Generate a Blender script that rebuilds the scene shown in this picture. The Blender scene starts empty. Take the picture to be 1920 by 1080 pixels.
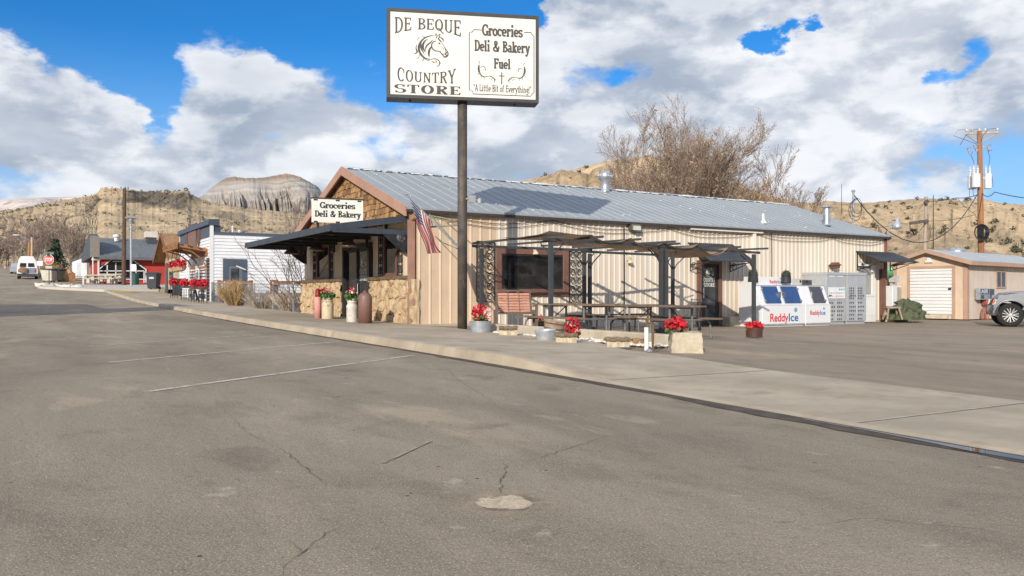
import bpy, math, random
import numpy as np
from mathutils import Vector, Matrix, noise as mnoise
random.seed(7)
R = math.radians
C = bpy.context.scene.collection
scene = bpy.context.scene

# ------------------------------------------------------------------ camera, sky, sun, exposure
FOC, HOR = 1550.0, 553.0
YAW = R(31)
FWD = Vector((math.sin(YAW), math.cos(YAW), 0)); RGT = Vector((math.cos(YAW), -math.sin(YAW), 0))
EYE = Vector((0, 0, 1.0))
cam = bpy.data.cameras.new('camera'); cam_o = bpy.data.objects.new('camera', cam); C.objects.link(cam_o)
cam.sensor_width = 36; cam.lens = FOC/1920*36; cam.shift_y = 13/1920; cam.clip_start = .1; cam.clip_end = 30000
cam_o.location = EYE; cam_o.rotation_euler = (R(90), 0, -YAW)
scene.camera = cam_o
scene.view_settings.view_transform = 'Standard'; scene.view_settings.look = 'None'
scene.view_settings.exposure = 0.35; scene.view_settings.gamma = 1

ELEV = R(20.5); SAZ = Vector((.75, .66, 0)).normalized()          # the way the light travels
sun = bpy.data.lights.new('sun', 'SUN'); sun.energy = 3.7; sun.angle = R(.5); sun.color = (1, .92, .80)
sun_o = bpy.data.objects.new('sun', sun); C.objects.link(sun_o)
ldir = Vector((SAZ.x*math.cos(ELEV), SAZ.y*math.cos(ELEV), -math.sin(ELEV)))
sun_o.rotation_euler = ldir.to_track_quat('-Z', 'Y').to_euler()
sun_o.location = (-20, -20, 30)

def ray(px, py):
    return FWD + RGT*((px-960)/FOC) + Vector((0, 0, (HOR-py)/FOC))
def at_y(px, py, y): d = ray(px, py); return EYE + d*(y/d.y)
def at_x(px, py, x): d = ray(px, py); return EYE + d*(x/d.x)
def at_z(px, py, z): d = ray(px, py); return EYE + d*((z-1)/d.z)
def at_d(px, py, D): return EYE + ray(px, py)*D

class NT:
    def __init__(s, tree): s.t = tree; s.n = tree.nodes; s.l = tree.links
    def add(s, typ, **kw):
        n = s.n.new(typ)
        for k, v in kw.items():
            if k == 'inp':
                for a, b in v.items():
                    if hasattr(b, 'is_output') or isinstance(b, bpy.types.NodeSocket): s.l.new(b, n.inputs[a])
                    else: n.inputs[a].default_value = b
            else: setattr(n, k, v)
        return n
    def math(s, op, a, b=0.0, c=None, clamp=False):
        n = s.n.new('ShaderNodeMath'); n.operation = op; n.use_clamp = clamp
        for i, v in enumerate((a, b) if c is None else (a, b, c)):
            if isinstance(v, bpy.types.NodeSocket): s.l.new(v, n.inputs[i])
            else: n.inputs[i].default_value = v
        return n.outputs[0]
    def mix(s, f, a, b, blend='MIX'):
        n = s.n.new('ShaderNodeMix'); n.data_type = 'RGBA'; n.blend_type = blend
        for i, v in ((0, f), (6, a), (7, b)):
            if isinstance(v, bpy.types.NodeSocket): s.l.new(v, n.inputs[i])
            else: n.inputs[i].default_value = v if i == 0 else (tuple(v)+(1,))[:4]
        return n.outputs[2]
    def ramp(s, v, a, b, o0=0.0, o1=1.0, smooth=True):
        n = s.n.new('ShaderNodeMapRange'); n.interpolation_type = 'SMOOTHSTEP' if smooth else 'LINEAR'
        s.l.new(v, n.inputs[0])
        for i, q in enumerate((a, b, o0, o1)): n.inputs[i+1].default_value = q
        return n.outputs[0]
    def noise(s, vec, scale, detail=4, rough=.55, dist=0.0):
        n = s.n.new('ShaderNodeTexNoise'); n.inputs['Scale'].default_value = scale; n.inputs['Detail'].default_value = detail
        n.inputs['Roughness'].default_value = rough; n.inputs['Distortion'].default_value = dist
        s.l.new(vec, n.inputs['Vector']); return n.outputs[0]
    def mapv(s, vec, scale=(1, 1, 1), loc=(0, 0, 0), rot=(0, 0, 0)):
        n = s.n.new('ShaderNodeMapping'); n.inputs['Scale'].default_value = scale; n.inputs['Location'].default_value = loc; n.inputs['Rotation'].default_value = rot
        s.l.new(vec, n.inputs[0]); return n.outputs[0]

# ---- the sky: Nishita blue with cumulus clouds laid out by direction
W = bpy.data.worlds.new('World'); scene.world = W; W.use_nodes = True
t = NT(W.node_tree); t.n.clear()
geo = t.add('ShaderNodeTexCoord').outputs['Generated']
sky = t.add('ShaderNodeTexSky'); sky.sky_type = 'NISHITA'; sky.sun_disc = False
sky.sun_elevation = ELEV; sky.sun_rotation = math.atan2(-SAZ.x, -SAZ.y) % (2*math.pi)
sky.altitude = 1500; sky.air_density = 1.0; sky.dust_density = .4; sky.ozone_density = 2.0
blue = t.mix(1.0, sky.outputs[0], (.13, .58, .95), 'MULTIPLY')
sep = t.add('ShaderNodeSeparateXYZ', inp={0: geo})
pv = t.mapv(geo, (1, 1, 1.9))
def cloudn(vec): return t.math('ADD', t.math('MULTIPLY', t.noise(vec, 6.4, 3, .5, .2), .62), t.math('MULTIPLY', t.noise(t.mapv(vec, loc=(4, 7, 1)), 16.0, 9, .60, .25), .38))
n1 = cloudn(pv)
n2 = cloudn(t.mapv(pv, loc=(-.030, -.022, .075)))
big = t.noise(t.mapv(pv, loc=(11, 4, 2)), 1.7, 3)
wn = t.add('ShaderNodeTexNoise', inp={'Vector': pv, 'Scale': 7.0, 'Detail': 6.0, 'Roughness': .6})
wv = t.add('ShaderNodeVectorMath', operation='MULTIPLY_ADD'); t.l.new(t.add('ShaderNodeVectorMath', operation='SUBTRACT', inp={0: wn.outputs['Color'], 1: (.5, .5, .5)}).outputs[0], wv.inputs[0]); wv.inputs[1].default_value = (.22, .22, .16); t.l.new(geo, wv.inputs[2])
warp = t.add('ShaderNodeVectorMath', operation='NORMALIZE', inp={0: wv.outputs[0]}).outputs[0]
bias = None
# (pixel x, pixel y, radius in pixels, strength): where cloud stands and where the blue opens
BLOBS = [(250, -40, 280, -.40), (640, 0, 240, -.34), (330, 215, 110, -.16), (60, 0, 170, -.3), (900, -150, 220, -.2), (250, 130, 90, -.14),
         (80, 170, 170, .20), (420, 140, 160, .22), (590, 160, 140, .17), (1490, 85, 50, -.27), (1080, 150, 90, -.22), (1170, 130, 60, -.14), (1785, 108, 50, -.18), (985, 20, 50, -.2),
         (1350, 120, 420, .13), (1780, 140, 330, .14), (1250, 60, 260, .10), (1780, 340, 230, -.12), (1700, 180, 200, .06), (330, 310, 330, .14), (960, 270, 260, .14), (30, 420, 150, -.06), (1560, 290, 220, .08)]
for bx, by, br, bs in BLOBS:
    d = ray(bx, by).normalized(); r = br/FOC
    dt = t.add('ShaderNodeVectorMath', operation='DOT_PRODUCT'); t.l.new(warp, dt.inputs[0]); dt.inputs[1].default_value = d
    m = t.ramp(dt.outputs['Value'], math.cos(r), 1.0, 0, bs)
    bias = m if bias is None else t.math('ADD', bias, m)
dens = t.math('ADD', t.math('ADD', n1, bias), t.math('MULTIPLY', t.math('SUBTRACT', big, .5), .30))
cov = t.ramp(dens, .42, .59)
top = t.ramp(t.math('SUBTRACT', n1, n2), -.085, .085)
thick = t.ramp(dens, .50, .80)
soft = t.ramp(t.noise(t.mapv(geo, (1, 1, 3.0), (2, 8, 5)), 4.2, 5, .55), .36, .62)
lum = t.math('MULTIPLY', t.math('ADD', t.math('ADD', t.math('MULTIPLY', top, .56), t.math('MULTIPLY', soft, .34)), .16), t.math('SUBTRACT', 1.08, t.math('MULTIPLY', thick, .20)))
ccol = t.mix(lum, (1.9, 2.4, 3.2), (6.3, 6.4, 6.6))
edge = t.ramp(sep.outputs[2], .02, .12)                             # clouds thin out low down
low = t.mix(t.ramp(sep.outputs[2], 0.0, .30), (2.9, 4.3, 6.0), blue)
skyc = t.mix(t.math('MULTIPLY', cov, t.math('ADD', t.math('MULTIPLY', edge, .37), .60)), low, ccol)
skyc = t.mix(1.0, skyc, t.mix(t.ramp(sep.outputs[2], .42, .8), (1, 1, 1), (1.7, 1.65, 1.6)), 'MULTIPLY')      # unseen sky overhead brightened, added as fill light for the ground
bg = t.add('ShaderNodeBackground', inp={0: skyc, 1: .12})
t.l.new(bg.outputs[0], t.add('ShaderNodeOutputWorld').inputs[0])

# ------------------------------------------------------------------ materials
MATS = {}
def M(name, col, rough=.75, var=.18, scale=2.0, metal=0.0, bump=0.0, bscale=60, col2=None, mask=(.5, .7), island=0.0, spec=.4, dirt=0.0, stretch=(1, 1, 1), tcol=(.16, .12, .08)):
    if name in MATS: return MATS[name]
    m = bpy.data.materials.new(name); m.use_nodes = True; t = NT(m.node_tree)
    b = m.node_tree.nodes['Principled BSDF']
    P = t.add('ShaderNodeNewGeometry'); pos = t.mapv(P.outputs['Position'], stretch)
    n = t.noise(pos, scale, 6, .62)
    c = t.mix(t.ramp(n, .3, .7), tuple(q*(1-var) for q in col), tuple(min(1, q*(1+var)) for q in col))
    if col2: c = t.mix(t.ramp(t.noise(t.mapv(pos, loc=(5, 3, 9)), scale*1.7, 8, .68), mask[0], mask[1]), c, col2)
    if island: 
        c = t.mix(1.0, c, t.mix(P.outputs['Random Per Island'], (1-island,)*3, (1+island,)*3), 'MULTIPLY')
    if dirt: c = t.mix(t.math('MULTIPLY', t.ramp(t.noise(t.mapv(pos, (1, 1, .25)), scale*3, 8, .7), .48, .75), dirt), c, tcol)
    t.l.new(c, b.inputs['Base Color']); b.inputs['Metallic'].default_value = metal; b.inputs['Specular IOR Level'].default_value = spec
    rn = t.ramp(t.noise(pos, scale*4, 4), .3, .7, max(.02, rough-(.1 if rough > .45 else .03)), min(1, rough+(.1 if rough > .45 else .03))); t.l.new(rn, b.inputs['Roughness'])
    if bump:
        bn = t.add('ShaderNodeBump', inp={'Strength': bump, 'Distance': .02, 'Height': t.noise(pos, bscale, 5, .7)})
        t.l.new(bn.outputs[0], b.inputs['Normal'])
    MATS[name] = m; return m

def glassy(name, col=(.012, .013, .015), rough=.05):
    m = bpy.data.materials.new(name); m.use_nodes = True; t = NT(m.node_tree); b = m.node_tree.nodes['Principled BSDF']
    P = t.add('ShaderNodeNewGeometry').outputs['Position']
    c = t.mix(t.ramp(t.noise(t.mapv(P, (1.3, 1.3, 2.2)), 1.6, 5, .6), .45, .75), col, tuple(q*2.4+.006 for q in col))
    t.l.new(c, b.inputs['Base Color']); b.inputs['Roughness'].default_value = rough; b.inputs['IOR'].default_value = 1.45
    bn = t.add('ShaderNodeBump', inp={'Strength': .04, 'Distance': .05, 'Height': t.noise(P, 1.2, 1)}); t.l.new(bn.outputs[0], b.inputs['Normal'])
    MATS[name] = m; return m

cream = M('cream_panel', (.61, .535, .44), .55, .07, 1.2, stretch=(1.8, 1, .15), bump=.25, bscale=2.2, dirt=.24, tcol=(.36, .27, .18))
cream_ribs = M('cream_rib', (.72, .62, .49), .5, .05, 1.2, dirt=.12, tcol=(.36, .28, .2))
siding = M('tan_board', (.68, .56, .41), .7, .1, 2, dirt=.25, tcol=(.3, .22, .14), stretch=(3, 3, .6))
salmon = M('salmon_trim', (.43, .245, .17), .6, .08, 2, dirt=.12)
browntrim = M('brown_trim', (.17, .085, .06), .6, .12, 3, dirt=.15)
roofm = M('roof_metal', (.29, .315, .325), .62, .06, .5, spec=.2, dirt=.08, tcol=(.5, .5, .48))
blackm = M('black_metal', (.022, .024, .028), .5, .3, 5)
darkg = M('dark_grey_metal', (.055, .06, .068), .5, .2, 4, dirt=.15, tcol=(.15, .13, .1))
darkroof = M('dark_corrugated', (.05, .055, .062), .45, .2, 3, metal=.3)
galv = M('galvanised', (.50, .52, .54), .38, .2, 6, metal=.75, dirt=.25, tcol=(.25, .23, .2))
concrete = M('concrete', (.40, .345, .27), .9, .14, 1.3, bump=.25, bscale=45, dirt=.3, tcol=(.22, .18, .13))
concrete_block = M('rough_concrete', (.45, .385, .285), .95, .18, 3, bump=.6, bscale=30, dirt=.45, tcol=(.22, .18, .12))
stone = None
white = M('white_paint', (.69, .69, .68), .5, .03, 2, dirt=.06, tcol=(.4, .36, .3))
whitesid = M('white_siding', (.70, .71, .72), .6, .04, 1.5, dirt=.12, tcol=(.42, .4, .36))
navy = M('slate_trim', (.075, .095, .13), .55, .1, 3)
wood = M('brown_wood', (.26, .125, .055), .75, .25, 3, island=.25, bump=.3, bscale=40, stretch=(1, 1, 1))
weathered = M('weathered_wood', (.30, .235, .17), .85, .3, 6, island=.3, bump=.4, bscale=50, dirt=.4, tcol=(.12, .085, .06), stretch=(4, 4, .8))
tablewood = M('table_wood', (.17, .12, .085), .8, .28, 6, island=.3, bump=.3, bscale=60)
cedar = M('cedar_shingle', (.30, .17, .075), .85, .3, 5, island=.55, bump=.4, bscale=40, stretch=(3, 3, .7))
polewood = M('pole_wood', (.30, .14, .065), .85, .22, 4, bump=.4, bscale=50, stretch=(3, 3, .3), dirt=.3, tcol=(.1, .06, .04))
greypole = M('grey_pole_wood', (.36, .29, .22), .9, .2, 4, stretch=(3, 3, .3))
redp = M('red_paint', (.42, .045, .034), .6, .1, 3, dirt=.1)
redfl = M('red_petal', (.50, .014, .022), .55, .25, 14, island=.7)
pinkfl = M('pink_petal', (.75, .45, .42), .6, .15, 20, island=.4)
leaf = M('green_leaf', (.07, .15, .04), .6, .3, 20, island=.5)
dryleaf = M('dry_leaf', (.30, .19, .09), .85, .3, 10, island=.5)
ink = M('sign_ink', (.03, .03, .032), .6, .1, 5)
inkgrey = M('sign_dark_grey', (.075, .07, .068), .6, .12, 5)
signface = M('sign_face', (.72, .695, .625), .45, .03, 1.5, dirt=.07, tcol=(.5, .45, .36))
glass = glassy('window_glass')
glass2 = glassy('window_glass_pale', (.03, .035, .04))
frame_dk = M('dark_frame', (.035, .027, .024), .5, .2, 4)
bark = M('bark', (.155, .115, .085), .9, .25, 4)
bark2 = M('pale_bark', (.30, .235, .18), .9, .22, 3)
bark3 = M('grey_twig', (.25, .195, .16), .9, .22, 3)
rubber = M('rubber', (.018, .017, .016), .85, .3, 15)
plastic_bin = M('bin_plastic', (.035, .04, .047), .5, .1, 4)
chrome = M('bright_metal', (.45, .45, .45), .35, .05, 4, metal=1)

# ------------------------------------------------------------------ mesh building
class MB:
    def __init__(s): s.v = []; s.f = []; s.mi = []; s.m = 0; s.uv = None
    def face(s, idx): s.f.append(tuple(idx)); s.mi.append(s.m)
    def poly(s, pts):
        o = len(s.v); s.v += [tuple(p) for p in pts]; s.face(range(o, o+len(pts)))
    def box(s, x0, y0, z0, x1, y1, z1):
        return s.hexa([(x0, y0, z0), (x1, y0, z0), (x1, y1, z0), (x0, y1, z0), (x0, y0, z1), (x1, y0, z1), (x1, y1, z1), (x0, y1, z1)])
    def hexa(s, p):
        o = len(s.v); s.v += [tuple(q) for q in p]
        for f in ((3, 2, 1, 0), (4, 5, 6, 7), (0, 1, 5, 4), (1, 2, 6, 5), (2, 3, 7, 6), (3, 0, 4, 7)): s.face([o+i for i in f])
        return s
    def beam(s, a, b, w, h, up=(0, 0, 1)):
        a = Vector(a); b = Vector(b); d = (b-a).normalized(); u = Vector(up)
        if abs(d.dot(u)) > .95: u = Vector((1, 0, 0))
        r = d.cross(u).normalized()*(w/2); u = r.cross(d).normalized()*(h/2)
        return s.hexa([a-r-u, a+r-u, b+r-u, b-r-u, a-r+u, a+r+u, b+r+u, b-r+u])
    def prism(s, pts, off):
        o = len(s.v); n = len(pts); off = Vector(off); s.v += [tuple(p) for p in pts]+[tuple(Vector(p)+off) for p in pts]
        s.face(reversed(range(o, o+n))); s.face(range(o+n, o+2*n))
        for i in range(n): j = (i+1) % n; s.face((o+i, o+j, o+n+j, o+n+i))
        return s
    def tube(s, pts, r, n=8, caps=True):
        pts = [Vector(p) for p in pts]; rs = r if hasattr(r, '__len__') else [r]*len(pts)
        o = len(s.v); up = None
        for i, p in enumerate(pts):
            d = (pts[min(i+1, len(pts)-1)]-pts[max(i-1, 0)])
            d = d.normalized() if d.length > 1e-9 else Vector((0, 0, 1))
            if up is None: up = Vector((0, 0, 1)) if abs(d.z) < .9 else Vector((1, 0, 0))
            a = d.cross(up)
            if a.length < 1e-6: a = d.cross(Vector((.3, 1, .2)))
            a.normalize(); up = a.cross(d)
            for k in range(n):
                q = 2*math.pi*k/n; s.v.append(tuple(p+(a*math.cos(q)+up*math.sin(q))*rs[i]))
        for i in range(len(pts)-1):
            for k in range(n):
                k2 = (k+1) % n; s.face((o+i*n+k, o+i*n+k2, o+(i+1)*n+k2, o+(i+1)*n+k))
        if caps:
            s.face(reversed(range(o, o+n))); s.face(range(o+(len(pts)-1)*n, o+len(pts)*n))
        return s
    def lathe(s, c, prof, n=16, caps=True):
        o = len(s.v)
        for r, z in prof:
            for k in range(n): q = 2*math.pi*k/n; s.v.append((c[0]+r*math.cos(q), c[1]+r*math.sin(q), c[2]+z))
        for i in range(len(prof)-1):
            for k in range(n): k2 = (k+1) % n; s.face((o+i*n+k, o+i*n+k2, o+(i+1)*n+k2, o+(i+1)*n+k))
        if caps: s.face(reversed(range(o, o+n))); s.face(range(o+(len(prof)-1)*n, o+len(prof)*n))
        return s
    def blob(s, c, r, seed=0, n=7, m=5, amp=.25):
        o = len(s.v); rnd = random.Random(seed); sx, sy, sz = r if hasattr(r, '__len__') else (r, r, r)
        ph = rnd.random()*99
        for i in range(m+1):
            th = math.pi*i/m
            for k in range(n):
                q = 2*math.pi*k/n; d = Vector((math.sin(th)*math.cos(q), math.sin(th)*math.sin(q), math.cos(th)))
                w = 1+amp*mnoise.noise(d*1.7+Vector((ph, ph, 0)))*2
                s.v.append((c[0]+d.x*sx*w, c[1]+d.y*sy*w, c[2]+d.z*sz*w))
        for i in range(m):
            for k in range(n): k2 = (k+1) % n; s.face((o+i*n+k, o+(i+1)*n+k, o+(i+1)*n+k2, o+i*n+k2))
        return s
    def grid(s, nu, nv, fn):
        o = len(s.v)
        for j in range(nv+1):
            for i in range(nu+1): s.v.append(tuple(fn(i/nu, j/nv)))
        for j in range(nv):
            for i in range(nu): a = o+j*(nu+1)+i; s.face((a, a+1, a+nu+2, a+nu+1))
        return s
    def clump(s, c, r, n, size, rnd, flat=.0):
        for _ in range(n):
            d = Vector((rnd.gauss(0, 1), rnd.gauss(0, 1), rnd.gauss(0, 1))).normalized()*(rnd.random()**.4)
            p = Vector((c[0]+d.x*r[0], c[1]+d.y*r[1], c[2]+d.z*r[2]))
            a = Vector((rnd.gauss(0, 1), rnd.gauss(0, 1), rnd.gauss(0, 1))).normalized(); b = a.cross(Vector((rnd.gauss(0, 1), rnd.gauss(0, 1), rnd.gauss(0, 1)))).normalized()
            q = size*rnd.uniform(.6, 1.3); s.poly([p-a*q*.5, p+b*q*.35, p+a*q*.6, p-b*q*.35])
        return s

def root_mat(o):
    m = Matrix.Identity(4)
    while o is not None:
        m = Matrix.LocRotScale(o.location, o.rotation_euler, o.scale) @ m; o = o.parent
    return m
def obj(name, mb, mat, parent=None, world=False, smooth=False, bevel=0.0, origin=None):
    me = bpy.data.meshes.new(name); v = mb.v
    if world and parent is not None:
        mi = root_mat(parent).inverted(); v = [tuple(mi @ Vector(p)) for p in v]
    if origin is not None: v = [(p[0]-origin[0], p[1]-origin[1], p[2]-origin[2]) for p in v]
    me.from_pydata(v, [], mb.f)
    for m in (mat if isinstance(mat, (list, tuple)) else [mat]): me.materials.append(m)
    if any(mb.mi): me.polygons.foreach_set('material_index', mb.mi)
    if smooth: me.polygons.foreach_set('use_smooth', [True]*len(me.polygons))
    if mb.uv: 
        uvl = me.uv_layers.new(name='UVMap')
        for lp in me.loops: uvl.data[lp.index].uv = mb.uv[lp.vertex_index]
    me.update()
    o = bpy.data.objects.new(name, me); C.objects.link(o)
    if origin is not None: o.location = origin
    if parent is not None: o.parent = parent
    if bevel:
        bm = o.modifiers.new('bevel', 'BEVEL'); bm.width = bevel; bm.segments = 1; bm.limit_method = 'ANGLE'
    return o
def tag(o, label, cat, group=None, kind=None):
    if label: o['label'] = label
    if cat: o['category'] = cat
    if group: o['group'] = group
    if kind: o['kind'] = kind
    return o
def thing(name, label, cat, loc=(0, 0, 0), rotz=0, group=None):
    o = bpy.data.objects.new(name, None); C.objects.link(o); o.location = loc; o.rotation_euler = (0, 0, rotz); o.empty_display_size = .2
    return tag(o, label, cat, group)
def struct(name, mb, mat, **kw): return tag(obj(name, mb, mat, **kw), None, None, kind='structure')
def solo(name, label, cat, mb, mat, origin, group=None, **kw): return tag(obj(name, mb, mat, origin=origin, **kw), label, cat, group)
def dup(root, loc, rotz, label=None, scale=None):
    def cp(o, par):
        c = o.copy(); C.objects.link(c)
        if par is not None: c.parent = par
        for ch in list(o.children): cp(ch, c)
        return c
    r = cp(root, None); r.location = loc; r.rotation_euler = (0, 0, rotz)
    if scale: r.scale = scale
    if label: r['label'] = label
    return r
def sst(a, b, x): q = min(1, max(0, (x-a)/(b-a))); return q*q*(3-2*q)
def interp(pts, x): return float(np.interp(x, [p[0] for p in pts], [p[1] for p in pts]))

# ------------------------------------------------------------------ the ground
GP = [(-400, -1.0), (-60, -.3), (-15, -.12), (2.8, -.03), (7, .05), (12.3, .11), (19.8, .17), (30, .30), (39.4, .46), (46.3, .58), (64, 1.15), (95, 2.25), (150, 4.6), (215, 7.6), (260, 8.8), (330, 9.3), (2000, 10)]
_gy = np.arange(-400, 2001, .5); _gz = np.interp(_gy, [p[0] for p in GP], [p[1] for p in GP]); _gz = np.convolve(np.pad(_gz, 6, mode='edge'), np.ones(13)/13, 'valid')
def g(y): return float(np.interp(y, _gy, _gz))
def G(x, y):
    s = sst(8, 20, x)*(1-sst(32, 75, y))
    return g(y)*(1-s)+s*(-.05)
def SW(x, y):                                                        # top of the sidewalk
    k = .13*sst(6.8, 9.5, y)+.012
    return g(y)+k*(1-.65*min(1, max(0, (x-5.6)/2.8)))
def sheet(name, xs, ys, zf, mat):
    mb = MB(); nx = len(xs)
    for y in ys:
        for x in xs: mb.v.append((x, y, zf(x, y)))
    for j in range(len(ys)-1):
        for i in range(nx-1): a = j*nx+i; mb.face((a, a+1, a+nx+1, a+nx))
    return struct(name, mb, mat, smooth=True)
YS = list(np.arange(-20, 60, 1.0))+list(np.arange(60, 331, 5.0))

def asphalt(name, base, tan, streak_rot=0.0, dust=.5, crackw=.02):
    m = bpy.data.materials.new(name); m.use_nodes = True; t = NT(m.node_tree); b = m.node_tree.nodes['Principled BSDF']
    P = t.add('ShaderNodeNewGeometry').outputs['Position']
    flat = t.mapv(P, (1, 1, 0))
    st = t.mapv(flat, (1.0, .22, 1))
    c = t.mix(t.ramp(t.noise(st, .55, 7, .65), .32, .70), tuple(q*.80 for q in base), tuple(q*1.16 for q in base))
    c = t.mix(t.math('MULTIPLY', t.ramp(t.noise(t.mapv(flat, (1, .35, 1), (7, 2, 0)), .42, 8, .68), .50, .72), dust), c, tan)
    c = t.mix(t.math('MULTIPLY', t.ramp(t.noise(t.mapv(flat, (1, .6, 1), (3, 9, 0)), 1.1, 7, .66, .3), .52, .68), .5), c, tuple(q*.55 for q in base))
    sp = t.noise(flat, 100, 3, .75); c = t.mix(t.math('MULTIPLY', t.ramp(sp, .54, .68), .75), c, tuple(min(1, q*1.9) for q in tan))
    c = t.mix(t.math('MULTIPLY', t.ramp(t.noise(t.mapv(flat, loc=(4, 4, 0)), 66, 4, .75), .54, .67), .78), c, tuple(q*.32 for q in base))
    c = t.mix(t.math('MULTIPLY', t.ramp(t.noise(t.mapv(flat, loc=(8, 1, 0)), 14, 5, .7), .54, .7), .4), c, tuple(q*.5 for q in base))
    # sparse pale pebbles and pock marks
    v = t.add('ShaderNodeTexVoronoi', inp={'Vector': flat, 'Scale': 9.0}); vm = t.math('MULTIPLY', t.math('LESS_THAN', v.outputs['Distance'], .075), t.ramp(t.noise(flat, 3.1, 2), .5, .62))
    c = t.mix(t.math('MULTIPLY', vm, .75), c, (.42, .38, .31))
    v2 = t.add('ShaderNodeTexVoronoi', inp={'Vector': t.mapv(flat, loc=(3.3, 1.7, 0)), 'Scale': 3.3}); c = t.mix(t.math('MULTIPLY', t.math('LESS_THAN', v2.outputs['Distance'], .04), .8), c, (.02, .018, .016))
    # cracks
    dn = t.add('ShaderNodeTexNoise', inp={'Vector': flat, 'Scale': 1.6, 'Detail': 6})
    dv = t.add('ShaderNodeVectorMath', operation='MULTIPLY_ADD'); t.l.new(dn.outputs['Color'], dv.inputs[0]); dv.inputs[1].default_value = (.9, .9, 0); t.l.new(flat, dv.inputs[2])
    vc = t.add('ShaderNodeTexVoronoi', feature='DISTANCE_TO_EDGE', inp={'Vector': dv.outputs[0], 'Scale': .30})
    cr = t.math('MULTIPLY', t.ramp(vc.outputs['Distance'], 0, crackw*.22, 1, 0), t.ramp(t.noise(t.mapv(flat, loc=(2, 6, 0)), .55, 3), .60, .66))
    c = t.mix(t.math('MULTIPLY', cr, .6), c, (.07, .055, .042))
    for (sc_, lo_, a_, b__, amt, col_) in ((.23, (31, 5, 0), .50, .64, .42, tuple(q*.62 for q in base)), (.75, (17, 41, 0), .56, .66, .6, tan), (1.3, (67, 23, 0), .56, .70, .5, tuple(q*.52 for q in base)), (2.6, (9, 77, 0), .63, .70, .55, (.50, .43, .32)), (3.1, (51, 13, 0), .66, .72, .55, (.055, .048, .04))):
        c = t.mix(t.math('MULTIPLY', t.ramp(t.noise(t.mapv(flat, (1, .42 if sc_ < 1 else .8, 1), lo_), sc_, 8, .68, .4), a_, b__), amt), c, col_)
    t.l.new(c, b.inputs['Base Color']); b.inputs['Roughness'].default_value = .9; b.inputs['Specular IOR Level'].default_value = .2
    h = t.math('SUBTRACT', t.math('ADD', t.math('MULTIPLY', sp, .6), t.noise(flat, 22, 4, .7)), cr)
    bn = t.add('ShaderNodeBump', inp={'Strength': .8, 'Distance': .014, 'Height': h}); t.l.new(bn.outputs[0], b.inputs['Normal'])
    MATS[name] = m; return m
road_m = asphalt('old_asphalt', (.290, .240, .176), (.43, .345, .24))
lot_m = asphalt('lot_asphalt', (.290, .232, .168), (.43, .335, .228), dust=.7)
walk_m = M('sidewalk_concrete', (.40, .332, .24), .92, .16, .9, bump=.3, bscale=60, col2=(.32, .25, .17), mask=(.5, .7), dirt=.4, tcol=(.22, .175, .13))
dirt_m = M('dry_ground', (.34, .26, .17), .95, .22, .35, bump=.5, bscale=6, col2=(.22, .19, .11), mask=(.5, .65), dirt=.3)

struct_xs = [-400, -200, -100, -60, -30, 0, 5, 8, 12, 20, 30, 45, 60, 80, 120, 200, 400, 800]
sheet('ground', struct_xs, [-400, -200, -100, -60, -30]+YS[::2]+[350, 450, 700, 1200, 2000], lambda x, y: G(x, y)-.12, dirt_m)
sheet('road', [-45, -30, -20, -12, -6, -2, 2, 5.46], YS, lambda x, y: g(y), road_m)
sheet('cross_street', [5.4, 8, 12, 20, 40], [69, 71, 73, 78, 84, 87], lambda x, y: g(y)-.02, road_m)
sheet('parking_lot', [8.0, 9, 10, 11, 12, 14, 16, 18, 20, 25, 30, 40, 55, 80], [y for y in YS if y < 62], lambda x, y: G(x, y)+.004, lot_m)
# sidewalk with its kerb face; narrower beside the lot, up to the house fronts further on
def sidewalk():
    mb = MB(); ys = [-20, -10, 0, 2, 4, 5, 6]+list(np.arange(6.5, 16, .5))+[16, 18, 20, 22, 24, 26, 28, 30, 33, 36, 39, 42, 46, 50, 54, 58, 62, 66, 69]
    rows = []
    for y in ys:
        xb = 8.12+ .9*sst(9.6, 12.5, y)
        prof = [(5.46, g(y)-.10), (5.46, g(y)+.005), (5.50, SW(5.6, y)-.012), (5.56, SW(5.6, y)), (5.68, SW(5.68, y)+.001), (7.0, SW(7, y)), (xb, SW(xb, y)), (xb+.005, SW(xb, y)-.2)]
        rows.append([(x, y, z) for x, z in prof])
    n = len(rows[0])
    for r in rows: mb.v += r
    for j in range(len(rows)-1):
        for i in range(n-1): a = j*n+i; mb.face((a, a+1, a+n+1, a+n))
    struct('sidewalk', mb, walk_m)
sidewalk()
# scored joints of the sidewalk and the line between kerb and slab
jm = M('joint_dark', (.20, .16, .115), .95, .2, 5); jl = M('joint_pale', (.46, .39, .29), .95, .2, 5)
mb = MB()
for y in [1.2, 4.1, 7.2, 13.2, 16.3, 19.4, 22.6, 25.7, 28.9, 32, 35, 38, 41, 44, 47, 50, 53, 56, 59, 62]:
    xb = 8.1+.9*sst(9.6, 12.5, y); o = .02*math.sin(y*7); mb.m = 1 if y in (4.1, 7.2) else 0; w = .014 if mb.m else .012
    mb.poly([(5.6, y-w, SW(5.6, y)+.006), (5.6, y+w, SW(5.6, y)+.006), (xb, y+w+o, SW(xb, y)+.006), (xb, y-w+o, SW(xb, y)+.006)])
mb.m = 0
for a in np.arange(9, 66, 1.0): mb.poly([(5.71, a, SW(5.71, a)+.004), (5.722, a, SW(5.722, a)+.004), (5.722, a+1, SW(5.722, a+1)+.004), (5.71, a+1, SW(5.71, a+1)+.004)])
struct('sidewalk_joint', mb, [jm, jl])
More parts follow.
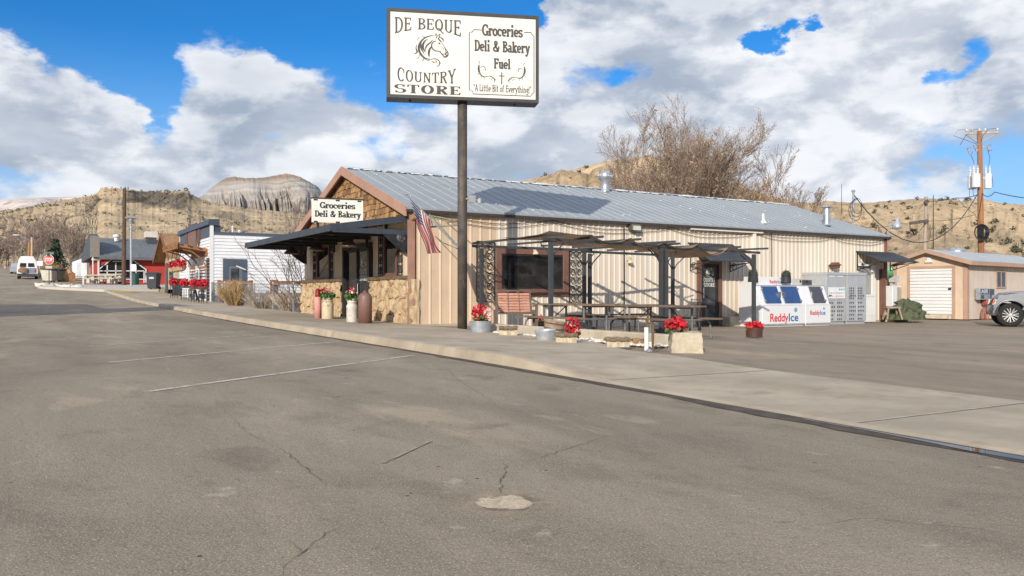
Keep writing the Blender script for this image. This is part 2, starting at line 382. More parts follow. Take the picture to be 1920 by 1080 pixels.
# wet gutter, its puddle
wet = M('wet_gutter', (.075, .055, .037), .8, .4, 6, bump=.3, bscale=30)
mb = MB(); rnd = random.Random(3)
ys = np.arange(-6, 46, .25)
for i in range(len(ys)-1):
    def w(y): return (.15+.08*mnoise.noise(Vector((y*.9, 3, 0)))+.06*mnoise.noise(Vector((y*3.7, 9, 0)))+.06*sst(6.6, 4.6, y)-.05*sst(9, 14, y))*(1-.6*sst(26, 40, y))+.004
    a, b = ys[i], ys[i+1]
    mb.poly([(5.452-w(a), a, g(a)+.005), (5.452, a, g(a)+.005), (5.452, b, g(b)+.005), (5.452-w(b), b, g(b)+.005)])
struct('gutter', mb, wet)
pud = bpy.data.materials.new('puddle_water'); pud.use_nodes = True; pb = pud.node_tree.nodes['Principled BSDF']
pb.inputs['Base Color'].default_value = (.012, .012, .014, 1); pb.inputs['Roughness'].default_value = .03; pb.inputs['IOR'].default_value = 1.33
mb = MB(); ys = np.arange(-5, 4.6, .15)
for i in range(len(ys)-1):
    def w(y): return max(.004, (.10+.05*mnoise.noise(Vector((y*1.6, 1, 0))))*sst(3.9, 2.9, y))
    a, b = ys[i], ys[i+1]
    mb.poly([(5.38-w(a), a, g(a)+.009), (5.395, a, g(a)+.009), (5.395, b, g(b)+.009), (5.38-w(b), b, g(b)+.009)])
struct('puddle_water', mb, pud)
# worn stall lines
pm = bpy.data.materials.new('worn_paint'); pm.use_nodes = True; t = NT(pm.node_tree); b_ = pm.node_tree.nodes['Principled BSDF']
P = t.add('ShaderNodeNewGeometry').outputs['Position']
b_.inputs['Base Color'].default_value = (.56, .49, .39, 1); b_.inputs['Roughness'].default_value = .85
al = t.math('MULTIPLY', t.ramp(t.noise(P, 9, 8, .75), .30, .55), t.ramp(t.noise(P, 1.1, 4, .6), .25, .55, .6, 1.0)); t.l.new(al, b_.inputs['Alpha'])
pm2 = pm.copy(); pm2.name = 'faint_paint'; pm2.node_tree.nodes['Principled BSDF'].inputs['Base Color'].default_value = (.31, .257, .192, 1)
def groundpt(px, py):
    z = 0.0
    for _ in range(12): p = at_z(px, py, z); z = g(p.y)
    return p
for (ax, ay, bx, by, w, fade) in [(277, 735, 775, 667, .085, 1), (205, 680, 640, 640.5, .085, 1), (166, 649.5, 500, 626.5, .07, 1), (718, 869, 806, 828, .035, 1)]:
    px_ok = ax != 718; a = groundpt(ax, ay); b = groundpt(bx, by); d = (b-a).normalized(); n = Vector((-d.y, d.x, 0))*(w/2); mb = MB(); N = 14
    for i in range(N):
        p = a+(b-a)*(i/N); q = a+(b-a)*((i+1)/N)
        P4 = [p-n, p+n, q+n, q-n]; mb.poly([(v.x, v.y, g(v.y)+.006) for v in P4])
    struct('parking_line', mb, pm if px_ok else pm2)
crk = M('crack_dark', (.085, .07, .052), .95, .3, 9)
for cp, cw in (([(836, 690), (858, 712), (905, 742), (948, 772)], .6), ([(520, 840), (545, 853), (575, 880), (612, 912)], 1), ([(575, 880), (590, 884), (604, 880)], .6), ([(942, 868), (950, 884), (937, 905), (940, 927)], 1), ([(992, 866), (1030, 853), (1080, 838), (1112, 826), (1140, 818)], .8), ([(1080, 838), (1096, 846), (1120, 848)], .5), ([(528, 1076), (548, 1050), (560, 1044), (585, 1022), (628, 992)], .9), ([(560, 1044), (556, 1028), (540, 1015)], .5), ([(418, 768), (440, 790), (470, 815), (520, 840)], .6), ([(1190, 745), (1240, 752), (1300, 757), (1345, 760)], .6)):
    pts = [groundpt(*q) for q in cp]; out = []; r2 = random.Random(cp[0][0])
    for a, b in zip(pts, pts[1:]):
        n = max(2, int((b-a).length/.035)); out += [a.lerp(b, i/n)+Vector((r2.gauss(0, .008), r2.gauss(0, .008), 0)) for i in range(n)]
    out.append(pts[-1]); mb = MB(); N = len(out); wv_ = [.0026*cw*r2.uniform(.15, 1.5)*math.sin(math.pi*min(.95, max(.08, i/N)))+.0003 for i in range(N)]
    for i in range(N-1):
        a, b = out[i], out[i+1]; d = (b-a).normalized(); n_ = Vector((-d.y, d.x, 0))
        mb.poly([(v.x, v.y, g(v.y)+.0045) for v in (a-n_*wv_[i], a+n_*wv_[i], b+n_*wv_[i+1], b-n_*wv_[i+1])])
    struct('road_crack', mb, crk)
# sandy patched hole with its dust
sand = bpy.data.materials.new('sandy_patch'); sand.use_nodes = True; t = NT(sand.node_tree); b_ = sand.node_tree.nodes['Principled BSDF']
tc = t.add('ShaderNodeTexCoord').outputs['Object']; P = t.add('ShaderNodeNewGeometry').outputs['Position']
ln = t.add('ShaderNodeVectorMath', operation='LENGTH', inp={0: tc}).outputs['Value']
rr = t.math('ADD', ln, t.math('MULTIPLY', t.math('SUBTRACT', t.noise(P, 9, 6, .7), .5), .16))
c = t.mix(t.ramp(t.noise(P, 40, 5, .7), .3, .7), (.44, .35, .23), (.66, .53, .37)); c = t.mix(t.ramp(t.noise(P, 9, 4), .5, .7), c, (.30, .23, .15)); c = t.mix(t.ramp(t.noise(P, 70, 3, .7), .58, .7), c, (.2, .15, .1)); c = t.mix(t.math('MULTIPLY', t.math('MULTIPLY', t.ramp(rr, .11, .135), t.ramp(rr, .19, .15)), t.ramp(t.noise(P, 5, 2), .5, .7)), c, (.22, .175, .12))
t.l.new(c, b_.inputs['Base Color']); b_.inputs['Roughness'].default_value = .95
t.l.new(t.math('ADD', t.ramp(rr, .118, .150, 1, 0), t.ramp(rr, .13, .36, .38, 0), clamp=True), b_.inputs['Alpha'])
bn = t.add('ShaderNodeBump', inp={'Strength': .8, 'Distance': .01, 'Height': t.noise(P, 60, 4, .7)}); t.l.new(bn.outputs[0], b_.inputs['Normal'])
pc = groundpt(948, 944); mb = MB(); mb.poly([(pc.x+.42*math.cos(q)*1.0, pc.y+.42*math.sin(q), g(pc.y)+.005) for q in np.linspace(0, 2*math.pi, 33)[:-1]])
o = struct('road_patch', mb, sand, origin=(pc.x, pc.y, g(pc.y)))
# corner bulb-out with a rubble edge, far up the street
mb = MB(); pts = [(5.46, 66), (3.4, 69.5), (2.0, 72.3), (1.5, 74.5), (2.2, 77), (4.5, 79.5), (9, 80.5), (16, 80.5), (16, 76.0), (9.1, 72.0), (9.1, 66)]
mb.prism([(x, y, g(y)+.17) for x, y in pts], (0, 0, -.4)); struct('pavement_corner', mb, M('pale_concrete', (.50, .45, .37), .9, .08, 1))
mb = MB(); mb.poly([(5.6, 60.6, SW(5.6, 60.6)+.012), (7.3, 60.9, SW(7, 61)+.012), (7.3, 63.6, SW(7, 63.6)+.012), (5.6, 63.4, SW(5.6, 63.4)+.012)])
struct('tactile_paving', mb, M('yellow_paint', (.55, .36, .05), .8, .25, 4))
mb = MB(); mb.box(9.2, 57, g(62), 13, 76, g(66)+.16); struct('verge', mb, M('dry_verge', (.36, .27, .13), .95, .3, 1.5, col2=(.13, .16, .05)))

# ------------------------------------------------------------------ hills
def hill_mat(name, dirt, rock, shrub, rockz=(.35, .6), bands=None, bandscale=.12, sscale=.5, samt=.5, nscale=.03, low=None):
    m = bpy.data.materials.new(name); m.use_nodes = True; t = NT(m.node_tree); b = m.node_tree.nodes['Principled BSDF']
    G_ = t.add('ShaderNodeNewGeometry'); P = G_.outputs['Position']
    nz = t.add('ShaderNodeSeparateXYZ', inp={0: G_.outputs['Normal']}).outputs[2]
    c = t.mix(t.ramp(t.noise(P, nscale, 8, .65), .35, .68), tuple(q*.72 for q in dirt), tuple(q*1.2 for q in dirt))
    c = t.mix(t.ramp(t.noise(P, nscale*9, 6, .7), .45, .7), c, tuple(q*1.28 for q in dirt))
    if bands:
        z = t.add('ShaderNodeSeparateXYZ', inp={0: P}).outputs[2]
        w = t.math('ADD', t.math('MULTIPLY', z, bandscale), t.math('MULTIPLY', t.noise(P, nscale*1.5, 5), 2.0))
        k = t.noise(t.add('ShaderNodeCombineXYZ', inp={2: w}).outputs[0], 1.0, 4, .7)
        c = t.mix(t.ramp(k, .40, .62), c, bands[0]); 
        if len(bands) > 1: c = t.mix(t.ramp(z, bands[2], bands[3]), c, t.mix(t.ramp(k, .42, .6), bands[1], tuple(q*.72 for q in bands[1])))
    rk = t.mix(t.ramp(t.noise(t.mapv(P, (1, 1, 2.2)), nscale*7, 8, .72), .38, .66), tuple(q*.45 for q in rock), tuple(q*1.2 for q in rock))
    c = t.mix(t.ramp(nz, rockz[1], rockz[0]), c, rk)
    va = t.add('ShaderNodeAttribute', attribute_name='painted_shade').outputs['Fac']; c = t.mix(va, c, t.mix(t.ramp(t.noise(t.mapv(P, (1, 1, .4)), nscale*8, 6, .7), .4, .65), (.065, .055, .048), (.16, .13, .105)))  # this attribute paints shade onto the cliff band and gullies
    v = t.add('ShaderNodeTexVoronoi', inp={'Vector': t.mapv(P, (1, 1, 1)), 'Scale': sscale, 'Randomness': 1})
    sm = t.math('MULTIPLY', t.ramp(v.outputs['Distance'], .34, .24), t.ramp(t.noise(P, nscale*1.3, 6, .6), .52-samt*.2, .62))
    c = t.mix(sm, c, shrub)
    t.l.new(c, b.inputs['Base Color']); b.inputs['Roughness'].default_value = .95; b.inputs['Specular IOR Level'].default_value = .1
    bn = t.add('ShaderNodeBump', inp={'Strength': .7, 'Distance': .25/nscale*.02, 'Height': t.noise(P, nscale*14, 7, .72)}); t.l.new(bn.outputs[0], b.inputs['Normal'])
    return m
def ridged(p, sc, oct=5):
    return mnoise.ridged_multi_fractal(p*sc, .9, 2.1, oct, 1.0, 2.0)
def make_hill(name, outline, D0, D1, zb, mat, cliff=None, nx=420, nr=46, amp=.10, gully=.0, gsc=.05, back=.35, seed=0, ridge_rough=.0, prof=1.35, dark=None, gdark=0, terr=0):
    """A terrain sheet fanning out from D0 (foot) to D1 (ridge line), falling away again behind."""
    mb = MB(); P0, P1 = outline[0][0], outline[-1][0]; pts = []; gvs = []
    for i in range(nx+1):
        px = P0+(P1-P0)*i/nx; u = (px-960)/FOC
        ysil = interp(outline, px); cl = interp(cliff, px) if cliff else 0
        wob = 1+.06*mnoise.noise(Vector((px*.013, seed, 1)))
        d1 = D1*wob; H = 1+(HOR-ysil)/FOC*d1
        H += ridge_rough*(mnoise.fractal(Vector((px*.09, seed, 0)), 1, 2, 5))*d1/FOC
        col = []
        for j in range(nr+1):
            q = j/nr
            if q <= .8:
                s = q/.8
                d = D0+(d1-D0)*s; hl = s**prof
                if cl > 0:                                           # talus below, then a steep rock face, then the cap
                    if s < .55: hc = .87*(s/.55)**1.05; dc = D0+(d1*.96-D0)*(s/.55)
                    elif s < .9: k = (s-.55)/.35; hc = .87+.11*k; dc = d1*.96+d1*.012*k
                    else: k = (s-.9)/.1; hc = .98+.02*k; dc = d1*.972+d1*.028*k
                    hl = hl*(1-cl)+hc*cl; d = d*(1-cl)+dc*cl
            else:
                s = (q-.8)/.2; d = d1*(1+back*s); hl = 1-.55*s
            p = RGT*(u*d)+FWD*d
            env = min(1, hl*2.2)*(1-max(0, hl-.86)/.14*.85 if q <= .8 else .4)
            h = zb+(H-zb)*hl; gv = 0
            if terr: h += (H-zb)*terr*min(1, hl*3)*(1-max(0, hl-.9)*10)*math.sin(6.283*(hl*7+.5*mnoise.noise(Vector((px*.02, q*2, seed)))))
            h += (H-zb)*amp*env*mnoise.fractal(Vector((p.x, p.y, seed*10))*(7/D1), .9, 2.1, 6)
            if gully:
                gv = (1-sst(.55, .92, hl))*max(0, ridged(Vector(((px+45*q)*gsc+.5*mnoise.noise(Vector((px*.05, q*4, 2))), q*2.4, seed)), 1, 4)-.5); h -= (H-zb)*gully*env*1.5*gv
            gvs.append(gv)
            col.append((p.x, p.y, h))
        pts.append(col)
    for col in pts: mb.v += col
    n = nr+1; strata = None
    for i in range(nx):
        for j in range(nr): a = i*n+j; mb.face((a, a+n, a+n+1, a+1))
    ho = struct(name, mb, mat)
    if dark:                                                         # shade painted as a dark band along part of the cliff
        ca = ho.data.color_attributes.new('painted_shade', 'FLOAT_COLOR', 'POINT'); arr = []
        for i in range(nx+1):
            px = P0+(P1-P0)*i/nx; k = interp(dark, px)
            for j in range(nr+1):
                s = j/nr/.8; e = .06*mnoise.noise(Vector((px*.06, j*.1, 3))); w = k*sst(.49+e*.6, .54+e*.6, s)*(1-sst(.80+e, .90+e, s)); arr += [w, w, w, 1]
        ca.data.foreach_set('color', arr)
    if gdark:                                                        # gully shadows painted in as a darker colour
        ca = ho.data.color_attributes.new('painted_shade', 'FLOAT_COLOR', 'POINT'); ca.data.foreach_set('color', [q for v in gvs for q in [min(1, max(0, v-.12)*gdark)]*3+[1]])
    return pts
def scrub(name, pts, n, size, mat, rnd, jr=(0.05, .95), dens=None, leafs=22):
    """Juniper and sage scattered over a slope: far more than one could count."""
    mb = MB(); nx = len(pts); nr = len(pts[0])
    for _ in range(n):
        i = rnd.randrange(nx-1); j = int((jr[0]+(jr[1]-jr[0])*rnd.random())*.8*(nr-1))
        p = Vector(pts[i][j]).lerp(Vector(pts[i+1][j+1]), rnd.random())
        if dens and mnoise.noise(p*dens) < rnd.uniform(-.35, .35): continue
        s = size*rnd.uniform(.45, 1.25)*(1.35 if rnd.random() < .12 else 1)
        mb.clump((p.x, p.y, p.z+s*.32), (s*.62, s*.62, s*.5), leafs, s*.42, rnd)
    return tag(obj(name, mb, mat), 'dark green juniper and sage scrub dotted over the '+name.replace('_scrub', '').replace('_', ' '), 'scrub', kind='stuff')
junip = M('juniper', (.075, .075, .040), .95, .35, .2, island=.35); sage = M('sage', (.15, .13, .08), .95, .3, .3, island=.4)
hm_near = hill_mat('near_hill_soil', (.44, .325, .20), (.40, .30, .19), (.15, .13, .085), (.45, .72), sscale=.55, samt=.35, nscale=.035)
hm_left = hill_mat('left_hill_soil', (.47, .36, .225), (.42, .285, .18), (.105, .09, .055), (.40, .66), bands=[(.36, .27, .17)], bandscale=.11, sscale=.20, samt=.35, nscale=.012)
hm_mesa = hill_mat('mesa_rock', (.25, .22, .195), (.40, .345, .295), (.16, .14, .12), (.22, .5), bands=[(.43, .405, .36), (.34, .25, .185), 228, 256], bandscale=.05, sscale=.045, samt=.1, nscale=.004)
hm_far = hill_mat('far_plateau_rock', (.50, .42, .38), (.44, .30, .25), (.22, .2, .18), (.2, .5), bands=[(.62, .56, .50)], bandscale=.02, sscale=.01, samt=.1, nscale=.0016)
make_hill('far_plateau', [(-420, 380), (-150, 377), (0, 374), (60, 370), (110, 369), (150, 368), (200, 364), (260, 368), (330, 380)], 2700, 4200, 60, hm_far, cliff=[(-420, .8), (330, .8)], nx=200, nr=30, amp=.05, seed=5)
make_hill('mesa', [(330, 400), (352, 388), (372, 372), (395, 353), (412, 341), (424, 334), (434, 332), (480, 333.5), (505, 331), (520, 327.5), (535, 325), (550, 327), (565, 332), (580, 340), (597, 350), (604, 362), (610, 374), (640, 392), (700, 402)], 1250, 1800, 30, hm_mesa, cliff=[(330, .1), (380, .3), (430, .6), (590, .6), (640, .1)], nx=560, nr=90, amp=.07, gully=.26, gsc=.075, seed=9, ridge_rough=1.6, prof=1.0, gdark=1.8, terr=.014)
LO = [(-500, 420), (-200, 412), (-60, 402), (0, 395), (30, 391), (60, 385), (100, 378), (140, 371), (170, 368), (184, 364), (188, 357), (196, 354), (206, 353), (222, 354), (230, 356), (240, 356.5), (258, 360), (285, 362), (310, 361), (322, 360), (336, 361), (344, 357.5), (352, 357), (358, 364), (372, 371), (400, 379), (440, 386), (480, 392), (520, 396), (600, 404), (680, 410), (800, 405), (900, 385)]
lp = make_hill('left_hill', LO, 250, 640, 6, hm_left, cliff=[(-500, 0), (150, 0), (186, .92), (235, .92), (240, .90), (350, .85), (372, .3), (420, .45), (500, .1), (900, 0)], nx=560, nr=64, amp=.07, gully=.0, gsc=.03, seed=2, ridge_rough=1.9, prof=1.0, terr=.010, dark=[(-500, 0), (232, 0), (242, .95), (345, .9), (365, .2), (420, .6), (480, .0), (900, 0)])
NO = [(560, 470), (700, 425), (800, 385), (900, 352), (958, 339), (1000, 331), (1040, 322), (1080, 316), (1120, 308), (1160, 304), (1200, 305), (1250, 311), (1300, 322), (1360, 338), (1420, 355), (1484, 372), (1520, 375), (1545, 376), (1592, 379), (1640, 378), (1695, 377), (1730, 375), (1762, 377), (1800, 386), (1850, 388), (1920, 392), (2050, 396), (2300, 405), (2700, 440)]
npts = make_hill('near_hill', NO, 62, 300, -.6, hm_near, cliff=[(560, 0), (1550, 0), (1650, .25), (1760, .3), (1850, .05), (2700, 0)], nx=520, nr=64, amp=.15, gully=.03, gsc=.016, seed=4, ridge_rough=1.5, prof=1.1)
rs = random.Random(11)
scrub('near_hill_scrub', npts, 700, 1.25, junip, rs, (.2, 1.0), .03, 30)
scrub('near_hill_sage', npts, 1300, .75, sage, rs, (.1, 1.0), .05, 14)
scrub('left_hill_scrub', lp, 2300, 1.8, junip, rs, (.1, 1.0), .012, 14)
scrub('left_hill_sage', lp, 1900, 1.4, sage, rs, (.0, 1.0), .02, 12)
# the other side of the valley, behind the camera: what the shop windows face
mb = MB(); n = 90
for j, (rad, k) in enumerate(((260, 0), (520, .5), (760, 1.0), (1000, .6))):
    for i in range(n+1):
        a = R(95)+R(230)*i/n; h = (62+34*mnoise.fractal(Vector((i*.11, 1, 3)), 1, 2, 5))*k
        mb.v.append((rad*math.sin(YAW+a), rad*math.cos(YAW+a), -2+h+8*k*mnoise.noise(Vector((i*.5, j, 1)))))
for j in range(3):
    for i in range(n): a = j*(n+1)+i; mb.face((a, a+1, a+n+2, a+n+1))
struct('valley_hill', mb, hm_left)

# ------------------------------------------------------------------ lettering: a stroke alphabet with serifs
def arc(cx, cy, rx, ry, a0, a1, n=14): return [(cx+rx*math.cos(R(a0+(a1-a0)*i/n)), cy+ry*math.sin(R(a0+(a1-a0)*i/n))) for i in range(n+1)]
def glyphs(T, tn, sf, xh=.68):
    """T thick stem, tn thin stroke and serif thickness, sf how far serifs reach past the stem."""
    d = {}
    def st(x, y0, y1, bot=(1, 1), top=(1, 1), T_=None):
        w = T_ or T; o = [(w, w, [(x, y0), (x, y1)])]
        for y, (l, r), s in ((y0, bot, 1), (y1, top, -1)):
            if l or r: o.append((tn, tn, [(x-(w/2+sf)*(1 if l else 0)-(0 if l else w/2), y+s*tn/2), (x+(w/2+sf)*(1 if r else 0)+(0 if r else w/2), y+s*tn/2)]))
        return o
    def bar(x0, x1, y): return [(tn, tn, [(x0, y), (x1, y)])]
    def dia(x0, y0, x1, y1, w): return [(w, w, [(x0, y0), (x1, y1)])]
    def fo(x, y, w=None): w = w or sf+T*.5; return bar(x-w, x+w, y)
    def cur(p): return [(tn, T, p)]                                    # thin at the top and bottom, thick at the sides
    h = tn/2; s = T/2+sf
    d['A'] = (.62, dia(.06, h, .31, 1, tn*1.1)+dia(.31, 1, .56, h, T)+bar(.16, .46, .33)+fo(.06, h, s*.8)+fo(.56, h, s))
    d['B'] = (.58, st(s, 0, 1, (1, 0), (1, 0))+cur([(s, 1-h)]+arc(.30, .76, .18, .24-h, 90, -90)+[(s, .52)])+cur([(s, .52)]+arc(.32, .26, .2, .26-h, 90, -90)+[(s, h)]))
    d['C'] = (.60, cur(arc(.33, .5, .27, .5-h, 48, 315, 24))+st(.55, .64, .93, (0, 0), (0, 0), tn))
    d['D'] = (.64, st(s, 0, 1, (1, 0), (1, 0))+cur([(s, 1-h)]+arc(.27, .5, .30, .5-h, 90, -90, 20)+[(s, h)]))
    d['E'] = (.56, st(s, 0, 1, (1, 0), (1, 0))+bar(s, .52, 1-h)+bar(s, .40, .53)+bar(s, .53, h)+dia(.50, 1, .52, .76, tn)+dia(.50, 0, .55, .27, tn)+dia(.40, .43, .40, .63, tn))
    d['F'] = (.54, st(s, 0, 1, (1, 1), (1, 0))+bar(s, .52, 1-h)+bar(s, .40, .53)+dia(.50, 1, .51, .72, tn*1.3)+dia(.40, .42, .40, .64, tn*1.2))
    d['G'] = (.64, cur(arc(.33, .5, .27, .5-h, 48, 320, 24))+st(.55, .02, .44, (0, 0), (1, 1))+st(.55, .66, .95, (0, 0), (0, 0), tn))
    d['L'] = (.52, st(s, 0, 1, (1, 0), (1, 1))+bar(s, .50, h)+dia(.47, 0, .49, .28, tn*1.3))
    d['N'] = (.66, st(s, 0, 1, (1, 1), (1, 0), tn*1.2)+dia(s, 1, .56, 0, T)+st(.56, 0, 1, (0, 0), (1, 1), tn*1.2))
    d['O'] = (.66, cur(arc(.33, .5, .29-T/4, .5-h, 0, 360, 32)))
    d['Q'] = (.66, cur(arc(.33, .5, .29-T/4, .5-h, 0, 360, 32))+[(tn, T*.8, [(.24, .2), (.36, .16), (.46, .02), (.62, -.14), (.72, -.13)])])
    d['R'] = (.62, st(s, 0, 1, (1, 1), (1, 0))+cur([(s, 1-h)]+arc(.30, .76, .2, .24-h, 90, -90)+[(s, .52)])+dia(.30, .52, .54, 0, T)+bar(.50, .62, h))
    d['S'] = (.54, [(tn, T, arc(.27, .75, .21, .25-h, 35, 180, 12)+arc(.27, .75, .21, .25, 180, 265, 8)+arc(.28, .25, .22, .25, 85, 0, 8)+arc(.28, .25, .22, .25-h, 0, -145, 12))]+dia(.46, .72, .47, .97, tn)+dia(.07, .03, .07, .28, tn))
    d['T'] = (.62, st(.31, 0, 1, (1, 1), (0, 0))+bar(.04, .58, 1-h)+dia(.05, 1, .03, .73, tn)+dia(.57, 1, .59, .73, tn))
    d['U'] = (.66, [(T, T, [(s, 1), (s, .3)]), (tn, T, arc(.33, .3, .33-s, .3-h, 180, 360, 18)), (tn*1.2, tn*1.2, [(.66-s, .3), (.66-s, 1)])]+fo(s, 1-h, s)+fo(.66-s, 1-h, s))
    d['Y'] = (.64, st(.32, 0, .46, (1, 1), (0, 0))+dia(.08, 1, .32, .42, T)+dia(.32, .42, .58, 1, tn*1.2)+fo(.08, 1-h, s)+fo(.58, 1-h, s*.9))
    x = xh; r = .2
    d['a'] = (.52, [(tn, T, arc(.24, x-.2, .16, .2-h, 150, 0, 10)+[(.40, x-.3), (.40, .08)])]+st(.40, 0, .1, (0, 1), (0, 0))+cur([(.4, x*.58)]+arc(.24, x*.3, .15, x*.3-h, 90, 330, 16)))
    d['c'] = (.46, cur(arc(.25, x/2, .19, x/2-h, 40, 315, 18))+dia(.40, x-.24, .40, x-.06, T*.9))
    d['e'] = (.48, cur(arc(.25, x/2, .19, x/2-h, 0, 315, 22))+bar(.08, .45, x*.5))
    d['f'] = (.40, st(.17, 0, x, (1, 1), (0, 0))+[(tn, T, [(.17, x)]+arc(.30, x+.1, .13, 1-x-.1-h, 180, 30, 8))]+bar(.03, .34, x-h))
    d['g'] = (.52, cur(arc(.24, x*.58, .16, x*.42-h, 0, 360, 20))+[(tn, T, [(.42, x), (.42, -.1)]+arc(.25, -.1, .17, .14, 0, -170, 10))]+bar(.40, .52, x-h))
    d['h'] = (.58, st(s, 0, 1, (1, 1), (1, 0))+[(tn, T, [(s, x-.14)]+arc(.3, x-.2, .13, .2-h, 150, 0, 8)+[(.43, 0)])]+fo(.43, h, s))
    d['i'] = (.32, st(.16, 0, x, (1, 1), (1, 0))+[(T*1.1, T*1.1, [(.16, x+.13), (.16, x+.13+T*1.1)])])
    d['k'] = (.58, st(s, 0, 1, (1, 1), (1, 0))+dia(s, x*.45, .46, x, tn*1.2)+dia(.26, x*.6, .48, 0, T)+fo(.45, x-h, s)+fo(.48, h, s))
    d['l'] = (.32, st(.16, 0, 1, (1, 1), (1, 0)))
    d['n'] = (.58, st(s, 0, x, (1, 1), (1, 0))+[(tn, T, [(s, x-.14)]+arc(.3, x-.2, .13, .2-h, 150, 0, 8)+[(.43, 0)])]+fo(.43, h, s))
    d['o'] = (.50, cur(arc(.25, x/2, .2, x/2-h, 0, 360, 24)))
    d['r'] = (.46, st(s, 0, x, (1, 1), (1, 0))+[(tn, T, [(s, x-.16)]+arc(.32, x-.17, .13, .17-h, 160, 60, 6))]+dia(.38, x-.22, .38, x-.02, T*.9))
    d['s'] = (.44, [(tn, T*.9, arc(.22, x*.74, .16, x*.26-h, 35, 180, 10)+arc(.22, x*.74, .16, x*.26, 180, 265, 6)+arc(.23, x*.26, .17, x*.26, 85, 0, 6)+arc(.23, x*.26, .17, x*.26-h, 0, -145, 10))]+dia(.37, x*.7, .37, x*.97, tn)+dia(.06, .02, .06, x*.3, tn))
    d['t'] = (.38, [(tn, T, [(.16, .92), (.16, .14)]+arc(.27, .14, .11, .14-h, 180, 330, 8))]+bar(.02, .34, x-h))
    d['u'] = (.58, [(T, T, [(s, x), (s, .18)]), (tn, T, arc(.28, .18, .28-s, .18-h, 180, 330, 8))]+st(.43, 0, x, (0, 1), (1, 0))+bar(s-s, s, x-h))
    d['v'] = (.54, dia(.09, x, .27, 0, T)+dia(.27, 0, .46, x, tn*1.2)+fo(.09, x-h, s)+fo(.46, x-h, s*.8))
    d['y'] = (.54, dia(.09, x, .28, .05, T)+[(tn, tn*1.3, [(.47, x), (.27, -.05), (.18, -.22), (.05, -.2)])]+fo(.09, x-h, s)+fo(.47, x-h, s*.8)+dia(.07, -.25, .07, -.12, T*.8))
    d['&'] = (.74, [(tn, T, [(.70, .42), (.58, .2), (.44, .06)]+arc(.28, .25, .22, .25-h, 300, 100, 14)+[(.36, .60)]+arc(.33, .78, .13, .22-h, -30, 200, 14)+[(.26, .58), (.5, .22), (.66, .03)])]+bar(.58, .76, .44))
    d['!'] = (.26, [(T*.6, T, [(.13, .3), (.13, 1)]), (T, T, [(.13, 0), (.13, T)])])
    d['"'] = (.34, dia(.10, .72, .10, 1, T*.7)+dia(.26, .72, .26, 1, T*.7))
    d[' '] = (.34, [])
    return d
def ribbon(mb, pts, w0, w1=None, z=0.0, fn=None):
    """A flat stroke; w0 where it runs level, w1 where it runs upright; or w0 a list of widths."""
    n = len(pts); out = []
    for i, p in enumerate(pts):
        a = pts[max(i-1, 0)]; b = pts[min(i+1, n-1)]; dx, dy = b[0]-a[0], b[1]-a[1]; L = math.hypot(dx, dy) or 1; dx /= L; dy /= L
        w = w0[i] if hasattr(w0, '__len__') else (w0+(w1-w0)*dy*dy if w1 is not None else w0)
        q = [(p[0]-dy*w/2, p[1]+dx*w/2), (p[0]+dy*w/2, p[1]-dx*w/2)]
        if fn: q = [fn(*c) for c in q]
        out.append(q)
    o = len(mb.v)
    for l, r in out: mb.v += [(l[0], l[1], z), (r[0], r[1], z)]
    for i in range(n-1): mb.face((o+2*i, o+2*i+1, o+2*i+3, o+2*i+2))
def dense(pts, k=4):
    if len(pts) > 6: return pts
    o = []
    for a, b in zip(pts, pts[1:]): o += [(a[0]+(b[0]-a[0])*i/k, a[1]+(b[1]-a[1])*i/k) for i in range(k)]
    return o+[pts[-1]]
def text_width(s, gl, gap): return sum(gl[c][0]+gap for c in s)-gap
def write(mb, s, gl, x0, x1, y0, y1, gap=.07, warp=None, z=0.0, outline=None):
    """Fill the box x0..x1, y0 (base line) .. y1 (cap height) with the words s. warp(u, v) bends it in box units."""
    k = 0; tw = text_width(s, gl, gap); pen = 0
    for c in s:
        adv, strokes = gl[c]
        for a, b, pts in strokes:
            def fn(x, y, pen=pen):
                u, v = (pen+x)/tw, y
                if warp: u, v = warp(u, v)
                return x0+(x1-x0)*u, y0+(y1-y0)*v
            ribbon(mb, dense(pts), a, b, z+.0006*(k % 5), fn); k += 1
        pen += adv+gap
SLAB = glyphs(.215, .15, .045, .68); ROMAN = glyphs(.145, .085, .05, .68); WIDE = glyphs(.19, .085, .06, .68); FINE = glyphs(.15, .11, .03, .66)
def plane_obj(name, mb, mat, parent, o, ux, uy=(0, 0, 1)):
    """Put a drawing made in x,y (z = stand-off) on a surface: o its origin, ux and uy its axes, all in world units."""
    ux = Vector(ux).normalized(); uy = Vector(uy).normalized(); nn = ux.cross(uy); o = Vector(o)
    mb.v = [tuple(o+ux*v[0]+uy*v[1]+nn*v[2]) for v in mb.v]
    return obj(name, mb, mat, parent, world=True)
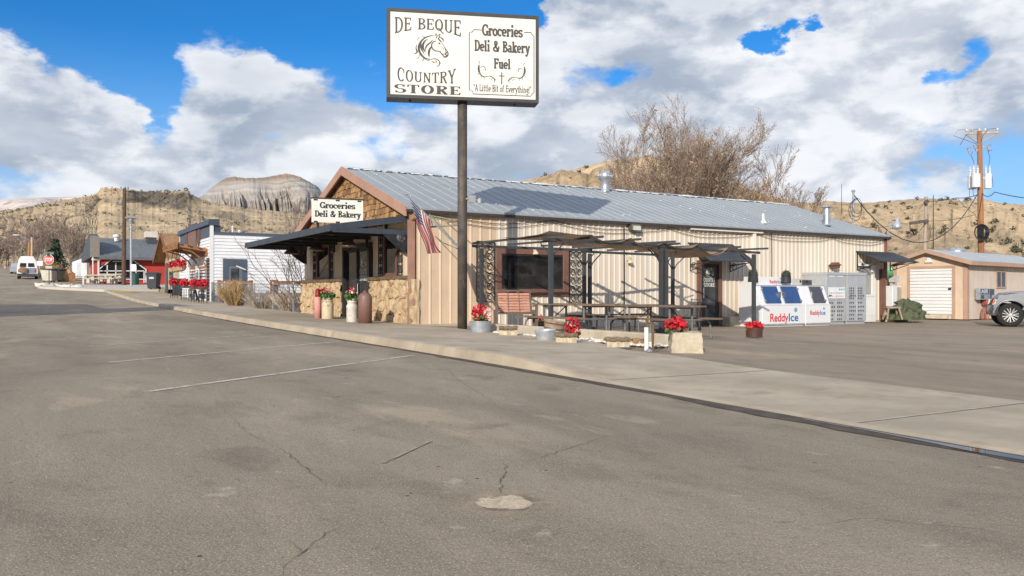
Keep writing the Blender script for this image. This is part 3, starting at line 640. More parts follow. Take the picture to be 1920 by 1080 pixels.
def sans(name, s, mat, parent, o, ux, size, uy=(0, 0, 1), width=None, off=.003, centre=False, thick=0.0):
    """Plain lettering from the built-in font turned into a mesh."""
    cu = bpy.data.curves.new(name, 'FONT'); cu.body = s; cu.size = 1; cu.offset = thick; tmp = bpy.data.objects.new(name+'_tmp', cu); C.objects.link(tmp)
    dg = bpy.context.evaluated_depsgraph_get(); me = bpy.data.meshes.new_from_object(tmp.evaluated_get(dg)); bpy.data.objects.remove(tmp)
    xs = [v.co.x for v in me.vertices]; k = size/.73; w = max(xs)-min(xs); kx = k if width is None else width/w; x0 = min(xs)
    ux = Vector(ux).normalized(); uy = Vector(uy).normalized(); nn = ux.cross(uy); mb = MB()
    sh = w*kx/2 if centre else 0
    mb.v = [tuple(Vector(o)+ux*((v.co.x-x0)*kx-sh)+uy*(v.co.y*k)+nn*off) for v in me.vertices]; mb.f = [tuple(p.vertices) for p in me.polygons]; mb.mi = [0]*len(mb.f)
    return obj(name, mb, mat, parent, world=True)
# the horse head drawing, in a box 1 x 1: each stroke is a list of (x, y, width)
HORSE = [[(.60, .93, .01), (.50, .93, .018), (.38, .89, .022), (.26, .80, .03), (.17, .66, .04), (.13, .50, .045), (.16, .34, .045), (.25, .20, .04), (.36, .13, .025), (.46, .13, .01)],
 [(.24, .80, .01), (.19, .66, .03), (.20, .50, .04), (.26, .36, .02), (.31, .26, .006)], [(.40, .82, .006), (.30, .72, .03), (.25, .58, .045), (.28, .44, .03), (.33, .34, .006)],
 [(.55, .80, .008), (.48, .70, .022), (.38, .60, .03), (.33, .48, .02), (.33, .38, .006)], [(.08, .62, .006), (.05, .48, .02), (.08, .36, .03), (.03, .29, .015), (-.02, .28, .004)],
 [(.62, .93, .01), (.64, 1.02, .012), (.67, .92, .016), (.64, .86, .02)], [(.68, .92, .01), (.76, 1.01, .014), (.74, .90, .02), (.70, .84, .014)], [(.76, .90, .012), (.84, .84, .03), (.86, .74, .006)], [(.70, .86, .02), (.76, .78, .03), (.82, .72, .006)],
 [(.64, .76, .014), (.56, .72, .02), (.51, .62, .024), (.53, .50, .026), (.60, .43, .022), (.70, .41, .018), (.78, .40, .02)], [(.52, .56, .02), (.46, .48, .035), (.43, .36, .045), (.43, .25, .03), (.45, .20, .01)],
 [(.72, .70, .035), (.77, .66, .02)], [(.80, .74, .010), (.86, .62, .012), (.92, .52, .016), (.98, .42, .02), (1.0, .33, .026), (.97, .25, .03), (.90, .22, .03), (.85, .27, .022), (.80, .34, .022), (.76, .38, .016)],
 [(.96, .40, .022), (.93, .33, .03), (.95, .27, .02)], [(.84, .32, .014), (.90, .32, .018)], [(.82, .56, .008), (.88, .47, .012)], [(.88, .60, .006), (.93, .45, .012), (.91, .40, .006)],
 [(.28, .20, .01), (.27, .10, .014), (.22, .03, .004)], [(.15, .26, .01), (.13, .16, .014), (.08, .10, .004)], [(.16, .86, .006), (.11, .82, .012), (.10, .74, .01)], [(.24, .94, .004), (.26, .88, .012), (.34, .88, .008)],
 [(.36, .15, .01), (.46, .10, .01), (.56, .14, .014), (.66, .13, .018), (.74, .06, .02), (.74, -.06, .018), (.66, -.14, .008)], [(.50, .06, .006), (.56, .02, .02), (.62, .03, .006)], [(.60, .10, .006), (.66, .05, .014), (.62, -.01, .006)], [(.72, .02, .006), (.80, .00, .012)], [(.30, .12, .006), (.40, .07, .012), (.46, .10, .006)]]
def smooth_path(p, k=4):
    out = []
    for i in range(len(p)-1):
        p0, p1, p2, p3 = p[max(i-1, 0)], p[i], p[i+1], p[min(i+2, len(p)-1)]
        for j in range(k):
            s = j/k; out.append(tuple(.5*(2*b+(c-a)*s+(2*a-5*b+4*c-d)*s*s+(3*b-a-3*c+d)*s**3) for a, b, c, d in zip(p0, p1, p2, p3)))
    return out+[p[-1]]
def draw_horse(mb, x, y, w, h, bold=1.0, z=0.0, flip=False, strokes=HORSE):
    for i, s in enumerate(strokes):
        sp = smooth_path(s); ribbon(mb, [(x+w*((1-q[0]) if flip else q[0]), y+h*q[1]) for q in sp], [max(.003, q[2])*bold*w for q in sp], z=z+.0005*(i % 6))
VINE = [[(.02, .98, .02), (.10, .90, .02), (.06, .80, .01)], [(.06, .78, .05), (.02, .62, .05), (.04, .44, .03)], [(.08, .76, .02), (.07, .55, .05), (.14, .36, .05), (.30, .26, .04), (.50, .28, .02), (.64, .30, .03), (.80, .24, .04), (.90, .14, .04), (.86, .02, .01)],
        [(.12, .66, .01), (.28, .72, .02), (.38, .66, .03), (.40, .54, .02)], [(.06, .40, .04), (0, .33, .01)], [(.18, .30, .02), (.17, .18, .01)], [(.34, .26, .02), (.34, .12, .01)], [(.58, .22, .01), (.70, .16, .02), (.78, .2, .01)], [(.88, .14, .01), (.97, .16, .02)]]

def scroll_panel(mb, x, z0, z1, w, y, ax, r=.011):
    """Ornamental ironwork: a frame of two uprights with C-scrolls between. ax: unit vector along its width."""
    ax = Vector(ax); base = Vector((x, y, 0))
    P = lambda u, z: base+ax*u+Vector((0, 0, z))
    for u in (-w/2, w/2): mb.beam(P(u, z0), P(u, z1), .022, .022)
    for z in (z0, z1): mb.beam(P(-w/2, z), P(w/2, z), .02, .02)
    H = z1-z0; n = max(3, int(H/.24)); hh = H/n
    mb.tube([P(0, z0), P(0, z1)], r*.8, 4)
    for i in range(n):
        zc = z0+hh*(i+.5)
        for sgn in (-1, 1):
            pts = []
            for k in range(15):
                q = k/14; a = math.pi*(1.25-2.5*q); rad = hh*.30
                pts.append(P(sgn*(w*.27+math.cos(a)*w*.20*(.6+.4*abs(2*q-1))), zc+rad*math.sin(a*.86)))
            mb.tube(pts, r, 4)
            e = []
            for k in range(9): a = k/8*4.6; e.append(P(sgn*(w*.16+.05*math.cos(a)*(1-k/12)), zc+.05*math.sin(a)*(1-k/12)))
            mb.tube(e, r*.85, 4)
            mb.tube([P(sgn*w*.48, zc+hh*.45), P(sgn*w*.2, zc+hh*.32), P(0, zc+hh*.48)], r*.9, 4)

# ------------------------------------------------------------------ the country store
X0, X1, Y0, Y1 = 9.0, 29.2, 20.2, 29.85
YR, ZE, ZR = 25.02, 3.30, 5.0
store = thing('country_store', 'long beige metal-clad country store with grey metal roof and stone front porch', 'store', (X0, Y0, .17))
OW = [(10.72, 13.75)]                                                  # the shop window
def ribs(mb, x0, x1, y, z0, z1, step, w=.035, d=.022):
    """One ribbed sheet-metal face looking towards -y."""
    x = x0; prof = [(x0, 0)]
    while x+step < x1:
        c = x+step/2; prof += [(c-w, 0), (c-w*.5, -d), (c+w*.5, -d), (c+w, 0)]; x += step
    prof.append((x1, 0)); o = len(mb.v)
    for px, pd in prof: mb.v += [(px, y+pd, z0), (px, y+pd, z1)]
    for i in range(len(prof)-1): mb.m = 1 if i % 4 == 2 and 0 < i < len(prof)-1 else 0; mb.face((o+2*i, o+2*i+2, o+2*i+3, o+2*i+1))  # rib crests take a brighter copy, a highlight put into the colour
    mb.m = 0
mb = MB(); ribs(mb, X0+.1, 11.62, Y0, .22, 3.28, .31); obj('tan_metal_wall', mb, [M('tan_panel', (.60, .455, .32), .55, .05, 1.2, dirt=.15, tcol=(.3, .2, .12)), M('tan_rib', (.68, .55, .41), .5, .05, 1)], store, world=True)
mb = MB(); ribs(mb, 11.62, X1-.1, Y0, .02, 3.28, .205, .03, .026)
obj('ribbed_metal_wall', mb, [cream, M('cream_rib_highlight', (.78, .71, .61), .5, .04, 1.2)], store, world=True)
mb = MB(); mb.box(X0+.14, Y0+.05, -.4, X1, Y1, 3.2); obj('wall_core', mb, cream, store, world=True)
mb = MB(); mb.box(X0+.1, Y0-.07, -.2, 11.6, Y0+.04, .22); mb.box(11.6, Y0-.03, -.3, X1, Y0+.04, .03); obj('foundation', mb, concrete, store, world=True)
mb = MB(); mb.box(X0-.07, Y0-.06, .2, X0+.1, Y0+.06, 3.25); obj('corner_trim', mb, M('rose_trim', (.34, .19, .14), .6, .1, 3, dirt=.2), store, world=True)
mb = MB(); mb.box(X1-.1, Y0-.045, -.05, X1+.04, Y0+.06, 3.27); obj('corner_trim', mb, M('rust_trim', (.24, .10, .07), .6, .1, 3), store, world=True)
# roof: standing ribs on both slopes, ridge cap, eave trim
def roof_pt(x, y): return (x, y, ZR-(abs(y-YR))*(ZR-ZE-.02)/(YR-Y0+.12))
ye, yb = Y0-.16, 2*YR-Y0+.16
mb = MB()
for ys, ye_ in ((ye, YR), (yb, YR)):
    a, b = Vector(roof_pt(8.8, ys)), Vector(roof_pt(X1+.12, ys)); c, d_ = Vector(roof_pt(X1+.12, YR)), Vector(roof_pt(8.8, YR))
    mb.hexa([a-Vector((0, 0, .05)), b-Vector((0, 0, .05)), c-Vector((0, 0, .05)), d_-Vector((0, 0, .05)), a, b, c, d_])
    x = 8.86
    while x < X1+.1:
        p, q = Vector(roof_pt(x, ys)), Vector(roof_pt(x, YR)); up = Vector((0, 0, .028))
        mb.prism([p+Vector((-.03, 0, 0)), p+Vector((-.014, 0, .024)), p+Vector((.014, 0, .024)), p+Vector((.03, 0, 0))], q-p); x += .42
obj('metal_roof', mb, roofm, store, world=True)
mb = MB(); mb.prism([(8.8, YR-.2, ZR-.03), (8.8, YR, ZR+.035), (8.8, YR+.2, ZR-.03), (8.8, YR, ZR-.05)], (X1+.12-8.8, 0, 0))
rnd = random.Random(5)
obj('ridge_cap', mb, M('ridge_metal', (.42, .46, .48), .4, .1, 1, metal=.2), store, world=True)
mb = MB()
for _ in range(120):
    x = rnd.uniform(8.8, 29); p = Vector(roof_pt(x, YR-rnd.uniform(.17, .23))); L = rnd.choice([.05, .08, .1, .16]); mb.box(p.x, p.y-.03, p.z+.02, p.x+L, p.y+.03, p.z+.05)
for x in (12.4, 15.9, 19.5, 22.9, 26.0): p = Vector(roof_pt(x, YR-.2)); mb.hexa([(p.x, p.y-.16, p.z-.01), (p.x+.5, p.y-.1, p.z+.01), (p.x+.42, p.y+.1, p.z+.06), (p.x+.05, p.y+.05, p.z+.05), (p.x, p.y-.16, p.z+.03), (p.x+.5, p.y-.1, p.z+.05), (p.x+.42, p.y+.1, p.z+.1), (p.x+.05, p.y+.05, p.z+.09)])
for _ in range(45):
    x = rnd.uniform(9, 29); y = rnd.uniform(Y0+.2, YR-.5); p = Vector(roof_pt(x, y)); s = rnd.uniform(.015, .04); mb.box(p.x, p.y-s, p.z+.012, p.x+s, p.y+s, p.z+.034)
o = obj('roof_flake', mb, white, store, world=True); o['kind'] = 'stuff'
mb = MB(); mb.box(8.8, ye-.015, ZE-.115, X1+.12, ye+.02, ZE-.04); obj('eave_trim', mb, M('dark_eave', (.05, .04, .04), .6, .2, 5), store, world=True)
for sgn, ysd in ((1, ye), (-1, yb)):
    mb = MB()
    a = Vector(roof_pt(8.76, ysd)); c = Vector(roof_pt(8.76, YR)); dz = Vector((0, 0, -.235)); mb.hexa([a+dz, a+dz+Vector((.05, 0, 0)), c+dz+Vector((.05, 0, 0)), c+dz, a+Vector((0, 0, .03)), a+Vector((.05, 0, .03)), c+Vector((.05, 0, .03)), c+Vector((0, 0, .03))])
    obj('rake_fascia', mb, salmon, store, world=True); mb = MB(); a2 = Vector(roof_pt(X1+.08, ysd)); c2 = Vector(roof_pt(X1+.08, YR)); dz = Vector((0, 0, -.22)); mb.hexa([a2+dz, a2+dz+Vector((.05, 0, 0)), c2+dz+Vector((.05, 0, 0)), c2+dz, a2, a2+Vector((.05, 0, 0)), c2+Vector((.05, 0, 0)), c2])
    sf = MB(); sf.hexa([(8.81, ysd, ZE-.06), (X0+.1, ysd, ZE-.06), (X0+.1, YR, ZR-.06), (8.81, YR, ZR-.06), (8.81, ysd, ZE-.045), (X0+.1, ysd, ZE-.045), (X0+.1, YR, ZR-.045), (8.81, YR, ZR-.045)]); obj('soffit', sf, salmon, store, world=True)
    obj('rake_fascia', mb, salmon, store, world=True)
mb = MB(); mb.prism([(X1+.0, Y0, 3.2), (X1, YR, ZR-.08), (X1, Y1, 3.2)], (-.1, 0, 0)); obj('gable_wall', mb, cream, store, world=True); mb = MB(); mb.prism([(X0+.035, Y0, 2.95), (X0+.035, Y0, 3.15), (X0+.035, YR, ZR-.08), (X0+.035, Y1, 3.15), (X0+.035, Y1, 2.95)], (.2, 0, 0)); obj('gable_wall', mb, cream, store, world=True)
# cedar shakes in the front gable
mb = MB(); rnd = random.Random(8); zrow = 3.0
while zrow < ZR-.2:
    half = (ZR-.12-zrow)/(ZR-ZE)*(YR-Y0); y = YR-half
    while y < YR+half:
        w = rnd.uniform(.10, .24); z0 = zrow+rnd.uniform(-.035, .015); lim = ZR-.1-abs(y+w/2-YR)*(ZR-ZE)/(YR-Y0)
        z1 = min(z0+.27, lim)
        if z1-z0 > .06:
            d0 = rnd.uniform(.035, .06); mb.hexa([(X0+.02-d0, y, z0), (X0+.03, y, z0), (X0+.03, y+w-.012, z0), (X0+.02-d0, y+w-.012, z0), (X0+.01, y, z1), (X0+.03, y, z1), (X0+.03, y+w-.012, z1), (X0+.01, y+w-.012, z1)])
        y += w
    zrow += .168
obj('shake_gable', mb, cedar, store, world=True)
# front: board siding above, fieldstone below, door and two windows
DY0, DY1 = 23.30, 25.42                                                # the doorway
mb = MB(); rnd = random.Random(2); y = Y0+.1
while y < Y1-.05:
    w = .205
    if not (DY0-.05 < y+w/2 < DY1+.05): mb.box(X0+.10, y, 1.4, X0+.145, y+w-.014, 3.1)
    else: mb.box(X0+.10, y, 2.42, X0+.145, y+w-.014, 3.1)
    y += w
mb.box(X0+.12, Y0, 1.0, X0+.15, DY0, 3.2); mb.box(X0+.12, DY1, 1.0, X0+.15, Y1, 3.2); mb.box(X0+.12, DY0, 2.4, X0+.15, DY1, 3.2)
obj('board_siding', mb, siding, store, world=True)
def fieldstone(y0, y1, z0, z1, x, seed):
    rs = random.Random(seed); seeds = []
    for _ in range(4000):
        p = (rs.uniform(y0-.2, y1+.2), rs.uniform(z0-.2, z1+.2))
        if all((p[0]-q[0])**2+((p[1]-q[1])*.75)**2 > .20**2*rs.uniform(.5, 2.2) for q in seeds): seeds.append(p)
    S = np.array(seeds); rv = np.array([rs.random() for _ in seeds]); tx = np.array([rs.uniform(-.18, .18) for _ in seeds]); tz = np.array([rs.uniform(-.15, .15) for _ in seeds])
    ny = int((y1-y0)/.03); nz = int((z1-z0)/.03); mb = MB(); cols = []
    for j in range(nz+1):
        for i in range(ny+1):
            y = y0+(y1-y0)*i/ny; z = z0+(z1-z0)*j/nz
            wy = y+.05*mnoise.noise(Vector((y*4, z*4, seed))); wz = z+.05*mnoise.noise(Vector((y*4, z*4, seed+5)))
            d = np.hypot(S[:, 0]-wy, (S[:, 1]-wz)*.75); k = np.argsort(d)[:2]; e = d[k[1]]-d[k[0]]
            h = min(1, e/.05)**.5*(.075+.06*rv[k[0]])+tx[k[0]]*(wy-S[k[0], 0])+tz[k[0]]*(wz-S[k[0], 1])+.018*mnoise.noise(Vector((y*9, z*9, 3)))
            if e < .022: h = .0
            mb.v.append((x-h, y, z)); cols.append((rv[k[0]], min(1, e/.045), 0, 1))
    for j in range(nz):
        for i in range(ny): a = j*(ny+1)+i; mb.face((a, a+1, a+ny+2, a+ny+1))
    n0 = len(mb.v); mb.box(x-.03, y0, z0-.25, x+.12, y1, z1-.01)
    mb.poly([(x-.10, y0, z1), (x+.1, y0, z1), (x+.1, y1, z1), (x-.10, y1, z1)])
    if seed == 21: mb.grid(6, nz, lambda u, v: (x+.16*u-.12*(1-u), y0-.05-.035*mnoise.noise(Vector((u*3, v*5, 1))), z0+(z1-z0)*v))
    cols += [(.5, 1, 0, 1)]*(len(mb.v)-n0)
    o = obj('stone_wainscot', mb, stone_m, store, world=True)
    ca = o.data.color_attributes.new('stone', 'FLOAT_COLOR', 'POINT'); ca.data.foreach_set('color', [q for c in cols for q in c])
stone_m = bpy.data.materials.new('fieldstone'); stone_m.use_nodes = True; t = NT(stone_m.node_tree); b_ = stone_m.node_tree.nodes['Principled BSDF']
at = t.add('ShaderNodeAttribute', attribute_name='stone'); sx = t.add('ShaderNodeSeparateXYZ', inp={0: at.outputs['Vector']}); P = t.add('ShaderNodeNewGeometry').outputs['Position']
c = t.mix(sx.outputs[0], (.36, .23, .105), (.62, .47, .29)); c = t.mix(t.ramp(t.noise(P, 7, 7, .7), .4, .68), c, (.58, .46, .31)); c = t.mix(t.ramp(t.noise(P, 16, 5, .7), .56, .7), c, (.25, .155, .07))
c = t.mix(t.math('MULTIPLY', t.ramp(t.noise(t.mapv(P, (2, 2, 2)), .9, 3), .5, .66), .35), c, (.52, .24, .12))
c = t.mix(sx.outputs[1], (.24, .18, .115), c); t.l.new(c, b_.inputs['Base Color']); b_.inputs['Roughness'].default_value = .9
bn = t.add('ShaderNodeBump', inp={'Strength': .6, 'Distance': .02, 'Height': t.noise(P, 28, 6, .7)}); t.l.new(bn.outputs[0], b_.inputs['Normal'])
fieldstone(Y0-.02, DY0-.12, .16, 1.42, X0+.05, 21); fieldstone(DY1+.12, Y1+.03, .22, 1.42, X0+.05, 22)
for ya, yb2 in ((Y0+.02, DY0-.1), (DY1+.1, Y1)): mb = MB(); mb.box(X0-.08, ya, 1.42, X0+.12, yb2, 1.52); obj('stone_ledge', mb, M('ledge_brown', (.15, .10, .06), .85, .35, 6), store, world=True, bevel=.015)
def front_window(ya, yb_, za, zb_):
    mb = MB(); x = X0+.10; w = .10
    mb.box(x-.06, ya, za, x+.04, ya+w, zb_); mb.box(x-.06, yb_-w, za, x+.04, yb_, zb_); mb.box(x-.06, ya+w, zb_-w, x+.04, yb_-w, zb_); mb.box(x-.09, ya-.04, za-.06, x+.04, yb_+.04, za); mb.box(x-.06, ya+w, za, x+.04, yb_-w, za+w*.7)
    o = obj('front_window', mb, browntrim, store, world=True)
    mb = MB(); mb.box(x-.012, ya+w, za+w*.7, x+.02, yb_-w, zb_-w); obj('pane', mb, glass, o, world=True)
    for ys in (ya-.19, yb_+.19):
        mb = MB(); scroll_panel(mb, x-.05, za, zb_-.02, .30, ys, (0, 1, 0), .012); obj('scroll_shutter', mb, blackm, o, world=True)
front_window(21.25, 22.25, 1.55, 2.72); front_window(27.0, 28.4, 1.55, 2.72)
mb = MB(); x = X0+.08
mb.box(x-.10, DY0-.12, .19, x+.06, DY0, 2.42); mb.box(x-.10, DY1, .19, x+.06, DY1+.12, 2.42); mb.box(x-.10, DY0-.12, 2.42, x+.06, DY1+.12, 2.56); mb.box(x-.05, (DY0+DY1)/2-.04, .19, x+.05, (DY0+DY1)/2+.04, 2.42)
dr = obj('front_door', mb, frame_dk, store, world=True)
mb = MB(); ym = (DY0+DY1)/2
for a, b in ((DY0, ym-.04), (ym+.04, DY1)):
    mb.box(x-.02, a, .2, x+.03, a+.07, 2.42); mb.box(x-.02, b-.07, .2, x+.03, b, 2.42); mb.box(x-.02, a+.07, .2, x+.03, b-.07, .42); mb.box(x-.02, a+.07, 2.33, x+.03, b-.07, 2.42)
obj('door_leaf', mb, blackm, dr, world=True)
mb = MB(); mb.box(x+.0, DY0+.07, .42, x+.015, ym-.11, 2.33); mb.box(x+.0, ym+.11, .42, x+.015, DY1-.07, 2.33); obj('pane', mb, glass, dr, world=True)
mb = MB(); mb.tube([(x-.07, ym-.16, 1.05), (x-.07, ym-.16, 1.35)], .010, 6); mb.tube([(x-.07, ym-.16, 1.03), (x, ym-.16, 1.03)], .012, 6); mb.tube([(x-.07, ym-.16, 1.32), (x, ym-.16, 1.32)], .012, 6); obj('handle', mb, chrome, dr, world=True)
decal = M('pale_decal', (.62, .62, .60), .6, .05, 4)
def store_decal(parent, o, ux, w):
    mb = MB(); draw_horse(mb, w*.14, w*.62, w*.72, w*.68, 1.9); plane_obj('horse_decal', mb, decal, parent, o, ux)
    mb = MB(); write(mb, 'DE BEQUE', ROMAN, 0, w, w*1.38, w*1.62, warp=lambda u, v: (u, v-.7*(2*u-1)**2*(1-v)*.6+.12*(1-(2*u-1)**2)))
    plane_obj('decal_lettering', mb, decal, parent, o, ux); mb = MB(); write(mb, 'COUNTRY', ROMAN, 0, w, w*.33, w*.58, warp=lambda u, v: (u, v+.25*(2*u-1)**2*v)); plane_obj('decal_lettering', mb, decal, parent, o, ux); mb = MB(); write(mb, 'STORE', WIDE, 0, w, w*.02, w*.27); plane_obj('decal_lettering', mb, decal, parent, o, ux)
store_decal(dr, (x-.004, ym-.16, 1.42), (0, -1, 0), .62)
# the porch roof over the front
CX, CY0, CY1 = 6.85, 20.35, 29.3
mb = MB(); zo, zi = 2.74, 3.08
mb.hexa([(CX, CY0, zo), (X0+.1, CY0, zi), (X0+.1, CY1, zi), (CX, CY1, zo), (CX, CY0, zo+.04), (X0+.1, CY0, zi+.04), (X0+.1, CY1, zi+.04), (CX, CY1, zo+.04)])
pr = obj('porch_roof', mb, darkroof, store, world=True)
mb = MB(); mb.box(CX-.035, CY0-.035, zo-.12, CX, CY1+.035, zo+.055)
for yy in (CY0, CY1): mb.beam((CX, yy+(-.018 if yy == CY0 else .018), zo-.03), (X0+.02, yy+(-.018 if yy == CY0 else .018), zi-.03), .035, .17); mb.beam((CX+.05, yy, zo-.075), (X0, yy, zo-.075), .06, .13)
obj('fascia', mb, M('porch_slate', (.045, .055, .072), .5, .15, 3), pr, world=True)
for yy in np.linspace(CY0+1.5, CY1-1.5, 5):
    mb = MB(); mb.beam((CX+.03, yy, zo-.04), (X0+.08, yy, zo-.04), .06, .11); mb.beam((X0-.02, yy, zo-.34), (X0-.02, yy, zi-.05), .07, .07); obj('rafter', mb, blackm, pr, world=True)
mb = MB(); mb.box(7.75, CY0+.1, zo-.02, 7.85, CY1-.1, zo+.06); obj('purlin', mb, blackm, pr, world=True)
grey_horse = M('horse_cutout', (.22, .21, .20), .5, .1, 4)
for yy in (CY0-.02, CY1+.02):
    mb = MB(); pts = [(X0, yy, 2.10)]
    for k in range(9): q = k/8; pts.append((X0-.04-.82*q**.85, yy, 2.10+.62*q**1.1))
    pts += [(X0-.9, yy, 2.74), (X0, yy, 2.74)]; mb.prism(pts, (0, .03, 0)); br = obj('porch_bracket', mb, blackm, store, world=True)
    mb = MB(); draw_horse(mb, 0, 0, .25, .25, 1.4); plane_obj('horse_emblem', mb, grey_horse, br, (X0-.36, yy-.004, 2.42), (1, 0, 0))
# shop window in the long wall, with ironwork either side
a = at_y(929, 462, Y0-.06); b = at_y(1066, 555, Y0-.06)
wx0, wx1, wz0, wz1 = a.x, b.x, b.z, a.z; fw = .20
mb = MB(); mb.box(wx0, Y0-.09, wz0, wx0+fw, Y0+.02, wz1); mb.box(wx1-fw, Y0-.09, wz0, wx1, Y0+.02, wz1); mb.box(wx0+fw, Y0-.09, wz1-fw, wx1-fw, Y0+.02, wz1); mb.box(wx0+fw, Y0-.09, wz0, wx1-fw, Y0+.02, wz0+fw)
sw = obj('shop_window', mb, browntrim, store, world=True, bevel=.01)
mb = MB(); mb.box(wx0+fw, Y0-.038, wz0+fw, wx1-fw, Y0, wz1-fw); obj('pane', mb, glass, sw, world=True)
mb = MB()
for q in (wx0+fw, wx1-fw-.04): mb.box(q, Y0-.06, wz0+fw, q+.04, Y0-.03, wz1-fw)
for q in (wz0+fw, wz1-fw-.04): mb.box(wx0+fw+.04, Y0-.06, q, wx1-fw-.04, Y0-.03, q+.04)
obj('sash', mb, frame_dk, sw, world=True)
for pa, pb in (((893, 452), (928, 565)), ((1067, 470), (1093, 566))):
    a = at_y(*pa, Y0-.06); b = at_y(*pb, Y0-.06); mb = MB(); scroll_panel(mb, (a.x+b.x)/2, b.z, a.z, b.x-a.x-.03, Y0-.06, (1, 0, 0), .012); obj('scroll_panel', mb, blackm, sw, world=True)
# side door under its awning
a = at_y(1306, 488, Y0); b = at_y(1350, 606, Y0); dx0, dx1, dz0, dz1 = a.x, b.x, -.02, a.z
mb = MB(); mb.box(dx0, Y0-.10, dz0, dx0+.14, Y0+.02, dz1); mb.box(dx1-.14, Y0-.10, dz0, dx1, Y0+.02, dz1); mb.box(dx0+.14, Y0-.10, dz1-.12, dx1-.14, Y0+.02, dz1)
sd = obj('side_door', mb, browntrim, store, world=True)
mb = MB(); i0, i1 = dx0+.14, dx1-.14
mb.box(i0, Y0-.06, dz0, i0+.1, Y0-.02, dz1-.12); mb.box(i1-.1, Y0-.06, dz0, i1, Y0-.02, dz1-.12); mb.box(i0+.1, Y0-.06, dz0, i1-.1, Y0-.02, dz0+.22); mb.box(i0+.1, Y0-.06, dz1-.24, i1-.1, Y0-.02, dz1-.12); obj('door_leaf', mb, blackm, sd, world=True)
mb = MB(); mb.box(i0+.1, Y0-.045, dz0+.22, i1-.1, Y0-.028, dz1-.24); obj('pane', mb, glass2, sd, world=True)
mb = MB(); mb.tube([(i0+.06, Y0-.06, dz0+.9), (i0+.06, Y0-.13, dz0+.92), (i0+.06, Y0-.13, dz0+1.25), (i0+.06, Y0-.06, dz0+1.27)], .017, 6); obj('handle', mb, chrome, sd, world=True)
store_decal(sd, (i0+.14, Y0-.048, dz0+1.28), (1, 0, 0), i1-i0-.28)
def awning(x0, x1, zt, dep, drop, label_part='awning'):
    mb = MB(); n = int((x1-x0)/.09); o = len(mb.v)
    for i in range(2*n+1):
        x = x0+(x1-x0)*i/(2*n); dz = .022*(i % 2); mb.v += [(x, Y0-.03, zt+dz), (x, Y0-dep, zt-drop+dz), (x, Y0-dep-.01, zt-drop-.03+dz)]
    for i in range(2*n): a = o+3*i; mb.face((a, a+3, a+4, a+1)); mb.face((a+1, a+4, a+5, a+2))
    aw = obj(label_part, mb, darkroof, store, world=True)
    mb = MB()
    for x in (x0+.12, x1-.12):
        mb.beam((x, Y0-.02, zt-drop-.1), (x, Y0-dep+.05, zt-drop-.02), .03, .03); mb.beam((x, Y0-.02, zt-.03), (x, Y0-.02, zt-drop-.3), .03, .03)
        c = (x, Y0-.2, zt-drop-.16); mb.tube([(c[0], c[1]+.14*math.cos(q)*(1-q/14), c[2]+.14*math.sin(q)*(1-q/14)) for q in np.linspace(0, 8.5, 26)], .014, 4)
        mb.tube([(x, Y0-.02, zt-drop-.3), (x, Y0-.3, zt-drop-.22), (x, Y0-dep*.7, zt-drop-.08)], .014, 4)
    mb.beam((x0, Y0-dep+.02, zt-drop-.0), (x1, Y0-dep+.02, zt-drop-.0), .03, .03); obj('awning_bracket', mb, blackm, aw, world=True)
a = at_y(1288, 455, Y0); b = at_y(1373, 457, Y0); awning(a.x, b.x, a.z, 1.05, .62)
a = at_y(1603, 471, Y0); b = at_y(1657, 472, Y0); awning(a.x, b.x+.5, a.z, 1.15, .42)
# gutter, downspout, conduits, lights
a = at_y(1290, 429, Y0); b = at_y(1425, 437, Y0)
mb = MB(); mb.box(a.x, Y0-.15, ZE-.17, b.x, Y0-.02, ZE-.06); dx = at_y(1413, 480, Y0-.05).x; mb.box(dx-.06, Y0-.12, .3, dx+.06, Y0-.03, ZE-.17); obj('downspout', mb, M('cream_gutter', (.74, .68, .58), .5, .05, 2), store, world=True)
for px, z0, z1, r in ((1170, .05, 3.1, .02), (1447, 1.2, 3.15, .016)):
    p = at_y(px, 480, Y0-.045); mb = MB(); mb.tube([(p.x, p.y, z0), (p.x+.01, p.y, (z0+z1)/2), (p.x, p.y, z1)], r, 6); obj('conduit', mb, frame_dk, store, world=True)
p = at_y(1188, 427, Y0-.1); mb = MB(); mb.box(p.x-.17, Y0-.26, p.z-.10, p.x+.17, Y0-.03, p.z+.10); o = obj('wall_pack_light', mb, M('bronze_box', (.10, .09, .07), .5, .1, 3), store, world=True, bevel=.02)
mb = MB(); mb.hexa([(p.x-.14, Y0-.29, p.z-.09), (p.x+.14, Y0-.29, p.z-.09), (p.x+.14, Y0-.262, p.z-.09), (p.x-.14, Y0-.262, p.z-.09), (p.x-.14, Y0-.275, p.z+.05), (p.x+.14, Y0-.275, p.z+.05), (p.x+.14, Y0-.262, p.z+.05), (p.x-.14, Y0-.262, p.z+.05)]); obj('lens', mb, M('dull_lens', (.55, .55, .48), .2, .05, 4), o, world=True)
for px, py in ((1003, 470), (1180, 487)):
    p = at_y(px, py, Y0-.1); mb = MB(); mb.box(p.x-.05, Y0-.1, p.z-.02, p.x+.05, Y0-.095+.07, p.z+.10); mb.lathe((p.x, Y0-.14, p.z-.11), [(.085, 0), (.09, .02), (.05, .09), (.03, .1)], 12); obj('porch_light', mb, M('lamp_cream', (.62, .52, .36), .4, .1, 6), store, world=True)
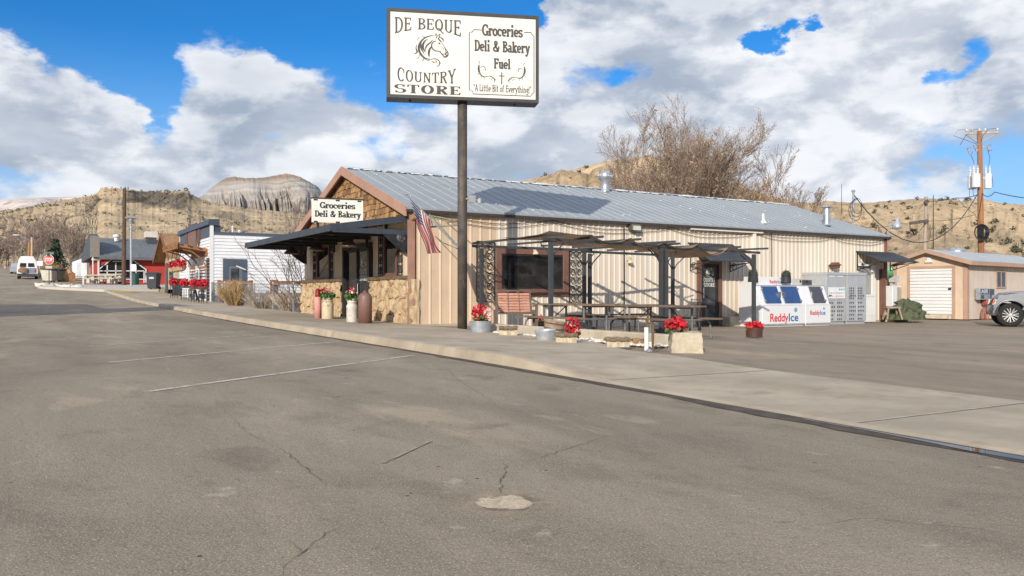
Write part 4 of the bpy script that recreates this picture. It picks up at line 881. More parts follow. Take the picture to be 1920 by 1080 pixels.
p = at_y(1563, 499, Y0-.12); mb = MB(); mb.tube([(p.x-.18, Y0-.03, p.z-.4), (p.x-.18, Y0-.06, p.z), (p.x-.1, Y0-.1, p.z+.06)], .014, 5); mb.box(p.x-.12, Y0-.28, p.z-.08, p.x+.16, Y0-.04, p.z+.02); mb.prism([(p.x-.18, Y0-.32, p.z+.02), (p.x+.22, Y0-.32, p.z+.02), (p.x+.02, Y0-.32, p.z+.14)], (0, .3, 0)); obj('wall_lantern', mb, M('rust_iron', (.14, .065, .04), .8, .3, 6), store, world=True)
# wires draped under the eave
mb = MB()
for k, (xa, xb) in enumerate(((9.6, 13.5), (13.5, 18), (18, 22), (22, 26), (26, 29.2))):
    for dz in (0, .06): mb.tube([(xa+(xb-xa)*q, Y0-.06, 3.16-dz-(.14+dz)*4*q*(1-q)+.02*math.sin(9*q+k)) for q in np.linspace(0, 1, 11)], .009, 4)
obj('eave_wire', mb, M('wire_dark', (.07, .055, .05), .7, .2, 5), store, world=True)
# things standing on the roof
p = at_y(1135, 350, YR-.35)
mb = MB(); c = (p.x, YR-.35, roof_pt(p.x, YR-.35)[2]-.05); mb.lathe(c, [(.24, 0), (.17, .05), (.17, .42), (.235, .47), (.255, .60), (.235, .73), (.14, .80), (.03, .82)], 20)
for k in range(20): q = 2*math.pi*k/20; mb.tube([(c[0]+r_*math.cos(q+s_), c[1]+r_*math.sin(q+s_), c[2]+z_) for r_, z_, s_ in ((.24, .47, 0), (.268, .6, .12), (.24, .73, .24))], .012, 4)
obj('turbine_vent', mb, galv, store, world=True, smooth=True)
p = at_y(1550, 428, Y0+.9); c = (p.x, Y0+.9, roof_pt(p.x, Y0+.9)[2]); mb = MB(); mb.lathe(c, [(.20, 0), (.16, .03), (.13, .06), (.13, .62), (.12, .64), (.12, .70)], 14); mb.lathe((c[0], c[1], c[2]+.70), [(.22, 0), (.23, .02), (.1, .08)], 14); obj('flue_pipe', mb, galv, store, world=True, smooth=False)
for px, py, yy, h in ((1431, 418, Y0+.75, .32), (1433, 421, Y0+.6, .12)):
    p = at_y(px, py, yy); c = (p.x, yy, roof_pt(p.x, yy)[2]); mb = MB(); mb.lathe(c, [(.12, 0), (.06, .06), (.05, .08), (.05, h), (.03, h+.01)], 10); obj('vent_pipe', mb, white, store, world=True)
# service mast, loops of cable and the yard lamp at the far corner
mb = MB(); m0 = at_y(1600, 421, Y0+2.2); mz = roof_pt(m0.x, m0.y)[2]; MAST = Vector((m0.x, m0.y, at_y(1600, 360, Y0+2.2).z))
mb.tube([(m0.x, m0.y, mz-.1), (m0.x, m0.y, MAST.z)], .045, 8); mb.lathe((m0.x, m0.y, MAST.z), [(.08, 0), (.08, .06), (.03, .1)], 8); o = obj('service_mast', mb, galv, store, world=True)
mb = MB()
for k in range(3): mb.tube([(m0.x+.12+(.42-.05*k)*math.cos(q), m0.y-.05*k, MAST.z-.78+(.42-.05*k)*math.sin(q)+.1*k) for q in np.linspace(1.4-.3*k, 6.9, 16)], .014, 4)
obj('cable_loop', mb, blackm, o, world=True)
p = at_y(1682, 418, Y0-.4); mb = MB(); ca = Vector((X1+.02, Y0-.06, 3.05)); mb.tube([ca, ca+Vector((0, -.05, .5)), ca+Vector((.12, -.12, .85)), Vector((p.x-.1, Y0-.4, p.z+.12)), Vector((p.x, Y0-.4, p.z+.1))], .025, 6)
o = obj('yard_lamp', mb, galv, store, world=True); mb = MB(); mb.lathe((p.x, Y0-.4, p.z-.26), [(.06, 0), (.17, .03), (.19, .14), (.14, .22), (.09, .26), (.09, .42), (.05, .44)], 14); obj('lamp_head', mb, M('lamp_metal', (.55, .57, .58), .3, .1, 4, metal=.6), o, world=True, smooth=True)
# back corner: post, gate, white cabinet on the post, block
a = at_y(1622, 552, Y0-.25); b = at_y(1641, 602, Y0-.25); mb = MB(); z0 = -.02
mb.box(a.x, Y0-.27, z0, b.x, Y0-.22, z0+.30); mb.box(a.x, Y0-.27, a.z-.08, b.x, Y0-.22, a.z)
for k in range(6): x = a.x+(b.x-a.x-.06)*k/5; mb.box(x, Y0-.265, z0+.3, x+.055, Y0-.225, a.z-.08)
gt = obj('side_gate', mb, white, store, world=True); mb = MB(); mb.box(b.x-.06, Y0-.2, z0, b.x+.04, Y0-.1, 2.2); mb.box(a.x-.2, Y0-.2, 2.1, b.x-.06, Y0-.1, 2.2); obj('gate_frame', mb, white, gt, world=True)
mb = MB(); mb.box(a.x-.1, Y0-.05, z0, b.x-.05, Y0-.02, 2.2); obj('storm_door', mb, M('grey_door', (.30, .30, .29), .6, .1, 2), store, world=True)
mb = MB(); mb.box(X1-.42, Y0-.14, 0, X1-.20, Y0-.02, 2.0); obj('porch_post', mb, browntrim, store, world=True)
mb = MB(); mb.box(X1-.15, Y0-.4, .55, X1+.42, Y0-.1, 1.35); o = obj('wall_cabinet', mb, white, store, world=True, bevel=.015); mb = MB(); mb.box(X1+.12, Y0-.415, .62, X1+.38, Y0-.401, 1.3); obj('cabinet_window', mb, M('notice_tan', (.42, .36, .25), .5, .3, 9), o, world=True)
mb = MB(); mb.box(X1-.3, Y0-.6, -.1, X1+.55, Y0-.15, .32); obj('step_block', mb, concrete_block, store, world=True, bevel=.02)
mb = MB(); mb.box(X1+.05, Y0-.35, 1.5, X1+.35, Y0-.1, 1.75); mb.box(X1+.12, Y0-.2, 0.3, X1+.3, Y0-.1, 1.5); obj('meter_box', mb, M('meter_grey', (.48, .48, .47), .5, .1, 4), store, world=True)
a = at_y(1380, 604, Y0-.3); mb = MB(); mb.box(dx1+.03, Y0-.45, -.12, a.x+.25, Y0-.03, .28); obj('door_kerb', mb, concrete_block, store, world=True, bevel=.03)

# ------------------------------------------------------------------ the tall pole sign
PX, PY = 9.17, 17.57; pz = G(PX, PY)+.03
sign = thing('pole_sign', 'tall white lightbox store sign with horse head drawing on a rusty steel pole', 'sign', (PX, PY, pz))
polem = M('rusty_pole', (.095, .078, .062), .6, .3, 2.5, col2=(.055, .055, .055), mask=(.45, .6), dirt=.35, tcol=(.20, .11, .05), stretch=(1, 1, .7), bump=.2)
D = (Vector((PX, PY, 0))).dot(FWD)
mb = MB(); mb.lathe((PX, PY, pz-.05), [(.116, 0), (.116, 5.75)], 24); obj('pole', mb, polem, sign, world=True, smooth=True)
ANG = -YAW+R(9.5); ux = Vector((math.cos(ANG), math.sin(ANG), 0)); un = Vector((ux.y, -ux.x, 0))        # un faces the street
def sp(px, py):                                                        # a point of the sign face
    d = ray(px, py); o = Vector((PX, PY, 0))+un*.24; tt = (o-EYE).dot(un)/d.dot(un); return EYE+d*tt
tl, br_ = sp(730, 29), sp(1005, 184); zt, zb = (sp(868, 26).z+sp(868, 30).z)/2+.07, sp(868, 188).z
o0 = Vector((PX, PY, 0)); L0 = (sp(725, 105)-o0).dot(ux); L1 = (sp(1010, 105)-o0).dot(ux)
def SG(u, v, dep): return o0+ux*u+un*dep+Vector((0, 0, v))
mb = MB(); mb.hexa([SG(L0, zb, -.24), SG(L1, zb, -.24), SG(L1, zb, .22), SG(L0, zb, .22), SG(L0, zt, -.24), SG(L1, zt, -.24), SG(L1, zt, .22), SG(L0, zt, .22)]); e = .075
for a, b in (((L0, zb), (L1, zb+e)), ((L0, zt-e), (L1, zt)), ((L0, zb+e), (L0+e, zt-e)), ((L1-e, zb+e), (L1, zt-e))):
    mb.hexa([SG(a[0], a[1], .221), SG(b[0], a[1], .221), SG(b[0], a[1], .262), SG(a[0], a[1], .262), SG(a[0], b[1], .221), SG(b[0], b[1], .221), SG(b[0], b[1], .262), SG(a[0], b[1], .262)])
for q in (L0+.55, (L0+L1)/2, L1-.55): c = SG(q, zb-.001, 0); mb.box(c.x-.02, c.y-.02, c.z-.03, c.x+.02, c.y+.02, c.z+.01)
obj('cabinet', mb, M('sign_frame', (.06, .057, .054), .45, .12, 3), sign, world=True)
mb = MB(); mb.hexa([SG(L0+e, zb+e, .222), SG(L1-e, zb+e, .222), SG(L1-e, zb+e, .240), SG(L0+e, zb+e, .240), SG(L0+e, zt-e, .222), SG(L1-e, zt-e, .222), SG(L1-e, zt-e, .240), SG(L0+e, zt-e, .240)]); fc = obj('sign_face', mb, signface, sign, world=True)
# drawing coordinates: metres on the face, origin at its lower left corner
FW, FH = L1-L0-2*e, zt-zb-2*e; fo_ = SG(L0+e, zb+e, .2425)
U = lambda q: q/1378*FW; V = lambda q: (1-q/755)*FH                     # from the zoomed reading of the face
def onface(name, mb, m=inkgrey): return plane_obj(name, mb, m, fc, fo_, ux)
def arch(u, v): return (u, v-(1-v)*.42*(2*u-1)**2*1.25+.0*(1-(2*u-1)**2)+.0)
mb = MB(); write(mb, 'DE BEQUE', ROMAN, U(45), U(660), V(150), V(50), .10, warp=arch); onface('lettering', mb)
mb = MB(); write(mb, 'COUNTRY', ROMAN, U(70), U(610), V(635), V(545), .10, warp=lambda u, v: (u, v+v*.55*(2*u-1)**2)); onface('lettering', mb)
mb = MB(); write(mb, 'STORE', WIDE, U(45), U(655), V(738), V(660), .10); onface('lettering', mb)
mb = MB(); draw_horse(mb, U(225), V(452), U(315), V(0)-V(265), 1.5); onface('horse_drawing', mb)
mb = MB(); write(mb, 'Groceries', SLAB, U(865), U(1250), V(180), V(70), .03); onface('lettering', mb)
mb = MB(); write(mb, 'Deli & Bakery', SLAB, U(790), U(1320), V(325), V(220), .03); onface('lettering', mb)
mb = MB(); write(mb, 'Fuel', SLAB, U(975), U(1135), V(480), V(382), .03); onface('lettering', mb)
mb = MB(); write(mb, '"A Little Bit of Everything!"', FINE, U(780), U(1335), V(695), V(630), .03); onface('lettering', mb)
mb = MB(); fr = [(900-40, 128), (785, 128), (770, 150), (740, 158), (740, 690), (770, 697), (780, 722), (1330, 722), (1345, 700), (1375-3, 690), (1375-3, 158), (1345, 150), (1335, 128), (1265, 128)]
fr = [(U(min(x, 1362)), V(y)) for x, y in fr]
ribbon(mb, fr, .02, z=.0002); ribbon(mb, [(U(1050), V(510)), (U(1050), V(622))], .024, z=.0004); ribbon(mb, [(U(1022), V(545)), (U(1078), V(545))], .02, z=.0008)
onface('border_line', mb)
mb = MB(); draw_horse(mb, U(822), V(612), U(180), V(0)-V(205), 1.3, strokes=VINE); onface('scroll_ornament', mb); mb = MB(); draw_horse(mb, U(1100), V(612), U(180), V(0)-V(205), 1.3, strokes=VINE, flip=True); onface('scroll_ornament', mb)
p = at_d(886, 373, D-.05); mb = MB(); mb.box(p.x-.10, p.y-.05, p.z-.09, p.x+.06, p.y+.05, p.z+.08); mb.tube([(p.x+.06, p.y, p.z-.02), (p.x+.14, p.y-.04, p.z-.03)], .02, 6); mb.lathe((p.x+.16, p.y-.06, p.z-.10), [(.05, 0), (.055, .06), (.03, .12)], 10); mb.tube([(PX, PY, p.z), (p.x-.1, p.y, p.z)], .02, 5)
obj('floodlight', mb, M('fixture_grey', (.35, .35, .36), .4, .1, 5), sign, world=True)
# a rusty bracket of rods between pole and wall
gr_m = M('old_green_steel', (.19, .20, .135), .7, .25, 6, dirt=.3)
mb = MB(); a0 = Vector((PX, PY+.12, at_d(866, 421, D).z)); w0 = at_d(806, 408, D+.5)
mb.tube([a0, at_d(800, 426, D+.2)], .022, 5); mb.tube([a0+Vector((0, 0, .1)), at_d(805, 404, D+.3)], .018, 5); mb.tube([at_d(862, 466, D), at_d(805, 402, D+.3)], .022, 5); mb.tube([at_d(805, 402, D+.3), at_d(806, 430, D+.2)], .02, 5)
for k in range(4): q = k/4; mb.tube([at_d(806+14*k, 404+5*k, D+.3), at_d(812+15*k, 425-1*k, D+.2)], .010, 4)
mb.tube([a0, (PX+.5, PY+1.2, a0.z+.2), (PX+.9, Y0, a0.z+.28)], .015, 5); mb.tube([a0+Vector((0, 0, -.6)), (PX+.3, PY+1.6, a0.z-.35), (PX+.55, Y0, a0.z-.1)], .012, 5)
obj('sign_bracket', mb, gr_m, sign, world=True)
# the flag on its staff, leaning out from the pole
s0 = Vector((PX-.12, PY, at_d(858, 464, D).z)); s1 = at_d(762, 364, D-.35)
flag = thing('flag', 'faded american flag hanging from a short staff on the sign pole', 'flag', tuple(s0))
mb = MB(); mb.tube([s0, s1], .016, 8); mb.blob(tuple(s1), .035, 3, 8, 6, 0); mb.tube([s0+Vector((.12, 0, -.05)), s0+(s1-s0)*.12], .03, 8); obj('staff', mb, galv, flag, world=True)
fm = bpy.data.materials.new('flag_cloth'); fm.use_nodes = True; t = NT(fm.node_tree); b_ = fm.node_tree.nodes['Principled BSDF']
uv = t.add('ShaderNodeUVMap', uv_map='UVMap').outputs[0]; sx = t.add('ShaderNodeSeparateXYZ', inp={0: uv})
st_ = t.math('GREATER_THAN', t.math('MODULO', t.math('MULTIPLY', sx.outputs[0], 13), 2.0), 1.0); c = t.mix(st_, (.50, .06, .07), (.72, .66, .60))
can = t.math('MULTIPLY', t.math('LESS_THAN', sx.outputs[0], 7/13), t.math('LESS_THAN', sx.outputs[1], .40))
stv = t.add('ShaderNodeTexVoronoi', inp={'Vector': t.mapv(uv, (16, 14, 1)), 'Scale': 1.0, 'Randomness': 0.0}); star = t.math('LESS_THAN', stv.outputs['Distance'], .28)
c = t.mix(can, c, t.mix(star, (.045, .065, .16), (.65, .63, .62))); t.l.new(c, b_.inputs['Base Color']); b_.inputs['Roughness'].default_value = .85
tr = t.add('ShaderNodeBsdfTranslucent', inp={0: c}); ms = t.add('ShaderNodeMixShader', inp={0: .3, 1: b_.outputs[0], 2: tr.outputs[0]}); t.l.new(ms.outputs[0], fm.node_tree.nodes['Material Output'].inputs[0])
h0, h1 = s1+(s0-s1)*.06, s1+(s0-s1)*.44
e0, e1 = at_d(800, 476, D-.15), at_d(826, 474, D-.12)
mb = MB(); uvs = []
NU, NV = 26, 30
def flagpt(u, v):
    top = h0.lerp(h1, u); bot = e0.lerp(e1, u); mid = at_d(780+28*u, 418+24*u, D-.25)
    p = top*(1-v)**2+mid*2*v*(1-v)+bot*v*v
    f = .10*math.sin(u*11+v*2.2)*min(1, v*2.5)+.05*math.sin(u*23+v*4)*v
    return p+un*f+ux*(.03*math.sin(v*9+u*4)*v)
for j in range(NV+1):
    for i in range(NU+1): uvs.append((i/NU, j/NV))
mb.grid(NU, NV, flagpt); mb.uv = uvs; obj('cloth', mb, fm, flag, world=True, smooth=True)

# ------------------------------------------------------------------ the Groceries sign on the porch roof
gc = Vector((7.3, 21.1, 0)); ga = -YAW+R(20); gx = Vector((math.cos(ga), math.sin(ga), 0)); gn = Vector((gx.y, -gx.x, 0)); gy = 22.7
gd = gc.dot(FWD); W2 = .67; z0, z1 = at_d(633, 418, gd).z, at_d(633, 374, gd).z
gs = thing('shop_sign', 'white Groceries Deli and Bakery signboard standing on the dark porch roof', 'sign', (gc.x, gc.y, 2.8))
def GS(u, v, d): return gc+gx*u+gn*d+Vector((0, 0, v))
mb = MB(); mb.hexa([GS(-W2, z0, -.03), GS(W2, z0, -.03), GS(W2, z0, .02), GS(-W2, z0, .02), GS(-W2, z1, -.03), GS(W2, z1, -.03), GS(W2, z1, .02), GS(-W2, z1, .02)]); bd = obj('board', mb, signface, gs, world=True)
mb = MB(); mb.beam(GS(-W2-.02, z1+.015, 0), GS(W2+.02, z1+.015, 0), .07, .03)
for u in (-W2+.1, .0, W2-.1):
    for v in (z0+.02, z1-.03): mb.beam(GS(u-.05, v, .024), GS(u+.05, v, .024), .012, .035)
mb.beam(GS(-.5, 2.75, -.05), GS(-.5, z1, -.05), .05, .05); mb.beam(GS(.5, 2.75, -.05), GS(.5, z1, -.05), .05, .05); mb.beam(GS(-.5, z1-.1, -.06), GS(-.5, 3.05, -.7), .04, .04); mb.beam(GS(.5, z1-.1, -.06), GS(.5, 3.05, -.7), .04, .04)
obj('sign_frame', mb, blackm, gs, world=True)
H = z1-z0
for s, a, b, v in (('Groceries', .16, .84, .60), ('Deli & Bakery', .06, .95, .235)):
    mb = MB(); write(mb, s, SLAB, a*2*W2, b*2*W2, v*H, v*H+.27*H, .03); plane_obj('lettering', mb, ink, bd, GS(-W2, z0, .0215), gx)

# bell lamps under the porch
for k, (yy, zz) in enumerate(((21.07, 2.40), (23.8, 2.43), (26.4, 2.44))):
    mb = MB(); lm = thing('bell_lamp', ['brown metal bell lamp hanging nearest the flag under the porch', 'brown metal bell lamp hanging in the middle under the porch', 'brown metal bell lamp hanging at the far end of the porch'][k], 'lamp', (7.6, yy, zz-.12), 0, 'bell lamps under the porch roof')
    mb.lathe((7.6, yy, zz-.13), [(.235, 0), (.24, .015), (.21, .07), (.14, .13), (.06, .17), (.05, .22)], 22); obj('lamp_shade', mb, M('lamp_brown', (.075, .045, .03), .4, .15, 4), lm, world=True, smooth=True)
    mb = MB(); mb.tube([(7.6, yy, zz+.09), (7.6, yy, 2.86)], .012, 6); mb.lathe((7.6, yy, 2.78), [(.05, 0), (.05, .05)], 8); obj('rod', mb, blackm, lm, world=True)
    mb = MB(); mb.blob((7.6, yy, zz-.09), .05, 1, 8, 6, 0); obj('bulb', mb, M('bulb_glass', (.6, .58, .5), .2, .03, 4), lm, world=True, smooth=True)

# ------------------------------------------------------------------ cans and cylinders by the front door
rnd = random.Random(4)
def onwalk(px, py):
    z = .25
    for _ in range(15): p = at_z(px, py, z); z = SW(p.x, p.y) if p.y > 13 and p.x < 9.1 else G(p.x, p.y)+.006
    return p
def milk_can(name, label, px, py, w, h, m, fl, cat='planter'):
    p = onwalk(px, py); k = (p-EYE).dot(FWD)/FOC; r = w*k/2; H_ = h*k; p = p+FWD*r*.9; p.z = SW(p.x, p.y)
    o = thing(name, label, cat, tuple(p)); mb = MB()
    mb.lathe(p, [(r*.93, 0), (r*.96, .02), (r*.96, H_*.62), (r*.99, H_*.66), (r*.99, H_*.70), (r*.80, H_*.78), (r*.78, H_*.84), (r*.86, H_*.85), (r*.86, H_*.89), (r*.78, H_*.9), (r*.78, H_*.95), (r*.88, H_*.96), (r*.88, H_), (r*.7, H_), (r*.68, H_*.93)], 28); obj('can', mb, m, o, world=True, smooth=True)
    mb = MB(); c = (p.x, p.y, p.z+H_+.06); mb.clump(c, (r*1.25, r*1.25, .13), 220, .10, rnd); obj('leaves', mb, leaf, o, world=True)
    mb = MB(); mb.clump((p.x, p.y, p.z+H_+.16), (r*1.1, r*1.1, .16), 60, .06, rnd); mb.m = 1
    if fl: mb.clump((p.x-.12, p.y+.1, p.z+H_+.22), (.12, .12, .10), 40, .07, rnd)
    for _ in range(6): q = (p.x+rnd.uniform(-r, r)*.6, p.y+rnd.uniform(-r, r)*.6, p.z+H_); mb.tube([q, (q[0]+.02, q[1], q[2]+rnd.uniform(.25, .38))], .008, 3)
    obj('flowers', mb, [pinkfl, redfl], o, world=True)
canc = M('cream_can', (.56, .48, .33), .55, .12, 4, col2=(.33, .20, .10), mask=(.54, .70), dirt=.3); canw = M('white_can', (.60, .56, .50), .5, .12, 4, col2=(.28, .23, .19), mask=(.56, .70), dirt=.3)
milk_can('milk_can', 'cream rust-speckled milk can planter with red flower left of the door', 612, 598.5, 23, 40, canc, True)
milk_can('milk_can', 'grey white milk can planter with pale flowers right of the door', 658, 604.5, 21, 44, canw, False)
def cyl(name, label, cat, px, py, w, h, m, prof, extra=None):
    p = onwalk(px, py); k = (p-EYE).dot(FWD)/FOC; r = w*k/2; H_ = h*k; p = p+FWD*r*.9; p.z = SW(p.x, p.y)
    o = thing(name, label, cat, tuple(p)); mb = MB(); mb.lathe(p, [(r*a, H_*b) for a, b in prof], 28); obj('cylinder_body', mb, m, o, world=True, smooth=True)
    return o, p, r, H_
o, p, r, H_ = cyl('gas_cylinder', 'tall brown steel cylinder with rounded top standing by the stone wall', 'cylinder', 682.5, 607, 26, 59, M('brown_cylinder', (.19, .105, .085), .5, .15, 3, dirt=.25), [(1, 0), (1, .78), (.96, .86), (.82, .93), (.55, .985), (.1, 1)])
mb = MB(); mb.lathe((p.x, p.y, p.z+H_), [(.06, -.01), (.06, .03), (.02, .05)], 10); obj('cap', mb, browntrim, o, world=True)
o, p, r, H_ = cyl('painted_cylinder', 'slim pink cylinder with dark red cap beside the cream milk can', 'cylinder', 594.5, 597.5, 13.5, 41, M('pink_paint', (.62, .28, .25), .6, .1, 4, dirt=.2), [(1, 0), (1, .98), (.9, 1)])
mb = MB(); mb.lathe((p.x, p.y, p.z+H_), [(r*.85, -.01), (r*.7, .06), (r*.68, .2), (r*.4, .24), (.01, .25)], 14); obj('cap', mb, M('dark_red_cap', (.22, .012, .012), .5, .15, 5), o, world=True, smooth=True)

# ------------------------------------------------------------------ patio: low wall, blocks, planters
wl, wr = Vector((9.12, 16.1)), Vector((9.72, 10.75))
mb = MB(); n = 40; d2 = (wr-wl).normalized(); nn = Vector((-d2.y, d2.x))
o_ = len(mb.v)
for i in range(n+1):
    q = wl.lerp(wr, i/n); zt_ = .36-.045*i/n+.008*mnoise.noise(Vector((i*.4, 0, 0)))
    for off, z in ((-.10, -.3), (-.10, zt_-.02), (-.085, zt_), (.085, zt_), (.10, zt_-.02), (.10, -.3)): mb.v.append((q.x+nn.x*off, q.y+nn.y*off, z))
for i in range(n):
    for k in range(5): a = o_+i*6+k; mb.face((a, a+6, a+7, a+1))
mb.face([o_+k for k in range(6)]); mb.face([o_+n*6+k for k in reversed(range(6))])
solo('low_wall', 'low grey concrete wall edging the patio beside the sidewalk', 'wall', mb, M('patio_concrete', (.44, .375, .28), .92, .14, 2, bump=.35, bscale=35, dirt=.45, tcol=(.2, .16, .11)), (9.4, 13.4, .1))
def rough_block(name, label, c, sx_, sy_, sz_, rz, m):
    mb = MB(); N = 10; ca, sa = math.cos(rz), math.sin(rz)
    def P(u, v, w):
        tp = 1-.09*(w+1)/2; p = Vector((u*sx_/2*tp, v*sy_/2*tp, (w+1)/2*sz_))
        f = Vector((u, v, w)); k = 1-.05*max(0, f.length-1.25); p = Vector((p.x*k, p.y*k, p.z*(k if w > 0 else 1)))
        p += Vector((u, v, w))*.014*mnoise.fractal(Vector((u*2+c[0], v*2, w*2)), 1, 2, 4)
        return (c[0]+p.x*ca-p.y*sa, c[1]+p.x*sa+p.y*ca, c[2]+p.z)
    for f in (lambda u, v: P(-1, u, v), lambda u, v: P(1, -u, v), lambda u, v: P(u, 1, v), lambda u, v: P(-u, -1, v), lambda u, v: P(u, v, 1)):
        mb.grid(N, N, lambda a, b, f=f: f(2*a-1, 2*b-1))
    return solo(name, label, 'block', mb, m, c)
p = groundpt(1316, 664); p1 = groundpt(1262, 664); p0 = groundpt(1233, 658)
ZB = .065
a = at_z(1262, 664, ZB); b = at_z(1316, 665, ZB); c_ = at_z(1233, 661, ZB)
dx_ = (b-a); rz = math.atan2(dx_.y, dx_.x)+R(9)
n_ = Vector((-math.sin(rz), math.cos(rz), 0)); dep = .75
ctr = a+dx_/2+n_*dep/2
rough_block('concrete_block', 'rough pale concrete block at the corner of the patio wall', (ctr.x, ctr.y, ZB-.03), dx_.length+.06, dep, .37, rz, concrete_block)
# pebble bed along the wall
pebm = M('white_pebble', (.62, .57, .50), .85, .15, 9, island=.45); mb = MB(); rnd = random.Random(12)
for _ in range(1500):
    q = rnd.random(); base = wl.lerp(wr, q)+nn*(-.10-rnd.random()**1.3*(.30+.12*q)) if nn.x > 0 else wl.lerp(wr, q)+nn*(.10+rnd.random()**1.3*(.30+.12*q))
    if rnd.random() > .25+.75*q: continue
    s = rnd.uniform(.012, .032)*(1.6 if rnd.random() < .08 else 1); mb.blob((base.x, base.y, G(base.x, base.y)+.04+s*.3), (s*1.3, s, s*.7), rnd.random()*99, 6, 4, .3)
tag(obj('pebble_bed', mb, pebm), 'white and tan pebbles along the foot of the patio wall', 'pebbles', kind='stuff')
mb = MB()
for _ in range(420):
    q = .74+.17*rnd.random(); base = wl.lerp(wr, q)+(nn if nn.x < 0 else -nn)*(.12+rnd.random()*.26); mb.clump((base.x, base.y, G(base.x, base.y)+.05+.05*rnd.random()), (.05, .05, .03), 1, .10, rnd)
tag(obj('dead_leaves', mb, dryleaf), 'heap of dry brown leaves against the patio wall', 'leaves', kind='stuff')
def flowers(o, c, r, n, size, m=redfl, lf=60):
    mb = MB(); mb.clump(c, r, n, size, rnd); obj('flowers', mb, m, o, world=True)
    mb = MB(); mb.clump((c[0], c[1], c[2]-r[2]*.7), (r[0]*.95, r[1]*.95, r[2]*.5), lf, size*1.1, rnd); obj('leaves', mb, leaf, o, world=True)
def pot_at(px, py, z=None):
    if z is None:
        z = .12
        for _ in range(15): q = at_z(px, py, z); z = max(G(q.x, q.y), 0)+.03 if q.x > 9.3 else SW(q.x, q.y)
    return at_z(px, py, z)
def tub(name, label, cat, px, py, w, h, m, taper=.84, oval=1.0, tilt=(0, 0), rim=.02, z=None, at=None):
    p = at.copy() if at is not None else pot_at(px, py, z); k = (p-EYE).dot(FWD)/FOC; r = w*k/2; H_ = h*k; p = p+FWD*r*oval*.8*(at is None)
    o = thing(name, label, cat, tuple(p)); mb = MB(); n = 30
    mb.lathe((0, 0, 0), [(r*taper, 0), (r*(taper*.7+.3), H_*.45), (r*.97, H_*.9), (r*1.0, H_*.93), (r*1.0, H_), (r*.93, H_), (r*.90, H_*.8), (.01, H_*.8)], n, caps=False)
    rot = Matrix.Rotation(-YAW, 4, 'Z') @ Matrix.Rotation(tilt[0], 4, 'X') @ Matrix.Rotation(tilt[1], 4, 'Y') @ Matrix.Diagonal((1, oval, 1, 1))
    mb.v = [tuple(Vector(p)+rot @ Vector(v)) for v in mb.v]; obj('tub', mb, m, o, world=True)
    return o, p, r, H_
galv_old = M('old_galvanised', (.36, .39, .42), .45, .16, 8, metal=.45, dirt=.4, tcol=(.2, .18, .16))
o, p, r, H_ = tub('galvanised_tub', 'galvanised tub planter with red and pink flowers beside the sign pole', 'planter', 900, 624.5, 42, 22, galv_old, .86, .75)
flowers(o, (p.x, p.y, p.z+H_+.18), (.20, .15, .20), 150, .075); mb = MB(); mb.clump((p.x+.1, p.y-.1, p.z+H_+.14), (.12, .1, .14), 50, .07, rnd); obj('pale_flowers', mb, pinkfl, o, world=True)
o, p, r, H_ = tub('galvanised_pail', 'dented shiny galvanised tub lying under the wooden half barrel', 'tub', 1024, 639, 42, 20, M('shiny_galvanised', (.56, .60, .64), .3, .14, 9, metal=.6, dirt=.25), .78, .8, (R(4), R(-5)))
o, p, r, H_ = tub('half_barrel', 'tilted weathered wooden half barrel resting on the galvanised tub and wall', 'barrel', 1038, 621.5, 43, 21, weathered, .80, .8, (R(3), R(9)), z=.30)
mb = MB(); rot = Matrix.Rotation(-YAW, 4, 'Z') @ Matrix.Rotation(R(3), 4, 'X') @ Matrix.Rotation(R(9), 4, 'Y') @ Matrix.Diagonal((1, .8, 1, 1))
for zz in (.25, .72): mb.lathe((0, 0, 0), [(r*(.84+.14*zz)+.003, H_*zz-.015), (r*(.85+.14*zz)+.004, H_*zz+.015)], 30, caps=False)
mb.v = [tuple(Vector(p)+rot @ Vector(v)) for v in mb.v]; obj('hoop', mb, M('rust_hoop', (.16, .09, .05), .8, .3, 8), o, world=True)
def log_planter(label, px, py, w, h, fl=False, rz=0.0):
    p = pot_at(px, py); k = (p-EYE).dot(FWD)/FOC; L = w*k; H_ = h*k; p = p+FWD*.13; o = thing('log_planter', label, 'planter', tuple(p))
    a = -YAW+rz; ax = Vector((math.cos(a), math.sin(a), 0)); ay = Vector((-ax.y, ax.x, 0)); mb = MB(); r2 = random.Random(px)
    n = 9
    for i in range(n):
        u0 = -L/2+L*i/n; u1 = u0+L/n*.96; hh = H_*r2.uniform(.58, .68)
        mb.hexa([p+ax*u0-ay*.13, p+ax*u1-ay*.13, p+ax*u1+ay*.13, p+ax*u0+ay*.13, p+ax*u0-ay*.14+Vector((0, 0, hh)), p+ax*u1-ay*.14+Vector((0, 0, hh)), p+ax*u1+ay*.13+Vector((0, 0, hh)), p+ax*u0+ay*.13+Vector((0, 0, hh))])
    obj('box', mb, M('bleached_wood', (.50, .42, .30), .9, .2, 8, island=.2, dirt=.5, tcol=(.2, .15, .1)), o, world=True)
    mb = MB(); z = H_*.62; pts = [p+ax*(-L*.53+L*1.06*i/8)-ay*.13+Vector((0, 0, z+H_*.2+.01*math.sin(i*2))) for i in range(9)]; mb.tube(pts, [H_*.24+.004*math.sin(i*3) for i in range(9)], 9)
    pts = [q+ay*.24 for q in pts]; mb.tube(pts, H_*.22, 9); obj('log_rim', mb, M('bark_log', (.17, .13, .09), .95, .35, 9, bump=.8, bscale=40), o, world=True)
    return o, p, H_
log_planter('short bark-edged log planter near the galvanised flower tub', 953, 629.5, 33, 17)
o, p, H_ = log_planter('bark-edged log planter holding red flowers below the half barrel', 1062, 643.5, 39, 18, True)
